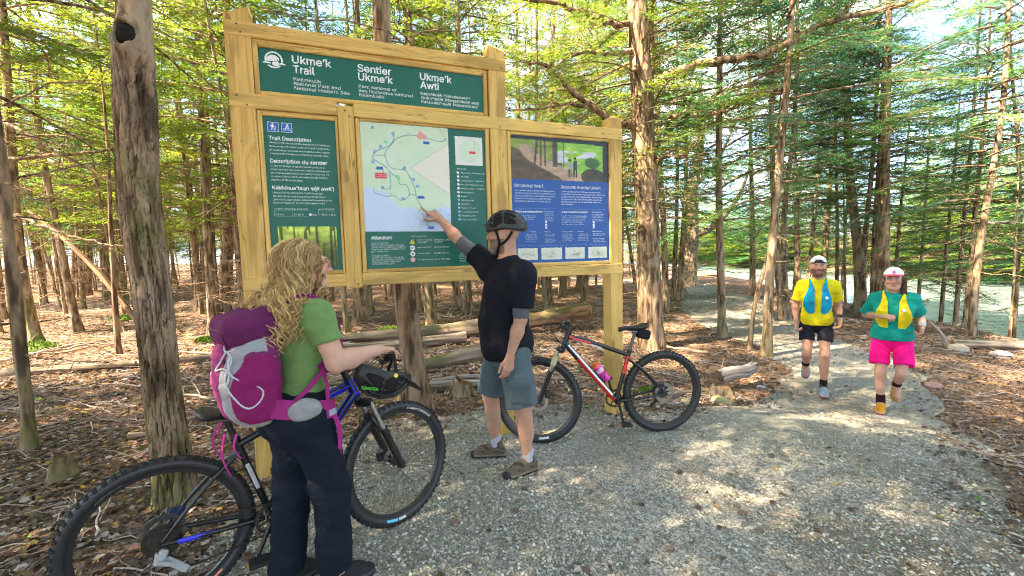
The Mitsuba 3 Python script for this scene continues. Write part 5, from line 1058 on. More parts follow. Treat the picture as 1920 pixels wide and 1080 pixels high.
for k, x in enumerate((-.07, .07)):
    lt = lidc + Rl @ A(x, -.122, .0)
    band(BP + '__lid_strap' + ('', '_001')[k], [lidc + Rl @ A(x, -.07, .072), lt + A(0, 0, .01), lidc + Rl @ A(x, -.12, -.06), bk(x, 1.20, .006)], .018, .003, PK @ A(0, -1, 0), 'm_cloth', (.09, .012, .06))
put(BP + '__lid__zip', tube(spline([lidc + Rl @ A(-.10, -.112, .02), lidc + Rl @ A(0, -.119, .026), lidc + Rl @ A(.10, -.112, .02)], 16), .0035, 5), 'm_satin', (.03, .006, .022), True)
tag(BP, 'purple and magenta hiking backpack with grey stripes on the curly haired woman', 'backpack')

# the helmet hanging upside down from the right grip of the blue bike
hb = lerp(gr[0], gr[1], .1)
Fv = nrm(A(.86, .42, -.22)); Uv = nrm(A(-.12, -.30, -.93)); Rv = frame(Fv, Uv)
hcen = A(-.66, 2.165, 1.03)
HW = bike_helmet('bicycle_helmet', hcen, Rv, 1.04, (.016, .017, .018), True, .075, mat='m_satin')
tm = VF(meshkit.text_mesh('CHARTER', 1, .02, True)); x0, x1 = tm[0][:, 0].min(), tm[0][:, 0].max()
g = (tm[0][:, 0] - x0) / (x1 - x0); ph = -1.0 + .75 * g; zz = .064 + .012 * (1 - tm[0][:, 1])
rad = np.sqrt(np.clip(1 - (zz / .120) ** 2, .05, 1)); tx = .1035 * rad * np.cos(ph); ty = -.008 + .140 * rad * np.sin(ph)
tx = tx * (1.0 + .03 * tm[0][:, 2] / .02); ty = ty * (1.0 + .03 * tm[0][:, 2] / .02)
# on the side that faces the camera, the right way up for the eye
sgn = 1 if np.dot(Rv[:, 0], A(.3, -1, 0)) > 0 else -1
put('bicycle_helmet__lettering', (hcen + (np.stack([sgn * tx, ty, zz], 1) * 1.05) @ Rv.T, tm[1]), 'm_satin', (.12, .62, .06), False); tag('bicycle_helmet__lettering', kind='stuff')
put('bicycle_helmet__badge', xf(lathe([(.0, .003), (.010, .002), (.011, 0)], 16), align(Rv[:, 0] * sgn), HW(sgn * .102, .03, .0)), 'm_satin', (.75, .62, .05), 30)
for k, x in enumerate((-1, 1)): band('bicycle_helmet__strap' + ('', '_001')[k], [HW(x * .085, .03, .01), HW(x * .06, .03, -.05), lerp(HW(0, .03, -.08), hb, .6), hb + A(.0, 0, .019)], .016, .003, Rv[:, 0], 'm_cloth', (.015, .015, .016))
tag('bicycle_helmet', 'black helmet with green lettering hanging from the handlebar of the blue bike', 'helmet')

# ---- the two runners
def runner(root, o, F, Jl, D, base, headcol_kw, hands):
    Rr = A(F[1], -F[0], 0); P_ = lambda t: A(*o) + Rr * t[0] + F * t[1] + A(0, 0, t[2])
    J = {k: P_(v) for k, v in Jl.items() if k[:3] not in ('toe',)}
    J.update(Fp=F, Fc=F, Fh=Jl.get('_', F), toe_l=Rr * Jl['toe_l'][0] + F * Jl['toe_l'][1] + A(0, 0, Jl['toe_l'][2]), toe_r=Rr * Jl['toe_r'][0] + F * Jl['toe_r'][1] + A(0, 0, Jl['toe_r'][2]))
    D_ = lambda t: Rr * t[0] + F * t[1] + A(0, 0, t[2])
    hd = {s: ((J['wr_' + s], D_(h[0]), D_(h[1]), h[2]), h[3]) for s, h in hands.items()}
    Rh = frame(F)
    return (J, P_, D_, Rr) + person(root, J, D, base, .006, skin_col(base, J['head'], Rh, D.get('head', 1), **headcol_kw), hd)
def foot_up(toe): t = nrm(toe); return nrm(A(0, 0, 1) - t * t[2]) if abs(t[2]) < .95 else nrm(A(t[0], t[1], 0))
F = nrm(A(-.52, -.85, 0)); gzm = gz(3.9, 5.45); fist = [(.7, 1.1, .7), (.75, 1.15, .75), (.8, 1.15, .75), (.85, 1.1, .75)]
RM = 'person_002'
J, P_, D_, Rr, B, torso, Rp, Rc_, Rh, W = runner(RM, (3.885, 5.47, gzm + .03), F, dict(pelvis=(0, 0, .93), chest=(0, .03, 1.24), neck=(0, .04, 1.445), head=(0, .075, 1.615), sh_r=(.160, .03, 1.375), el_r=(.225, -.05, 1.10), wr_r=(.225, .15, .925), sh_l=(-.160, .03, 1.375), el_l=(-.225, -.10, 1.115), wr_l=(-.235, .10, .975),
    hip_r=(.088, 0, .90), kn_r=(.10, .14, .515), an_r=(.09, -.20, .30), hip_l=(-.088, 0, .90), kn_l=(-.085, .13, .50), an_l=(-.085, .085, .085), toe_r=(.0, .25, -.9), toe_l=(0, 1, -.03)),
    dict(hip=(.122, .098), waist=(.128, .102), chest=(.145, .115), delt=.054, arm=.84, leg=.86, head=1.0, neck=.055), (.46, .25, .17), dict(beard=((.075, .05, .04), .8), hair=(lambda q: (q[:, 2] > .066) & (q[:, 1] > .0), (.03, .02, .02), .95)),
    dict(r=((.0, .35, -.9), (-.9, .3, 0), 1, dict(s=1.0, curls=fist)), l=((.05, .45, -.85), (.9, .3, 0), -1, dict(s=1.0, curls=[(.4, .6, .4), (.45, .7, .4), (.5, .7, .4), (.55, .7, .4)]))))
tag(RM, 'bearded man running down the path in a yellow shirt and blue running vest', 'person')
def tee(B):
    add_torso(B, torso); B.ell(J['pelvis'] + A(0, 0, .02), RING, Rp, .08)
    for s in 'lr': B.rc(J['sh_' + s], J['el_' + s], .058, .062, .025, cut=.19)
RING = A(.156, .134, .15)
garment(RM + '__running_shirt', tee, .012, cloth_col((.66, .58, .012), .2), cuts=[(J['pelvis'] + A(0, 0, -.055), A(0, 0, -1))], wr=.010, wf=(9, 9, 14), seed=2, neck=(J['neck'] + F * .012 + A(0, 0, .058), J['head'], .072, .09))
def vest_region(J, Rc_, x0, x1, z0, z1):
    def f(P):
        q = (P - J['chest']) @ Rc_; ax_ = np.abs(q[:, 0]); zt = (q[:, 2] - z0) / (z1 - z0)
        xi = lerp(x0, x0 + .012, np.clip(zt, 0, 1)) + .035 * sstep(.75, 1.1, zt); xo = x1 - .055 * sstep(.35, .9, zt)
        d = np.maximum(np.maximum(xi - ax_, ax_ - xo), np.maximum(z0 + .05 * ((ax_ - .07) / .06) ** 2 - q[:, 2], -q[:, 1] - .02))
        return d
    return f
garment(RM + '__running_vest', lambda B: add_torso(B, torso), .034, cloth_col((.01, .30, .52), .4, 22), cuts=[(J['neck'] + A(0, 0, .03), A(0, 0, 1))], wr=.012, wf=(12, 12, 16), seed=8, region=vest_region(J, Rc_, .030, .150, -.21, .2))
put(RM + '__running_vest__bottle_cap', xf(lathe([(0, .03), (.014, .028), (.018, .0), (.014, -.02)], 14), align(F), J['chest'] + Rc_ @ A(-.085, .168, .01)), 'm_satin', (.75, .78, .8), 40)
def shorts(B):
    B.ell(J['pelvis'], A(.148, .120, .16), Rp, .07)
    for s in 'lr': B.rc(J['hip_' + s] + Rp @ A(.012 if s == 'r' else -.012, 0, -.03), J['kn_' + s], .074, .076, .012, cut=.20)
garment(RM + '__shorts', shorts, .010, cloth_col((.014, .015, .024), .5), cuts=[(J['pelvis'] + A(0, 0, .09), A(0, 0, 1))], wr=.007, seed=4)
cols = [(.20, .27, .34), (.03, .03, .035), (.55, .22, .2), (.7, .3, .25)]
def runner_feet(root, J, cols, sock, sh):
    for k, s_ in enumerate('rl'):
        t = J['toe_' + s_]; up = foot_up(t); a = J['an_' + s_]; shin = nrm(J['kn_' + s_] - a)
        if t[2] < -.5: up = nrm(np.cross(np.cross(nrm(t), shin), nrm(t))) if np.linalg.norm(np.cross(nrm(t), shin)) > .1 else up
        shoe(f'{root}__' + ('shoe', 'shoe_001')[k], a, t, up, sh, cols)
        put(f'{root}__sock' + ('', '_001')[k], tube([a, a + shin * .10, a + shin * .11], [.043, .042, .038], 16), 'm_cloth', sock, 40)
runner_feet(RM, J, cols, (.012, .012, .014), .98)
def cap(root, hcen, Rh, s, col, brim, brimcol, arch=False):
    def f(P):
        q = (P - hcen) @ Rh / s; d = smax(ell(q, A(0, -.016, .034), A(.087, .107, .102)), -(q[:, 2] - .052), .008)
        if arch: d = smax(d, -(np.hypot(q[:, 0] / .052, (q[:, 2] - .045) / .042) - 1) * .04 * np.where(q[:, 1] > 0, 1, 0) - np.where(q[:, 1] > 0, 0, 1), .004)
        return d * s
    put(root + '__cap', sdf_mesh(f, hcen - .17 * s, hcen + .17 * s, .005), 'm_cloth', col, True)
    if brim:
        def g(P):
            q = (P - hcen) @ Rh / s
            return np.maximum(np.maximum(np.abs(q[:, 2] - .058 + .10 * (q[:, 1] - .08) + 1.6 * q[:, 0] ** 2) - .005, np.hypot(q[:, 0] / .082, (q[:, 1] - .05) / .105) * .08 - .08), .06 - q[:, 1]) * s * .85
        put(root + '__cap__brim', sdf_mesh(g, hcen - .2 * s, hcen + .2 * s, .005), 'm_cloth', brimcol, True)
cap(RM, J['head'], Rh, 1.02, (.58, .60, .66), False, None, True)
put(RM + '__cap__opening_hair', sdf_mesh(lambda P: (lambda q: np.maximum(ell(q, A(0, -.014, .034), A(.083, .103, .095)), np.maximum(.04 - q[:, 2], .02 - q[:, 1])))((P - J['head']) @ Rh), J['head'] - .16, J['head'] + .16, .006), 'm_matte', (.03, .02, .022), True)
put(RM + '__watch', tube([J['wr_l'] + A(0, 0, .02), J['wr_l'] + A(0, 0, .05)], .032, 14), 'm_satin', (.03, .03, .03), 40)

F = nrm(A(-.66, -.75, 0)); gzw = gz(4.2, 4.7)
RW = 'person_003'
J, P_, D_, Rr, B, torso, Rp, Rc_, Rh, W = runner(RW, (4.27, 4.80, gzw + .02), F, dict(pelvis=(0, 0, .86), chest=(0, .03, 1.15), neck=(0, .05, 1.335), head=(.01, .085, 1.49), sh_r=(.148, .03, 1.27), el_r=(.235, -.02, 1.075), wr_r=(.10, .20, 1.09), sh_l=(-.148, .03, 1.275), el_l=(-.225, -.09, 1.06), wr_l=(-.235, .12, .99),
    hip_r=(.092, 0, .83), kn_r=(.088, .14, .455), an_r=(.075, .085, .085), hip_l=(-.092, 0, .83), kn_l=(-.088, .17, .465), an_l=(-.055, -.11, .27), toe_r=(.02, 1, -.05), toe_l=(.0, .45, -.85)),
    dict(hip=(.138, .118), waist=(.130, .112), chest=(.130, .110), bust=.072, delt=.052, arm=.88, leg=.84, head=.97, neck=.052, female=True), (.52, .30, .215), dict(brow=(.07, .04, .03), lips=(.30, .06, .055)),
    dict(r=((-.75, .45, .1), (.0, -.5, -.8), 1, dict(s=.9, curls=fist)), l=((.05, .55, -.75), (.9, .3, 0), -1, dict(s=.9, curls=fist))))
tag(RW, 'smiling woman running down the path in a teal shirt and pink shorts', 'person')
RING = A(.174, .156, .15)
garment(RW + '__running_shirt', tee, .012, cloth_col((.008, .27, .225), .25), cuts=[(J['pelvis'] + A(0, 0, -.045), A(0, 0, -1))], wr=.011, wf=(9, 9, 15), seed=6, neck=(J['neck'] + F * .02 + A(0, 0, .055), J['head'], .070, .09))
garment(RW + '__running_vest', lambda B: add_torso(B, torso), .034, cloth_col((.68, .56, .015), .35, 22), cuts=[(J['neck'] + A(0, 0, .03), A(0, 0, 1))], wr=.014, wf=(12, 12, 16), seed=18, region=vest_region(J, Rc_, .038, .155, -.20, .2))
put(RW + '__running_vest__bottle_cap', xf(lathe([(0, .03), (.016, .028), (.02, .0), (.016, -.02)], 14), align(F), J['chest'] + Rc_ @ A(-.085, .195, .04)), 'm_satin', (.7, .68, .65), 40)
def shorts(B):
    B.ell(J['pelvis'], A(.165, .146, .16), Rp, .05)
    for s in 'lr': B.rc(J['hip_' + s] + Rp @ A(.0 if s == 'r' else -.0, 0, -.03), J['kn_' + s] + Rp @ A(.022 if s == 'r' else -.022, 0, 0), .078, .082, .006, cut=.275)
garment(RW + '__shorts', shorts, .010, cloth_col((.80, .006, .22), .2), cuts=[(J['pelvis'] + A(0, 0, .09), A(0, 0, 1))], wr=.007, seed=14)
runner_feet(RW, J, [(.62, .27, .015), (.45, .12, .05), (.50, .42, .35), (.5, .2, .03)], (.03, .008, .012), .92)
cap(RW, J['head'], Rh, 1.03, (.74, .72, .76), True, (.72, .10, .16))
put(RW + '__cap__emblem', xf(lathe([(0, .004), (.014, .003), (.015, 0)], 12), align(F + A(0, 0, .25)), J['head'] + Rh @ A(.0, .087, .088)), 'm_satin', (.45, .12, .4), 30)
hq = lambda P: (lambda q: smax(smax(ell(q, A(0, -.03, .0), A(.088, .09, .11)), q[:, 1] - .03, .02), q[:, 2] - .05, .02))((P - J['head']) @ Rh)
def hair(P): q = (P - J['head']) @ Rh; return smin(hq(P), rc(q, A(-.078, -.01, -.02), A(-.092, .02, -.15), .03, .026), .04) + .012 * (meshkit.fbm(P * [60, 60, 20], 2) - .5)
put(RW + '__hair', sdf_mesh(hair, J['head'] - .24, J['head'] + .2, .006), 'm_matte', lambda v: np.array([.07, .035, .022]) * (.5 + meshkit.noise(v * [90, 90, 20])[:, None]), True)
put(RW + '__teeth', xf(box(.034, .008, .012, .003), Rh, J['head'] + Rh @ A(0, .0895, -.0585)), 'm_gloss', (.8, .78, .72), 30)
put(RW + '__watch', tube([J['wr_l'] + A(.005, .005, .015), J['wr_l'] + A(.01, .01, .05)], .031, 14), 'm_satin', (.6, .58, .58), 40)
# ------------------------------------------------------------------ measured shapes of the near trees
KNOT_PTS = [[-2.335, 2.84, .039], [-2.352, 2.84, .527], [-2.366, 2.84, .967], [-2.372, 2.84, 1.467], [-2.398, 2.84, 1.887], [-2.392, 2.84, 2.295], [-2.370, 2.84, 2.629], [-2.355, 2.84, 2.924], [-2.32, 2.84, 3.277], [-2.30, 2.84, 6.0]]
CEDAR_LIMBS = [([[2.38, 8.3, 3.96], [1.96, 8.2, 4.06], [1.34, 8.0, 4.39], [.93, 7.8, 4.65], [.65, 7.7, 4.88], [.37, 7.6, 4.85]], .075, .02), ([[2.73, 8.3, 4.12], [3.2, 8.1, 4.07], [3.64, 8.0, 4.05], [3.98, 7.9, 4.11], [4.16, 7.8, 4.16]], .055, .02),
    ([[2.7, 8.3, 4.7], [3.0, 8.1, 4.81], [3.4, 7.9, 4.9], [3.96, 7.7, 4.87], [4.48, 7.5, 4.92], [5.3, 7.3, 5.26], [5.91, 7.2, 5.32], [6.49, 7.1, 5.49]], .085, .03), ([[2.34, 8.3, 5.31], [1.67, 8.2, 5.26], [1.17, 8.1, 5.18], [.77, 8.0, 4.82]], .05, .012),
    ([[2.39, 8.3, 5.78], [1.97, 8.2, 5.77], [1.55, 8.0, 5.81], [1.05, 7.8, 5.89], [.49, 7.6, 5.88], [-.4, 7.4, 5.88]], .06, .02), ([[2.73, 8.3, 3.34], [3.03, 8.1, 3.38], [3.21, 8.0, 3.31]], .04, .022),
    ([[1.96, 8.2, 4.06], [1.58, 8.25, 4.38], [1.29, 8.3, 4.6], [.89, 8.3, 4.67]], .035, .01), ([[1.44, 8.05, 4.27], [1.05, 8.0, 4.31], [.46, 7.9, 4.2], [-.01, 7.8, 4.17]], .035, .012), ([[3.15, 8.1, 4.1], [3.35, 8.0, 4.2], [3.74, 7.9, 4.3], [4.39, 7.8, 4.56], [5.06, 7.7, 5.04]], .03, .01)]
SHADE_TREES = [(-1.3, -.7), (.9, -1.0), (-1.0, -2.3), (-4.3, -.6), (-3.6, -1.2), (-5.2, 1.0), (-6.8, -1.5), (-8.2, 2.0), (-7.5, 4.2), (-2.2, -3.2), (-5.0, -4.0), (-9.5, -.5), (-10.5, 3.8), (-8.5, -4.5), (-1.0, -5.0), (2.0, -3.5), (4.5, -4.0), (5.5, -1.0), (6.5, 1.0), (7.5, -3), (-12, 1), (-12.5, -3), (-4, -7), (1, -7.5), (5, -7.5)]
# ------------------------------------------------------------------ trees
def trunk_mesh(pts, radii, sides=12, n=24, flare=.5, seed=0, rough_=.06, ridge=0, lobes=5):
    """A tapered trunk through pts; flare widens the foot in lobes; rough_ and ridge shape the bark."""
    p = spline(pts, n); d = np.r_[0, np.cumsum(np.linalg.norm(np.diff(p, axis=0), axis=1))]
    dk = np.r_[0, np.cumsum(np.linalg.norm(np.diff(np.asarray(pts, float), axis=0), axis=1))]; dk = dk * d[-1] / dk[-1]
    r = np.interp(d, dk, radii)
    t, a, b = frames(p); ang = np.arange(sides) * 2 * np.pi / sides
    rr = np.repeat(r[:, None], sides, 1)
    fl = np.exp(-d / (.10 + 1.1 * radii[0]))[:, None] * flare
    rr = rr * (1 + fl * (1 + .55 * np.sin(ang * lobes + seed)[None] + .3 * np.sin(ang * (lobes - 2) + 2 * seed)[None]))
    q = p[:, None] + np.cos(ang)[None, :, None] * a[:, None] * r[:, None, None] + np.sin(ang)[None, :, None] * b[:, None] * r[:, None, None]
    if rough_: rr = rr * (1 + rough_ * 2 * (meshkit.fbm(q * [5, 5, 1.6], 3, seed % 50) - .5))
    if ridge:
        nn = meshkit.fbm(q * [15, 15, 2.1], 3, 7 + seed % 50); rr = rr - ridge * sstep(.52, .40, nn) + ridge * .5 * (meshkit.noise(q * [50, 50, 14], 3) - .5)
    v = (p[:, None] + rr[..., None] * (np.cos(ang)[None, :, None] * a[:, None] + np.sin(ang)[None, :, None] * b[:, None])).reshape(-1, 3)
    i, j = np.meshgrid(np.arange(n - 1), np.arange(sides), indexing='ij')
    f = np.stack([i * sides + j, i * sides + (j + 1) % sides, (i + 1) * sides + (j + 1) % sides, (i + 1) * sides + j], -1).reshape(-1, 4)
    return VF((v, f))
def bark(key, m, tone, moss=0.0, moss_z=None):
    def uv(v):
        mm = np.full(len(v), moss) if moss_z is None else moss * (1 - sstep(moss_z[0], moss_z[1], v[:, 2]))
        return np.column_stack([np.full(len(v), tone), mm])
    return put(key, m, 'm_bark', None, True, uv=uv)

def leaf_quads(base, d, side, l, w):
    """diamond leaflets: n x 3 arrays and lengths"""
    l, w = l[:, None], w[:, None]
    v = np.stack([base, base + d * l * .45 + side * w, base + d * l, base + d * l * .45 - side * w], 1).reshape(-1, 3)
    k = np.arange(len(base))[:, None] * 4
    return v, np.concatenate([k + [0, 1, 2], k + [0, 2, 3]], 0)
def spray(r, p, L, leaf, gap, col, bare=.12, droop=.2):
    """Flat hemlock spray: leaflets on side twigs along the axis curve p (n x 3)."""
    t, _, _ = frames(p); n = len(p); V, F, C, TW, at = [], [], [], [], 0
    step = gap * 1.15; ns = max(3, int(L / step)); S = np.sort(r.uniform(bare, 1, ns))
    x0 = np.stack([np.interp(S, np.linspace(0, 1, n), p[:, k]) for k in range(3)], 1); tt = np.stack([np.interp(S, np.linspace(0, 1, n), t[:, k]) for k in range(3)], 1)
    up = np.array([0, 0, 1.0]); lat = np.cross(up, tt); lat /= np.linalg.norm(lat, axis=1, keepdims=True) + 1e-9
    sg = np.where(np.arange(ns) % 2 == 0, 1, -1)[:, None]
    ls = (L * .42 * (1 - S) ** .75 + .10) * r.uniform(.6, 1.15, ns)
    dirs = tt * .62 + lat * sg * .78 + up * r.normal(-.05, .14, (ns, 1)); dirs /= np.linalg.norm(dirs, axis=1, keepdims=True)
    for i in range(ns):
        m = max(2, int(ls[i] / gap)); q = (np.arange(m) + r.random(m)) / m
        bpos = x0[i] + dirs[i] * (q * ls[i])[:, None] - up * (droop * (q * ls[i])[:, None] ** 2 * 1.2)
        nrm_ = nrm(np.cross(dirs[i], np.cross(up, dirs[i])) + r.normal(0, .12, 3)); sd = np.cross(nrm_, dirs[i])
        for s in (1, -1):
            dd = dirs[i] * .70 + sd * s * .72 + r.normal(0, .16, (m, 3)); dd /= np.linalg.norm(dd, axis=1, keepdims=True)
            side = np.cross(dd, nrm_ + r.normal(0, .35, (m, 3))); side /= np.linalg.norm(side, axis=1, keepdims=True) + 1e-9
            v, f = leaf_quads(bpos, dd, side, leaf * r.uniform(.65, 1.25, m), leaf * .14 * r.uniform(.8, 1.3, m))
            V.append(v); F.append(f + at); at += len(v)
            C.append(np.repeat(col * r.uniform(.7, 1.35, (m, 1)) * (1 + r.normal(0, .08, (m, 3))), 4, 0))
        TW.append((x0[i], x0[i] + dirs[i] * ls[i] * .9 - up * droop * ls[i] ** 2))
    return np.vstack(V), np.vstack(F), np.vstack(C), TW
def thin(a, b, ra, rb): return tube([a, b], [ra, rb], 3, False)
def bough_curve(r, p0, yaw, L, rise, sag, n=9):
    s = np.linspace(0, 1, n); d = np.array([math.cos(yaw), math.sin(yaw), 0]); l = np.array([-d[1], d[0], 0])
    w = r.normal(0, .07, 2)
    return p0 + d * (s * L)[:, None] + l * (L * (w[0] * np.sin(s * 3) + w[1] * s ** 2))[:, None] + np.array([0, 0, 1.0]) * (L * (rise * s - sag * s ** 2))[:, None]
# reflectance and transmittance together (half of it each)
GREENS = dict(yellow=[(.24, .34, .035), (.19, .30, .03), (.30, .37, .045), (.15, .25, .03)], deep=[(.11, .29, .085), (.09, .26, .12), (.16, .32, .08), (.08, .22, .11)])
def dead_twigs(r, z0, z1, num, rad, lmax=1.4):
    out = []
    for _ in range(num):
        z = r.uniform(z0, z1); yaw = r.uniform(0, 6.28); L = r.uniform(.3, lmax)
        p = bough_curve(r, np.array([0, 0, z]) + rad * np.array([math.cos(yaw), math.sin(yaw), 0]), yaw, L, r.normal(.12, .25), r.uniform(-.1, .4), 6); p[1:] += r.normal(0, .015 * L, (5, 3))
        out.append(tube(p, np.linspace(.010, .003, 6) * (.6 + L * .4), 4, False))
        for _ in range(r.integers(1, 5)):
            k = r.integers(2, 6); y2 = yaw + r.choice([-1, 1]) * r.uniform(.4, 1.1); l2 = L * r.uniform(.2, .5)
            out.append(tube(bough_curve(r, p[k], y2, l2, r.normal(.1, .3), .1, 4), [.0045, .004, .003, .002], 3, False))
    return out
def crown(seed, hue, H=12.6, z0=3.2, leaf=.085, gap=.065, num=46, lmax=3.0, dead=26, rad=.1):
    r = np.random.default_rng(seed); V, F, C, W, at = [], [], [], [], 0
    for i in range(num):
        u = (i + r.random()) / num; z = z0 + (H - z0) * u ** .9
        L = lmax * (1 - .78 * u) * r.uniform(.55, 1.1) * (.75 if u < .12 else 1); yaw = i * 2.4 + r.normal(0, .4)
        p = bough_curve(r, np.array([0, 0, z]), yaw, L, r.normal(.16, .12), r.uniform(.15, .45))
        W.append(tube(p, np.linspace(.022, .004, 9) * (.5 + L * .3), 4, False))
        c = np.array(GREENS[hue][r.integers(4)]) * r.uniform(.8, 1.3)
        v, f, cc, tw = spray(r, p, L, leaf, gap, c, .18 if u > .2 else .4)
        V.append(v); F.append(f + at); C.append(cc); at += len(v)
        for a, b in tw: W.append(thin(a, b, .004, .0015))
    W += dead_twigs(r, .7, z0 + 2.0, dead, rad * .8)
    return (np.vstack(V), np.vstack(F), np.clip(np.vstack(C), .004, .5)), cat(W)
def group(key, shape): scene[key] = {'type': 'shapegroup', 'piece': shape}
_tmp = {}
def as_group(key, m, mat, col=None, uv=None, smooth=False):
    v, f = VF(m); scene[key] = {'type': 'shapegroup', 'piece': mikit.ply((v, f), mat, smooth, uv=None if uv is None else np.tile(uv, (len(v), 1)), color=col)}
CROWNS = {}
for k, (hue, lf, gp, nb, z0) in {'n0': ('yellow', .072, .048, 66, 3.0), 'n1': ('yellow', .072, .048, 62, 3.6), 'n2': ('deep', .075, .050, 66, 2.6), 'n3': ('deep', .075, .050, 62, 3.0), 'f0': ('yellow', .120, .076, 86, 2.6), 'f1': ('yellow', .120, .076, 84, 3.2), 'f2': ('deep', .125, .085, 78, 2.3), 'f3': ('yellow', .125, .08, 80, 2.2)}.items():
    (v, f, c), w = crown(100 + len(CROWNS), hue, leaf=lf, gap=gp, num=nb, z0=z0)
    as_group('crown_' + k, (v, f), 'm_leaf', c); as_group('boughs_' + k, w, 'm_bark', None, (.35, 0.0)); CROWNS[k] = len(f)
for k in range(3): as_group(f'dead_{k}', cat(dead_twigs(np.random.default_rng(60 + k), .6, 7.5, 60, .08, 1.3)), 'm_bark', None, (.3, 0.0))
def inst(key, grp, M): scene[key] = {'type': 'instance', 'shapegroup': {'type': 'ref', 'id': grp}, 'to_world': M}; tag(key, kind='stuff')
def tree(name, pts, rad, crown_, label, group_=None, tone=.3, moss=.0, sides=10, seed=0, scale=1.0, flare=.45, top=None, z_shift=0.0, detail=0):
    """A tree of its own: trunk, boughs, crown."""
    key = numbered(name); r = np.random.default_rng(seed + 17)
    pts = [np.asarray(p, float) for p in pts]; H = top or 12.6 * scale
    lastd = nrm(pts[-1] - pts[-2]) if len(pts) > 1 else A(0, 0, 1); lastd = nrm(lastd + A(0, 0, 1.2))
    while pts[-1][2] < H: pts.append(pts[-1] + lastd * min(3.0, max(.6, H - pts[-1][2])) + np.r_[r.normal(0, .05, 2), 0])
    pts[0] = pts[0] - A(0, 0, .12)
    zz = np.array([p[2] for p in pts]); rr = rad * np.clip(1 - .9 * ((zz - zz[0]) / (H - zz[0])), .06, 1)
    bark(key + '__trunk', trunk_mesh(pts, rr, sides, 26 + 40 * detail, flare, seed, ridge=.012 * detail), tone, moss, (pts[0][2], pts[0][2] + 1.6))
    if crown_ and crown_.startswith('dead'):
        M = np.eye(4); M[:3, :3] = rotz(r.uniform(0, 6.3)); M[:3, 3] = pts[0]; M[0, 2], M[1, 2] = (pts[-1][:2] - pts[0][:2]) / (pts[-1][2] - pts[0][2]); inst(key + '__dead_twigs', crown_, T4(M.tolist()))
    elif crown_:
        b = pts[0]; m = pts[min(len(pts) - 1, 2)]
        # the crown follows the lean of the trunk
        lx, ly = (pts[-1][0] - b[0]) / (pts[-1][2] - b[2]), (pts[-1][1] - b[1]) / (pts[-1][2] - b[2])
        S = np.eye(4); a = r.uniform(0, 6.28); S[:3, :3] = rotz(a) @ np.diag([scale, scale, scale]); Sh = np.eye(4); Sh[0, 2], Sh[1, 2] = lx, ly
        Tm = np.eye(4); Tm[:3, 3] = b + A(0, 0, .12 + z_shift)
        M = T4((Tm @ Sh @ S).tolist())
        inst(key + '__crown', 'crown_' + crown_, M); inst(key + '__boughs', 'boughs_' + crown_, M)
    tag(key, label, 'tree', group_)
    return key

# the trees that can be told apart: pixel-measured feet, leans and widths
HEM = 'tree'
tree(HEM, [[-4.31, 3.72, 0], [-4.3, 3.72, .98], [-4.28, 3.72, 1.95], [-4.3, 3.74, 2.8]], .052, 'n0', 'slim leaning mossy trunk near the left edge, nearest after the knotted tree', tone=.25, moss=.55, sides=20, seed=1, detail=1, scale=.9)
tree(HEM, [[-9.63, 8.65, 0], [-9.77, 8.65, 1], [-9.8, 8.65, 2.49], [-9.63, 8.65, 5.75]], .11, 'n1', 'trunk with a bright green mossy foot just behind the leftmost slim trunk', tone=.2, moss=.9, sides=16, seed=2)
tree(HEM, [[-10.82, 10.65, 0], [-11.09, 10.65, 2.67], [-11.25, 10.65, 4.83], [-11.21, 10.65, 6.93]], .085, 'n0', 'thin pale trunk leaning left, between the mossy foot and the knotted tree', tone=.35, sides=14, seed=3)
tree(HEM, [[-7.07, 7.62, 0], [-6.98, 7.62, 2.35], [-6.9, 7.62, 3.89]], .048, None, 'very thin reddish trunk just left of the knotted tree', tone=.9, sides=10, seed=5, top=6.5)
tree(HEM, [[-22.76, 23.05, 0], [-22.23, 23.05, 3.84], [-21.43, 23.05, 9.85]], .17, 'f0', 'far trunk with an orange-brown foot, left of the knotted tree', tone=1.0, seed=6)
tree(HEM, [[-18.09, 19.28, 0], [-18.08, 19.28, 3.46], [-17.59, 19.28, 10.7]], .17, 'f1', 'mossy far trunk close left of the knotted tree', tone=.3, moss=.5, seed=7)
tree(HEM, [[-10.34, 14.15, 0], [-10.3, 14.15, 2.9], [-10.35, 14.15, 5.77], [-10.48, 14.15, 8.24]], .105, 'f3', 'dark thin trunk just right of the knotted tree', tone=.3, seed=8)
tree(HEM, [[-8.94, 13.14, 0], [-8.47, 13.14, 2.78], [-8.1, 13.14, 6.97]], .20, 'f0', 'pale shaggy trunk directly left of the left sign post', tone=.25, seed=9, sides=14)
tree(HEM, [[-.98, 4.44, 0], [-1.12, 4.46, 1.31], [-1.18, 4.5, 2.4], [-1.23, 4.52, 3.95]], .125, 'n1', 'reddish brown trunk close behind the sign, its foot by the blue bike front wheel', z_shift=2.7, tone=.7, sides=40, seed=10, detail=1, flare=.35)
tree(HEM, [[-1.88, 10.03, 0], [-1.98, 10.03, 1.03], [-2.12, 10.03, 6.41]], .13, 'f0', 'mossy trunk seen under the map panel, right of the reddish trunk', tone=.4, moss=.6, seed=11)
tree(HEM, [[-1.49, 12.89, 0], [-1.71, 12.89, 1.0], [-1.77, 12.89, 4.44]], .12, 'f1', 'leaning trunk seen under the sign close to the pointing man', tone=.4, seed=12)
tree(HEM, [[1.27, 15.49, -.21], [1.28, 15.49, 1.17], [1.61, 15.49, 8.53]], .17, 'f0', 'orange-footed trunk seen below the blue panel', tone=1.0, seed=13)
tree(HEM, [[2.01, 17.69, -.27], [2.1, 17.69, 1.09], [2.31, 17.69, 7.46]], .14, 'f3', 'pale trunk right of the orange-footed one, below the blue panel', tone=.2, moss=.3, seed=14)
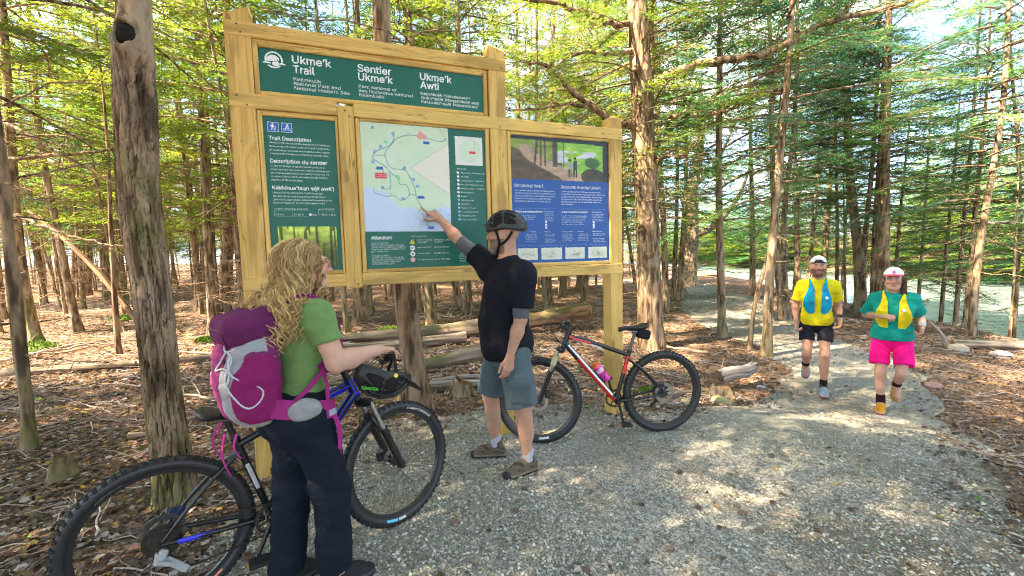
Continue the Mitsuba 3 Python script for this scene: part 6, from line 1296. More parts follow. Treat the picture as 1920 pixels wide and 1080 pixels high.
tree(HEM, [[.51, 16.81, -.1], [.43, 16.81, 5.23], [.41, 16.81, 9.92]], .16, 'f1', 'whitish trunk rising just right of the middle sign post', tone=.05, seed=15)
for k, (p, rad, lab) in enumerate([([[4.81, 13.42, -.27], [4.71, 13.42, 2.78], [4.58, 13.42, 4.71]], .109, 'slim trunk tucked against the right side of the big cedar'),
    ([[6.66, 17.79, -.27], [6.79, 17.79, 2.71], [6.82, 17.79, 5.49]], .103, 'left trunk of the thin pair between the cedar and the twisted grey tree'), ([[6.29, 16.21, -.27], [6.48, 16.21, 3.0], [6.55, 16.21, 5.33]], .112, 'right trunk of the thin pair between the cedar and the twisted grey tree'),
    ([[4.53, 9.23, -.27], [4.45, 9.23, 1.82], [4.41, 9.23, 3.5], [4.4, 9.23, 6.7]], .087, 'straight slim trunk at the near edge of the path where it bends left'), ([[9.52, 17.01, -.27], [9.48, 17.01, 1.96], [9.36, 17.01, 5.45], [9.26, 17.01, 8.04]], .119, 'straight dark trunk on the far side of the path bend, before the water'),
    ([[4.4, 7.94, -.27], [4.51, 7.94, .7], [4.71, 7.94, 1.48], [4.85, 7.94, 2.92], [4.89, 7.94, 4.6]], .045, 'thin pale leaning stem crossing behind the twin trunk beside the running man'), ([[4.44, 7.46, -.27], [4.48, 7.46, 1.3], [4.54, 7.46, 2.22], [4.61, 7.46, 3.29], [4.71, 7.46, 4.59]], .079, 'mossy-footed trunk crossed by a thin pale stem, left of the running man'),
    ([[7.05, 11.16, -.27], [6.88, 11.16, 1.14], [6.69, 11.16, 3.85]], .087, 'left of the two close trunks beyond the path, left of the running man'), ([[7.35, 11.39, -.27], [7.19, 11.39, 1.27], [7.22, 11.39, 3.21], [7.33, 11.39, 4.15], [7.41, 11.39, 6.54]], .077, 'right of the two close trunks beyond the path, left of the running man'),
    ([[10.6, 15.89, -.27], [10.4, 15.89, 3.82], [10.27, 15.89, 7.58]], .098, 'lakeside trunk just left of the head of the running man'), ([[10.81, 15.83, -.27], [10.94, 15.83, .91], [11.14, 15.83, 4.37], [11.28, 15.83, 7.53]], .081, 'lakeside trunk directly behind the head of the running man'),
    ([[11.28, 15.71, -.27], [11.38, 15.71, .9], [11.56, 15.71, 4.71], [11.76, 15.71, 7.47]], .103, 'pale lakeside trunk leaning right, just right of the head of the running man'), ([[9.75, 12.92, -.27], [9.75, 12.92, 1.34], [9.54, 12.92, 5.68]], .057, 'thin straight trunk between the two runners, the left of two'),
    ([[10.01, 12.87, -.27], [9.87, 12.87, 2.59], [9.7, 12.87, 6.41]], .04, 'thinnest dark trunk between the two runners'), ([[9.43, 11.6, -.27], [9.29, 11.6, 1.64], [9.05, 11.6, 3.19], [8.82, 11.6, 7.14]], .139, 'thick kinked trunk between the two runners'),
    ([[9.69, 11.77, -.27], [9.6, 11.77, 1.34], [9.71, 11.77, 3.2], [9.81, 11.77, 7.32]], .073, 'slim stem forking rightward from the thick kinked trunk between the runners'), ([[9.22, 10.69, -.27], [9.19, 10.69, 1.75], [9.14, 10.69, 3.94], [9.11, 10.69, 7.04]], .150, 'thick straight trunk right behind the running woman'),
    ([[9.43, 11.21, -.27], [9.42, 11.21, 2.17], [9.46, 11.21, 3.92]], .074, 'slim trunk pressed against the left side of the thick trunk behind the running woman'), ([[9.34, 8.68, -.27], [9.39, 8.68, 1.36], [9.55, 8.68, 2.83], [9.7, 8.68, 4.26], [9.71, 8.68, 5.57]], .069, 'right-leaning trunk on the bank to the right of the running woman'),
    ([[12.1, 10.32, -1.0], [12.05, 10.32, 2.91], [11.69, 10.32, 5.6], [11.5, 10.32, 7.14]], .053, 'slim spotted trunk at the right edge leaning left over the water'), ([[10.12, 8.68, -.3], [10.13, 8.68, 1.34], [10.08, 8.68, 3.23]], .024, 'sapling-thin stem near the right edge on the bank')]):
    thin_ = rad < .05
    tree(HEM, p, rad, None if thin_ else ('f2', 'n3', 'n2', 'f2', 'n3')[k % 5], lab, tone=(.3, .5, .2, .4)[k % 4], moss=.35 if k in (6, 3) else 0, sides=14, seed=40 + k, top=5.5 if thin_ else None, scale=(.95, 1.05, .9, 1.0)[k % 4])

# the tree with the knot hole, left of the sign
kp = [A(-2.36, 2.84, -.15)] + [A(*p) for p in KNOT_PTS]
KR = [.125, .108, .105, .103, .104, .114, .110, .112, .100, .085, .05]
def knot_tree():
    m = trunk_mesh(kp, KR, 150, 420, .45, 3, rough_=.05, ridge=.0, lobes=4)
    v = m[0].copy(); ax = np.stack([np.interp(v[:, 2], [p[2] for p in kp], [p[k] for p in kp]) for k in (0, 1)], 1)
    rad = np.hypot(v[:, 0] - ax[:, 0], v[:, 1] - ax[:, 1]); th = np.arctan2(v[:, 1] - ax[:, 1], v[:, 0] - ax[:, 0]); o = np.column_stack([np.cos(th), np.sin(th)])
    cell = np.stack([th * 3.6, v[:, 2] * 5.5 + .5 * meshkit.noise(np.column_stack([th * 3, v[:, 2] * 3, th * 0]), 2), th * 0], 1)
    n1 = meshkit.fbm(np.stack([np.cos(th) * 3.2, np.sin(th) * 3.2, v[:, 2] * 1.9], 1), 4, 5); cr = np.abs(n1 - .5)
    n2 = meshkit.fbm(np.stack([np.cos(th) * 6, np.sin(th) * 6, v[:, 2] * 9], 1), 3, 8); cr2 = np.abs(n2 - .5)
    barky = 1 - sstep(2.80, 2.98, v[:, 2] + .06 * np.sin(th * 2))
    disp = -.022 * sstep(.040, .0, cr) * barky - .012 * sstep(.03, 0, cr2) * barky + .012 * (meshkit.fbm(v * [14, 14, 6], 3, 4) - .5) * barky
    # collar of the knot and its dark hole, on the side towards the camera and a little left
    kz, kth = 2.93, -.86; dth = (th - kth + np.pi) % (2 * np.pi) - np.pi
    dk = np.hypot(dth * .155, (v[:, 2] - kz) * .75); dk2 = np.hypot((dth + .42) * .150, (v[:, 2] - kz - .085) * .85)
    nz = meshkit.fbm(np.stack([np.cos(th) * 4, np.sin(th) * 4, v[:, 2] * 9], 1), 3, 12); dk2 = dk2 * (.72 + .55 * nz)
    disp = disp + .058 * np.exp(-(dk / .15) ** 2) + .030 * (nz * 1.6 - .1) * np.exp(-((dk2 - .070) / .034) ** 2) - .10 * sstep(.066, .040, dk2) + .02 * (nz - .5) * np.exp(-(dk / .2) ** 2)
    v[:, :2] += o * disp[:, None]
    return (v, m[1]), dk2
_km, _kd = knot_tree()
def ktone(v):
    t = np.where(v[:, 2] > 2.9, .1, .5); moss = .55 * (1 - sstep(.1, 1.1, v[:, 2])) + .38 * sstep(.55, .68, meshkit.fbm(v * [4, 4, 2.2], 3, 6)) * (v[:, 2] < 2.4)
    return np.column_stack([np.full(len(v), t) if np.ndim(t) == 0 else t, moss])
put('knotted_tree__trunk', _km, 'm_bark', None, True, uv=ktone)
kv = _km[0]; hole_c = kv[np.argmin(_kd)] + A(.035, -.05, 0)
put('knotted_tree__knot_hole', sdf_mesh(lambda P: ell(P, hole_c, (.066, .060, .076)) + .008 * (meshkit.noise(P * 60, 2) - .5), hole_c - .12, hole_c + .12, .006), 'm_matte', (.010, .008, .007), True)
S_ = np.eye(4); S_[:3, :3] = rotz(1.0); S_[:3, 3] = (-2.5, 2.84, 2.3)
inst('knotted_tree__crown', 'crown_n1', T4(S_.tolist())); inst('knotted_tree__boughs', 'boughs_n1', T4(S_.tolist()))
tag('knotted_tree', 'thick flaky-barked trunk with a dark knot hole, left of the sign', 'tree')
tag('knotted_tree__trunk', 'flaking grey brown bark with mossy patches')

# the big cedar right of the sign, with its long limbs
cb = A(2.72, 8.37, -.27)
bark('cedar_tree__trunk', trunk_mesh([cb - A(0, 0, .1), A(2.66, 8.37, 1.2), A(2.60, 8.37, 3.06), A(2.46, 8.37, 6.27), A(2.42, 8.4, 9.5), A(2.4, 8.4, 13)], [.235, .228, .215, .185, .12, .02], 110, 220, .22, 5, rough_=.06, ridge=.016, lobes=6), .5, .0)
for k, (pts, r0, r1) in enumerate(CEDAR_LIMBS):
    p = spline(pts, 22); p[1:-1] += np.random.default_rng(k).normal(0, .018, (20, 3))
    bark(numbered('cedar_tree__limb'), tube(p, np.linspace(r0, r1, 22), 9), .6 if k < 2 else .4)
r = np.random.default_rng(9); tw, V, F, C, at = [], [], [], [], 0
for k, (pts, r0, r1) in enumerate(CEDAR_LIMBS):
    p = spline(pts, 22); L = np.linalg.norm(np.diff(p, axis=0), axis=1).sum()
    for i in range(int(9 + L * 5)):
        s = r.integers(5, 22); d = nrm(p[min(21, s + 1)] - p[s - 1]); yaw = math.atan2(d[1], d[0]) + r.choice([-1, 1]) * r.uniform(.3, 1.3); l = r.uniform(.35, 1.1)
        q = bough_curve(r, p[s], yaw, l, r.normal(.25, .4), r.uniform(0, .4), 7); tw.append(tube(q, np.linspace(.009, .002, 7), 4, False))
        for _ in range(4): j = r.integers(2, 7); tw.append(thin(q[j], q[j] + r.normal(0, .12, 3) + (q[-1] - q[0]) * .2, .003, .0015))
        if r.random() < .5 and s > 9:
            v, f, c, _t = spray(r, q, l, .085, .062, np.array(GREENS['yellow'][r.integers(4)]), .1); V.append(v); F.append(f + at); C.append(c); at += len(v)
W_ = cat(tw + [(lambda m: (m[0] + cb + A(-.06, 0, 0), m[1]))(cat(dead_twigs(r, 2.2, 5.8, 40, .2, 1.5)))])
put('cedar_tree__twigs', W_, 'm_bark', None, False, uv=A(.4, 0)); tag('cedar_tree__twigs', kind='stuff')
put('cedar_tree__limb_foliage', (np.vstack(V), np.vstack(F)), 'm_leaf', np.clip(np.vstack(C), .004, .5), False); tag('cedar_tree__limb_foliage', kind='stuff')
S_ = np.eye(4); S_[:3, :3] = rotz(2.0) @ np.diag([1.25, 1.25, 1.0]); S_[:3, 3] = (2.5, 8.37, 1.6)
inst('cedar_tree__crown', 'crown_n0', T4(S_.tolist())); inst('cedar_tree__boughs', 'boughs_n0', T4(S_.tolist()))
for k, (z, th) in enumerate(((2.25, -1.9), (1.55, -1.7))):
    c = A(2.64 + .215 * math.cos(th), 8.37 + .215 * math.sin(th), z)
    bark(numbered('cedar_tree__burl'), xf(lathe([(.0, .012), (.03, .02), (.05, .012), (.07, -.01)], 14), align(A(math.cos(th), math.sin(th), .1)), c), .95)
tag('cedar_tree', 'big reddish cedar right of the sign with long horizontal limbs', 'tree')

# the twisted grey tree where the path bends
tb = A(9.4, 23.6, -.27); gt = [tb - A(0, 0, .1), tb + A(.12, 0, .5), tb + A(.30, 0, 1.4), tb + A(.45, 0, 3.0), tb + A(.48, 0, 5.2), tb + A(.9, 0, 8.0), tb + A(.8, 0, 11)]
bark('twisted_tree__trunk', trunk_mesh(gt, [.50, .44, .40, .36, .30, .2, .08], 30, 70, .8, 8, rough_=.12, ridge=.02), .0)
for k, (p, r0) in enumerate((([tb + A(.4, 0, 2.6), tb + A(1.2, -.2, 2.95), tb + A(2.0, -.3, 3.6), tb + A(3.0, -.4, 5.2), tb + A(3.5, -.4, 7.2)], .2), ([tb + A(.44, 0, 3.6), tb + A(-.1, -.2, 4.3), tb + A(-.5, -.3, 5.8)], .12), ([tb + A(.5, 0, 5.3), tb + A(1.5, -.2, 6.3), tb + A(2.6, -.3, 8.6)], .14))):
    bark(numbered('twisted_tree__limb'), tube(spline(p, 18), np.linspace(r0, .03, 18), 10), .02)
S_ = np.eye(4); S_[:3, :3] = np.diag([1.5, 1.5, 1.0]); S_[:3, 3] = tb + A(.4, 0, 2)
inst('twisted_tree__crown', 'crown_f2', T4(S_.tolist())); inst('twisted_tree__boughs', 'boughs_f2', T4(S_.tolist()))
tag('twisted_tree', 'twisted grey tree with a flared foot where the path bends out of sight', 'tree')

# the rest of the forest: every trunk a tree of its own
taken = [(-4.31, 3.72), (-9.6, 8.6), (-10.8, 10.6), (-7, 7.6), (-2.4, 2.8), (-1, 4.4), (2.7, 8.4), (-1.9, 10), (-1.5, 12.9), (1.3, 15.5), (2, 17.7), (.5, 16.8), (4.8, 13.4), (6.6, 17.8), (6.3, 16.2), (4.5, 9.2)]
r = np.random.default_rng(33)
def clear(x, y, dmin): return all(math.hypot(x - a, y - b) > dmin for a, b in taken)
fill = []
while len(fill) < 285:
    y = 8.5 + (32 if len(fill) < 165 else 36) * r.random() ** (.85 if len(fill) < 165 else .6); x = y * r.uniform(-1.32, .42 if y < 22 else .30)
    if on_path(x, y) or shapely.contains_xy(PATH.buffer(1.2), x, y) or x > shore_x(y) - 1.5: continue
    if not clear(x, y, .8 + .026 * y if len(fill) < 165 else .7): continue
    if y < 12 and abs(x) < 1: continue
    if len(fill) >= 165 and y < 13: continue
    taken.append((x, y)); fill.append((x, y, len(fill) >= 165))
ORD = 'nearest second third fourth fifth sixth seventh eighth ninth tenth eleventh twelfth thirteenth fourteenth fifteenth sixteenth seventeenth eighteenth nineteenth twentieth'.split()
def nth(k):
    if k < 20: return ORD[k] if k == 0 else ORD[k] + ' nearest'
    return 'twenty thirty forty fifty sixty seventy'.split()[k // 10 - 2] + ('-' + 'first second third fourth fifth sixth seventh eighth ninth tenth'.split()[k % 10]) + ' nearest'
ZONES = [(-1.3, 'at the far left of the view'), (-1.05, 'in the wood near the left edge'), (-.90, 'in the wood close left of the knotted tree'), (-.82, 'behind the knotted tree'), (-.60, 'between the knotted tree and the sign'), (-.38, 'behind the left panel of the sign'), (-.22, 'behind the left half of the map panel'), (-.04, 'behind the right half of the map panel'), (.22, 'behind the blue panel'), (9, 'right of the sign, beyond the cedar')]
_zc = {}
def zone(x, y): return next(z for lim, z in ((ZONES[i + 1][0] if i + 1 < len(ZONES) else 99, ZONES[i][1]) for i in range(len(ZONES))) if x / y < lim)
def ordinal(kind, z): _zc[kind, z] = _zc.get((kind, z), -1) + 1; return nth(_zc[kind, z])
for k, (x, y, pole) in enumerate(sorted(fill, key=lambda p: math.hypot(*p[:2]))):
    lean = r.normal(0, .05, 2); z = gz(x, y); d = math.hypot(x, y); rad = r.uniform(.045, .125) * (1 if d < 25 else 1.15) if not pole else r.uniform(.035, .07); tone = r.uniform(0, .8); moss_ = r.choice([0, 0, .3, .6]); zn = zone(x, y)
    tree('forest_tree', [A(x, y, z), A(x + lean[0] * 2.5, y + lean[1] * 2.5, z + 2.5), A(x + lean[0] * 5 + r.normal(0, .06), y + lean[1] * 6, z + 6)], rad, ('f0', 'dead_0', 'f1', 'dead_1', 'f3', 'dead_2', 'f0', 'f1', 'dead_0', 'f3', 'dead_1', 'f2')[k % 12] if not pole else f'dead_{k % 3}',
        ('reddish' if tone > .5 else 'greyish') + (' mossy' if moss_ > .4 else '') + (' slim' if rad < .08 else '') + f' trunk {zn}, {ordinal("t", zn)} there', 'trunks of the wood behind the sign', tone=tone, moss=moss_, sides=9, seed=200 + k, scale=r.uniform(.85, 1.2))
# trees around and behind the viewpoint, whose shade falls on the clearing
for k, (x, y) in enumerate(SHADE_TREES):
    zn = ('left' if x < 0 else 'right') + (' behind' if y < 0 else '')
    tree('shade_tree', [A(x, y, 0), A(x + r.normal(0, .1), y + r.normal(0, .1), 4), A(x + r.normal(0, .2), y + r.normal(0, .2), 8)], r.uniform(.1, .17), ('n1', 'f1', 'n3', 'f0')[k % 4] if k > 2 else 'f1', f'tall evergreen out of view {zn} of the viewpoint, number {ordinal("s", zn)} in line', 'evergreens around the clearing outside the view', tone=.4, sides=9, seed=400 + k, scale=1.15, z_shift=.6 if k > 2 else 1.9)
# long bare limbs that sweep across the upper left
for k, (p, own) in enumerate((([[-8.15, 6.8, 4.17], [-7.06, 6.8, 3.46], [-6.35, 6.8, 3.02], [-5.63, 6.8, 2.64]], 1), ([[-8.15, 6.8, 3.27], [-6.89, 6.8, 3.34], [-5.88, 6.8, 3.46], [-5.29, 6.8, 3.75]], 1), ([[-8.07, 6.8, 2.55], [-7.57, 6.8, 2.38], [-6.81, 6.8, 2.07], [-6.05, 6.8, 1.91]], 1))):
    q = spline(p, 24) + np.random.default_rng(k).normal(0, .012, (24, 3)); m = [tube(q, np.linspace(.035, .010, 24), 7)]; rr = np.random.default_rng(k + 5)
    bark(f'tree_001__bare_limb' + (f'_{k:03d}' if k else ''), cat(m), .3)
    m = []
    for _ in range(22): j = rr.integers(3, 24); d = A(rr.normal(0, .35), rr.normal(0, .3), rr.normal(-.08, .28)); m.append(tube(spline([q[j], q[j] + d * .5, q[j] + d + A(0, 0, .06)], 6), np.linspace(.008, .002, 6), 4, False))
    put(f'tree_001__bare_limb' + (f'_{k:03d}' if k else '') + '__twigs', cat(m), 'm_bark', None, False, uv=A(.3, 0)); tag(f'tree_001__bare_limb' + (f'_{k:03d}' if k else '') + '__twigs', kind='stuff')
# the far shore
r = np.random.default_rng(55); Ms = []
for k in range(260):
    t = r.random() ** 1.3; y = 0 + 130 * t; x = 31 + 5 * t + 24 * r.random() ** 1.7
    S_ = np.eye(4); s = r.uniform(.8, 1.3); S_[:3, :3] = rotz(r.uniform(0, 6.3)) @ np.diag([2.0 * s, 2.0 * s, (.95 if k % 3 else .4) * s]); S_[:3, 3] = (x, y, -2.6 - (.0 if k % 3 else .3) + .06 * (x - 33)); Ms.append(S_)
for k in range(130):
    x = -130 + 165 * r.random(); y = 50 + 50 * r.random() + max(0, x) * .4
    S_ = np.eye(4); s = r.uniform(.9, 1.3); S_[:3, :3] = rotz(r.uniform(0, 6.3)) @ np.diag([1.7 * s, 1.7 * s, 1.0 * s]); S_[:3, 3] = (x, y, 1.0 if x < 0 else -1.2); Ms.append(S_)
for k, S_ in enumerate(Ms): scene[f'far_forest__{k + 1:03d}'] = {'type': 'instance', 'shapegroup': {'type': 'ref', 'id': (('crown_f2', 'crown_f0', 'crown_f2') if S_[0, 3] > 20 else ('crown_f0', 'crown_f2', 'crown_f3'))[k % 3]}, 'to_world': T4(S_.tolist())}
tag('far_forest', 'hazy mass of green foliage across the water and deep in the wood', 'forest', kind='stuff')
# far bank under it
put('far_bank', grid(np.r_[np.linspace(30, 44, 12), np.linspace(48, 200, 8)], np.linspace(-60, 260, 30), lambda X, Y: -2.2 + 1.6 * sstep(31.5, 37, X + 1.5 * np.sin(Y * .2)) + 2.5 * sstep(37, 60, X) + 5 * sstep(60, 180, X)), 'm_floor', smooth=True); tag('far_bank', 'far bank of the lake', kind='structure')

# young hemlocks on the bank, their boughs hanging over the water on the right
for k, (x, y, sc, lab) in enumerate(((10.6, 10.0, .60, 'young hemlock with teal green boughs over the water, right behind the running woman'), (11.6, 9.2, .52, 'young hemlock between the leaning bank trunk and the right edge'), (12.6, 12.6, .55, 'taller young hemlock over the water beyond the leaning bank trunk'), (10.2, 6.6, .42, 'small young hemlock nearest the right edge'), (13.4, 17.5, .75, 'young hemlock over the water behind the running man'), (12.4, 15.2, .6, 'young hemlock over the water between the two runners'), (12.0, 11.6, .8, 'full young hemlock behind the thick trunk, right of the running woman'), (13.6, 14.4, .6, 'tall young hemlock over the water, far behind the leaning bank trunk'), (12.2, 18.6, .7, 'young hemlock at the end of the path bend'), (13.0, 21.0, .8, 'young hemlock beside the twisted grey tree'), (11.9, 13.4, .55, 'low young hemlock between the kinked trunk and the water'))):
    tree('young_hemlock', [A(x, y, gz(x, y)), A(x + .05, y, gz(x, y) + 1.5), A(x + .1, y, gz(x, y) + 3)], .06, ('n2', 'n0', 'n3')[k % 3], lab, tone=.3, seed=700 + k, scale=sc * 1.1, z_shift=-1.1 * sc)
# ------------------------------------------------------------------ what lies on the forest floor
r = np.random.default_rng(77)
def leaf_base(seed):
    q = np.random.default_rng(seed); n = 7; x = np.linspace(0, 1, n); w = .34 * np.sin(np.pi * x ** .8) * (1 + .25 * np.sin(x * 14 + seed)); c = q.uniform(.2, .6)
    v = np.vstack([np.column_stack([x - .5, w, c * w * 1.2 + .12 * (x - .5) ** 2]), np.column_stack([x - .5, x * 0, .10 * np.sin(x * 3 + seed) * q.uniform(-1, 1)]), np.column_stack([x - .5, -w, c * w * 1.2 * q.uniform(.2, 1.2) + .12 * (x - .5) ** 2])])
    f = [[a + k * n, a + 1 + k * n, a + 1 + (k + 1) * n] for k in (0, 1) for a in range(n - 1)] + [[a + k * n, a + 1 + (k + 1) * n, a + (k + 1) * n] for k in (0, 1) for a in range(n - 1)]
    return VF((v, f))
LB = [leaf_base(s) for s in range(6)]
def floor_points(n, y0, y1, xl, xr, pw=1.5):
    y = y0 + (y1 - y0) * r.random(n) ** pw; x = r.uniform(xl, xr, n) * (y + 1.2); m = x < shore_x(y) - .7
    return x[m], y[m]
x, y = floor_points(90000, .9, 14, -1.35, 1.2)
on = on_path(x, y); near_edge = shapely.contains_xy(PATH.buffer(-.30), x, y)
keep = ~on | (~near_edge & (r.random(len(x)) < .35)) | (r.random(len(x)) < .02)
x, y = x[keep], y[keep]; n = len(x)
sz = r.uniform(.024, .066, n) * np.where(y < 5, 1, 1.15); pk = r.integers(0, 6, n); t = r.random(n)[:, None]
c = lerp(A(.085, .050, .030), A(.33, .225, .155), t ** 1.6) * (1 + r.normal(0, .08, (n, 3))); gold = r.random(n) < .06; c[gold] = A(.50, .30, .07); pale = r.random(n) < .1; c[pale] = A(.55, .45, .40) * r.uniform(.7, 1.1, (pale.sum(), 1)); grn = r.random(n) < .008; c[grn] = (.16, .28, .03)
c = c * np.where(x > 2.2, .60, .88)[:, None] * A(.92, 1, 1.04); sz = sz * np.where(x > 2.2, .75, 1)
P = np.column_stack([x, y, terrain(x, y) + _bump(x[None], y[None])[0] + r.uniform(.0, .018, n)])
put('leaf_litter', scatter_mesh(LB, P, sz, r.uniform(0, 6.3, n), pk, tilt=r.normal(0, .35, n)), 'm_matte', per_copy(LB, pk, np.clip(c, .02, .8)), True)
tag('leaf_litter', 'dry curled brown leaves covering the forest floor', kind='stuff')
def stick(seed, n=8, kink=.10):
    q = np.random.default_rng(seed); p = np.column_stack([np.linspace(-.5, .5, n), np.cumsum(q.normal(0, kink * .35, n)), np.abs(np.cumsum(q.normal(0, .02, n)))]); p[:, 1:] -= p[:, 1:].mean(0); p[:, 2] = np.abs(p[:, 2])
    ms = [tube(p, np.linspace(.011, .005, n) * q.uniform(.7, 1.1), 5)]
    for _ in range(q.integers(1, 4)):
        k = q.integers(2, n - 1); d = A(q.uniform(.05, .22), q.choice([-1, 1]) * q.uniform(.08, .25), q.uniform(0, .08)); ms.append(tube([p[k], p[k] + d * .6, p[k] + d], [.006, .004, .0025], 4, False))
    return cat(ms)
SB = [stick(s) for s in range(9)]
x, y = floor_points(6200, 1.2, 20, -1.35, 1.2, .95); keep = ~shapely.contains_xy(PATH.buffer(-.1), x, y); x, y = x[keep], y[keep]; n = len(x)
L = r.uniform(.10, .65, n) * (1 + .03 * y); pk = r.integers(0, 9, n); t = r.random(n)[:, None]
c = lerp(A(.20, .125, .08), A(.62, .52, .45), t ** 1.3)
P = np.column_stack([x, y, terrain(x, y) + _bump(x[None], y[None])[0] + .012])
put('twigs', scatter_mesh(SB, P, np.column_stack([L, L, np.minimum(L, .8)]), r.uniform(0, 6.3, n), pk, tilt=r.normal(0, .12, n)), 'm_matte', per_copy(SB, pk, c), True)
tag('twigs', 'dead twigs scattered over the leaf litter', kind='stuff')
# single fallen branches big enough to point at
k = 0; spots = []
while len(spots) < 34:
    yy = r.uniform(4.6, 13); xx = yy * r.uniform(-1.2, .45)
    if on_path(xx, yy) or shapely.contains_xy(PATH.buffer(.3), xx, yy): continue
    spots.append((xx, yy))
for k, (xx, yy) in enumerate(sorted(spots, key=lambda p: math.hypot(*p))):
    L = r.uniform(.9, 2.4); a = r.uniform(0, np.pi); q = np.random.default_rng(900 + k); n = 14
    p = np.column_stack([np.linspace(-.5, .5, n) * L, np.cumsum(q.normal(0, .03, n)), q.uniform(.02, .05) + np.abs(np.cumsum(q.normal(0, .02, n)))]) @ rotz(a).T + A(xx, yy, 0); p[:, 2] += terrain(p[:, 0], p[:, 1])
    ms = [tube(p, np.linspace(.028, .008, n) * q.uniform(.6, 1.1), 7)]
    for _ in range(5): j = q.integers(2, n - 1); d = q.normal(0, .18, 3); d[2] = abs(d[2]) * .9; ms.append(tube(spline([p[j], p[j] + d * .6, p[j] + d + q.normal(0, .04, 3)], 5), np.linspace(.010, .003, 5), 4, False))
    key = put(numbered('fallen_branch'), cat(ms), 'm_matte', (lambda cc: lambda v: cc * (.75 + .5 * meshkit.fbm(v * 18, 3)[:, None]))(lerp(A(.27, .18, .115), A(.58, .48, .40), q.random())), True)
    zn = zone(xx, yy); tag(key, f'dead branch lying {zn}, {ordinal("b", zn)}', 'branch', 'dead branches lying on the forest floor')
def log(name, pts, radii, tone, label, moss=0.0, sides=22, cutcol=None, seed=0, rough_=.10):
    n = 130; m = trunk_mesh(pts, radii, sides, n, 0, seed, rough_=0); p_ = spline(pts, n); ang_ = np.tile(np.arange(sides) * 2 * np.pi / sides, n); t_ = np.repeat(np.linspace(0, np.linalg.norm(np.diff(p_, axis=0), axis=1).sum(), n), sides)
    k_ = np.stack([np.cos(ang_) * 1.6, np.sin(ang_) * 1.6, t_ * 1.1 + seed * 9], 1); ax_ = np.repeat(p_, sides, 0); g_ = meshkit.fbm(k_ * [4.5, 4.5, 1.3], 3, seed + 3)
    m = (ax_ + (m[0] - ax_) * (1 + .5 * (meshkit.fbm(k_, 3, seed) - .5) + .35 * (g_ - .5))[:, None], m[1])
    base_ = lerp(A(.34, .30, .26), A(.25, .155, .09), min(1, tone * 2)); col_ = base_ * (.35 + 1.15 * sstep(.25, .75, g_)[:, None]); mo_ = np.clip(moss * 1.6 * sstep(.4, .65, meshkit.fbm(k_ * 1.4, 3, 9)) * (np.sin(ang_) * 0 + (m[0][:, 2] > ax_[:, 2] - .02)), 0, 1)[:, None]
    key = numbered(name); put(key + '__bark', m, 'm_matte', col_ * (1 - mo_) + A(.10, .13, .03) * mo_, True)
    for e, nm in ((0, 'cut_end'), (-1, 'cut_end_001')):
        p = spline(pts, 60); d = nrm(p[0] - p[1]) if e == 0 else nrm(p[-1] - p[-2]); rr = radii[0] if e == 0 else radii[-1]
        put(f'{key}__{nm}', xf(lathe([(0, .012), (rr * .5, .010), (rr * .97, .002), (rr * .97, -.03)], 20), align(d), p[0] if e == 0 else p[-1]), 'm_matte', lambda v, c=(p[0] if e == 0 else p[-1]): np.array(cutcol or (.30, .21, .12)) * (.7 + .5 * np.sin(np.linalg.norm(v - c, axis=1) * 160)[:, None] * .3 + .2), 40)
    tag(key, label, 'log'); return key
log('fallen_log', [A(-3.9, 8.0, .10), A(-2.6, 8.3, .13), A(-1.2, 8.6, .17), A(0.1, 8.95, .20)], [.07, .10, .14, .19], .35, 'long pale fallen log under the sign, its thick end behind the pointing man', .25, seed=1)
log('fallen_log', [A(-3.3, 7.55, .06), A(-2.0, 7.7, .09), A(-.9, 8.05, .10)], [.05, .075, .10], .25, 'thinner fallen log lying in front of the long pale log', .1, seed=2)
log('fallen_log', [A(-1.35, 6.0, .10), A(-.6, 6.45, .16), A(.05, 7.0, .24)], [.08, .11, .13], .3, 'mossy fallen log propped over a dark hollow behind the pointing man', .6, seed=3)
log('fallen_log', [A(-.1, 9.2, .14), A(.9, 10.0, .16), A(1.85, 10.9, .18)], [.16, .18, .21], .6, 'thick round-ended log behind the handlebar of the striped bike', .35, seed=4, cutcol=(.50, .34, .14))
log('bleached_log', [A(-1.15, 5.15, .05), A(-.7, 5.22, .06), A(-.2, 5.2, .055)], [.035, .045, .03], .0, 'white barkless log on the ground left of the pointing man', 0, seed=5, cutcol=(.6, .5, .42))
log('bleached_log', [A(-1.05, 5.35, .05), A(-.6, 5.42, .09), A(-.1, 5.36, .06)], [.022, .026, .018], .0, 'thin white stick log just behind the white barkless log', 0, seed=6, cutcol=(.6, .5, .42))
log('fallen_log', [A(-7.9, 6.3, .05), A(-6.9, 6.5, .07), A(-6.0, 6.75, .06)], [.05, .06, .045], .3, 'slim fallen log near the left edge', .2, seed=7)
log('fallen_log', [A(-6.4, 6.75, .05), A(-5.2, 6.9, .08), A(-4.0, 7.2, .09)], [.04, .055, .06], .35, 'slim fallen log crossing behind the knotted tree', .1, seed=8)
log('fallen_log', [A(-3.9, 6.7, .06), A(-3.3, 6.85, .09), A(-2.75, 7.0, .07)], [.06, .08, .07], .5, 'short fallen log behind the purple backpack', .1, seed=9)
log('fallen_log', [A(8.0, 7.75, -.20), A(8.7, 7.5, -.19), A(9.5, 7.0, -.22)], [.07, .08, .06], .2, 'fallen log at the foot of the leaning bank trunk near the right edge', .1, seed=10)
log('driftwood', [A(2.72, 5.62, -.06), A(2.92, 5.68, -.03), A(3.12, 5.78, -.05), A(3.36, 5.95, -.02)], [.075, .075, .085, .07], .0, 'short bent grey log beside the path, left of the running man', 0, seed=11, cutcol=(.10, .07, .05))
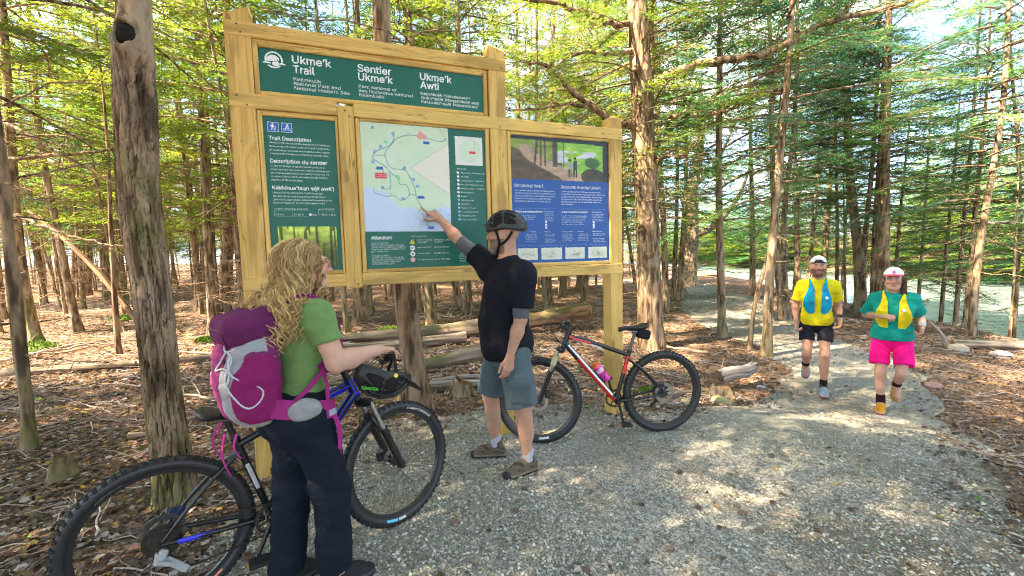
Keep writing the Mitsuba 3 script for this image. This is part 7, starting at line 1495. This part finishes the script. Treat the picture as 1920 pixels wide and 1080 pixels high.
log('leaning_dead_trunk', [A(-7.9, 9.3, 0), A(-9.4, 9.6, 1.75), A(-10.9, 9.9, 2.9)], [.06, .05, .03], .5, 'thin dead trunk leaning diagonally left of the knotted tree', 0, seed=12)
log('snag', [A(7.85, 7.7, -.25), A(7.75, 7.72, .0), A(7.55, 7.75, .22)], [.035, .03, .02], .1, 'small broken snag sticking up on the bank right of the running woman', 0, seed=13)
def stump(x, y, rad, h, label, seed, moss=.4):
    z = gz(x, y); m = trunk_mesh([A(x, y, z - .1), A(x, y, z + h * .5), A(x + .02, y, z + h)], [rad * 1.25, rad, rad * .9], 30, 40, .7, seed, rough_=.2, ridge=.02)
    v = m[0].copy(); top = v[:, 2] > z + h * .8; v[top, 2] += .10 * (meshkit.noise(v[top] * 16, seed) - .5)
    key = numbered('stump'); bark(key + '__bark', (v, m[1]), .4, moss)
    put(key + '__rotten_top', xf(lathe([(0, -.03), (rad * .5, -.045), (rad * .88, .0), (rad * .9, -.06)], 20), None, A(x + .02, y, z + h - .01)), 'm_matte', (.20, .11, .05), 40)
    tag(key, label, 'stump')
stump(-3.55, 3.25, .055, .17, 'small rotten stump left of the rear wheel of the blue bike', 3)
stump(-1.22, 4.75, .10, .17, 'low stump right behind the front wheel of the blue bike', 4, .2); stump(-.62, 4.95, .09, .16, 'low stump beside the white barkless log', 6, .2)
stump(2.62, 5.35, .10, .14, 'crumbling reddish stump in front of the bent grey log', 5, .8)
def rock(x, y, s, label, col, seed):
    c = A(x, y, gz(x, y) + s * .12)
    put(numbered('rock'), sdf_mesh(lambda P: ell(P, c, A(s, s * .75, s * .42), rotz(seed)) + s * .35 * (meshkit.fbm(P * (2.2 / s), 3, seed) - .5), c - s * 1.5, c + s * 1.5, s * .09), 'm_matte', lambda v: np.array(col) * (.7 + .6 * meshkit.fbm(v * 14, 3)[:, None]), True)
    tag('rock' if _num['rock'] == 1 else f'rock_{_num["rock"] - 1:03d}', label, 'rock')
rock(7.85, 7.5, .19, 'pale rounded rock on the bank right of the running woman', (.42, .37, .27), 1); rock(8.15, 7.1, .14, 'flat grey rock near the right edge, beyond the pale rounded one', (.40, .40, .40), 2); rock(5.56, 5.6, .10, 'flat pinkish stone at the path edge right of the running woman', (.45, .26, .22), 3)
rock(1.98, 4.93, .075, 'small yellow stone right behind the rear wheel of the striped bike', (.50, .38, .16), 4); rock(2.48, 5.08, .13, 'low yellowish stone at the path edge right of the striped bike', (.36, .30, .15), 5); rock(3.35, 5.75, .06, 'small grey stone by the bent grey log', (.42, .40, .42), 6); rock(-1.05, 4.62, .10, 'pale stone at the foot of the reddish trunk by the hanging helmet', (.48, .38, .28), 7)
# moss cushions
def moss(x, y, s, label):
    c = A(x, y, gz(x, y)); key = numbered('moss_cushion'); q = np.random.default_rng(int(abs(x * 100)))
    n = 700; a = q.uniform(0, 6.3, n); rr = np.sqrt(q.random(n)); b = np.column_stack([c[0] + s * rr * np.cos(a), c[1] + s * .7 * rr * np.sin(a), c[2] + s * .32 * (1 - rr ** 2) + .01])
    d = q.normal(0, .5, (n, 3)); d[:, 2] = 1; d /= np.linalg.norm(d, axis=1, keepdims=True); sd = np.cross(d, q.normal(0, 1, (n, 3))); sd /= np.linalg.norm(sd, axis=1, keepdims=True)
    v, f = leaf_quads(b, d, sd, q.uniform(.03, .06, n), np.full(n, .012))
    m2 = VF(trimesh.creation.icosphere(2)); m2 = (m2[0] * [s, s * .7, s * .3] + c, m2[1])
    put(key, cat([(v, f), m2]), 'm_matte', np.vstack([np.repeat(A(.13, .22, .02) * q.uniform(.5, 1.4, (n, 1)), 4, 0), np.tile((.06, .10, .012), (len(m2[0]), 1))]), True); tag(key, label, 'moss')
moss(-2.7, 9.3, .30, 'bright moss cushion under the sign left of the reddish trunk'); moss(-9.45, 8.45, .42, 'bright green moss at the foot of the mossy-footed left trunk'); moss(-11.3, 12.4, .35, 'moss cushion left of the knotted tree'); moss(-10.2, 12.3, .4, 'wide moss cushion partly behind the knotted tree'); moss(-.6, 10.4, .3, 'moss cushion behind the long pale log'); moss(1.72, 5.4, .16, 'moss cushion seen through the rear wheel of the striped bike'); moss(-6.4, 8.9, .22, 'dark moss cushion between the knotted tree and the backpack')
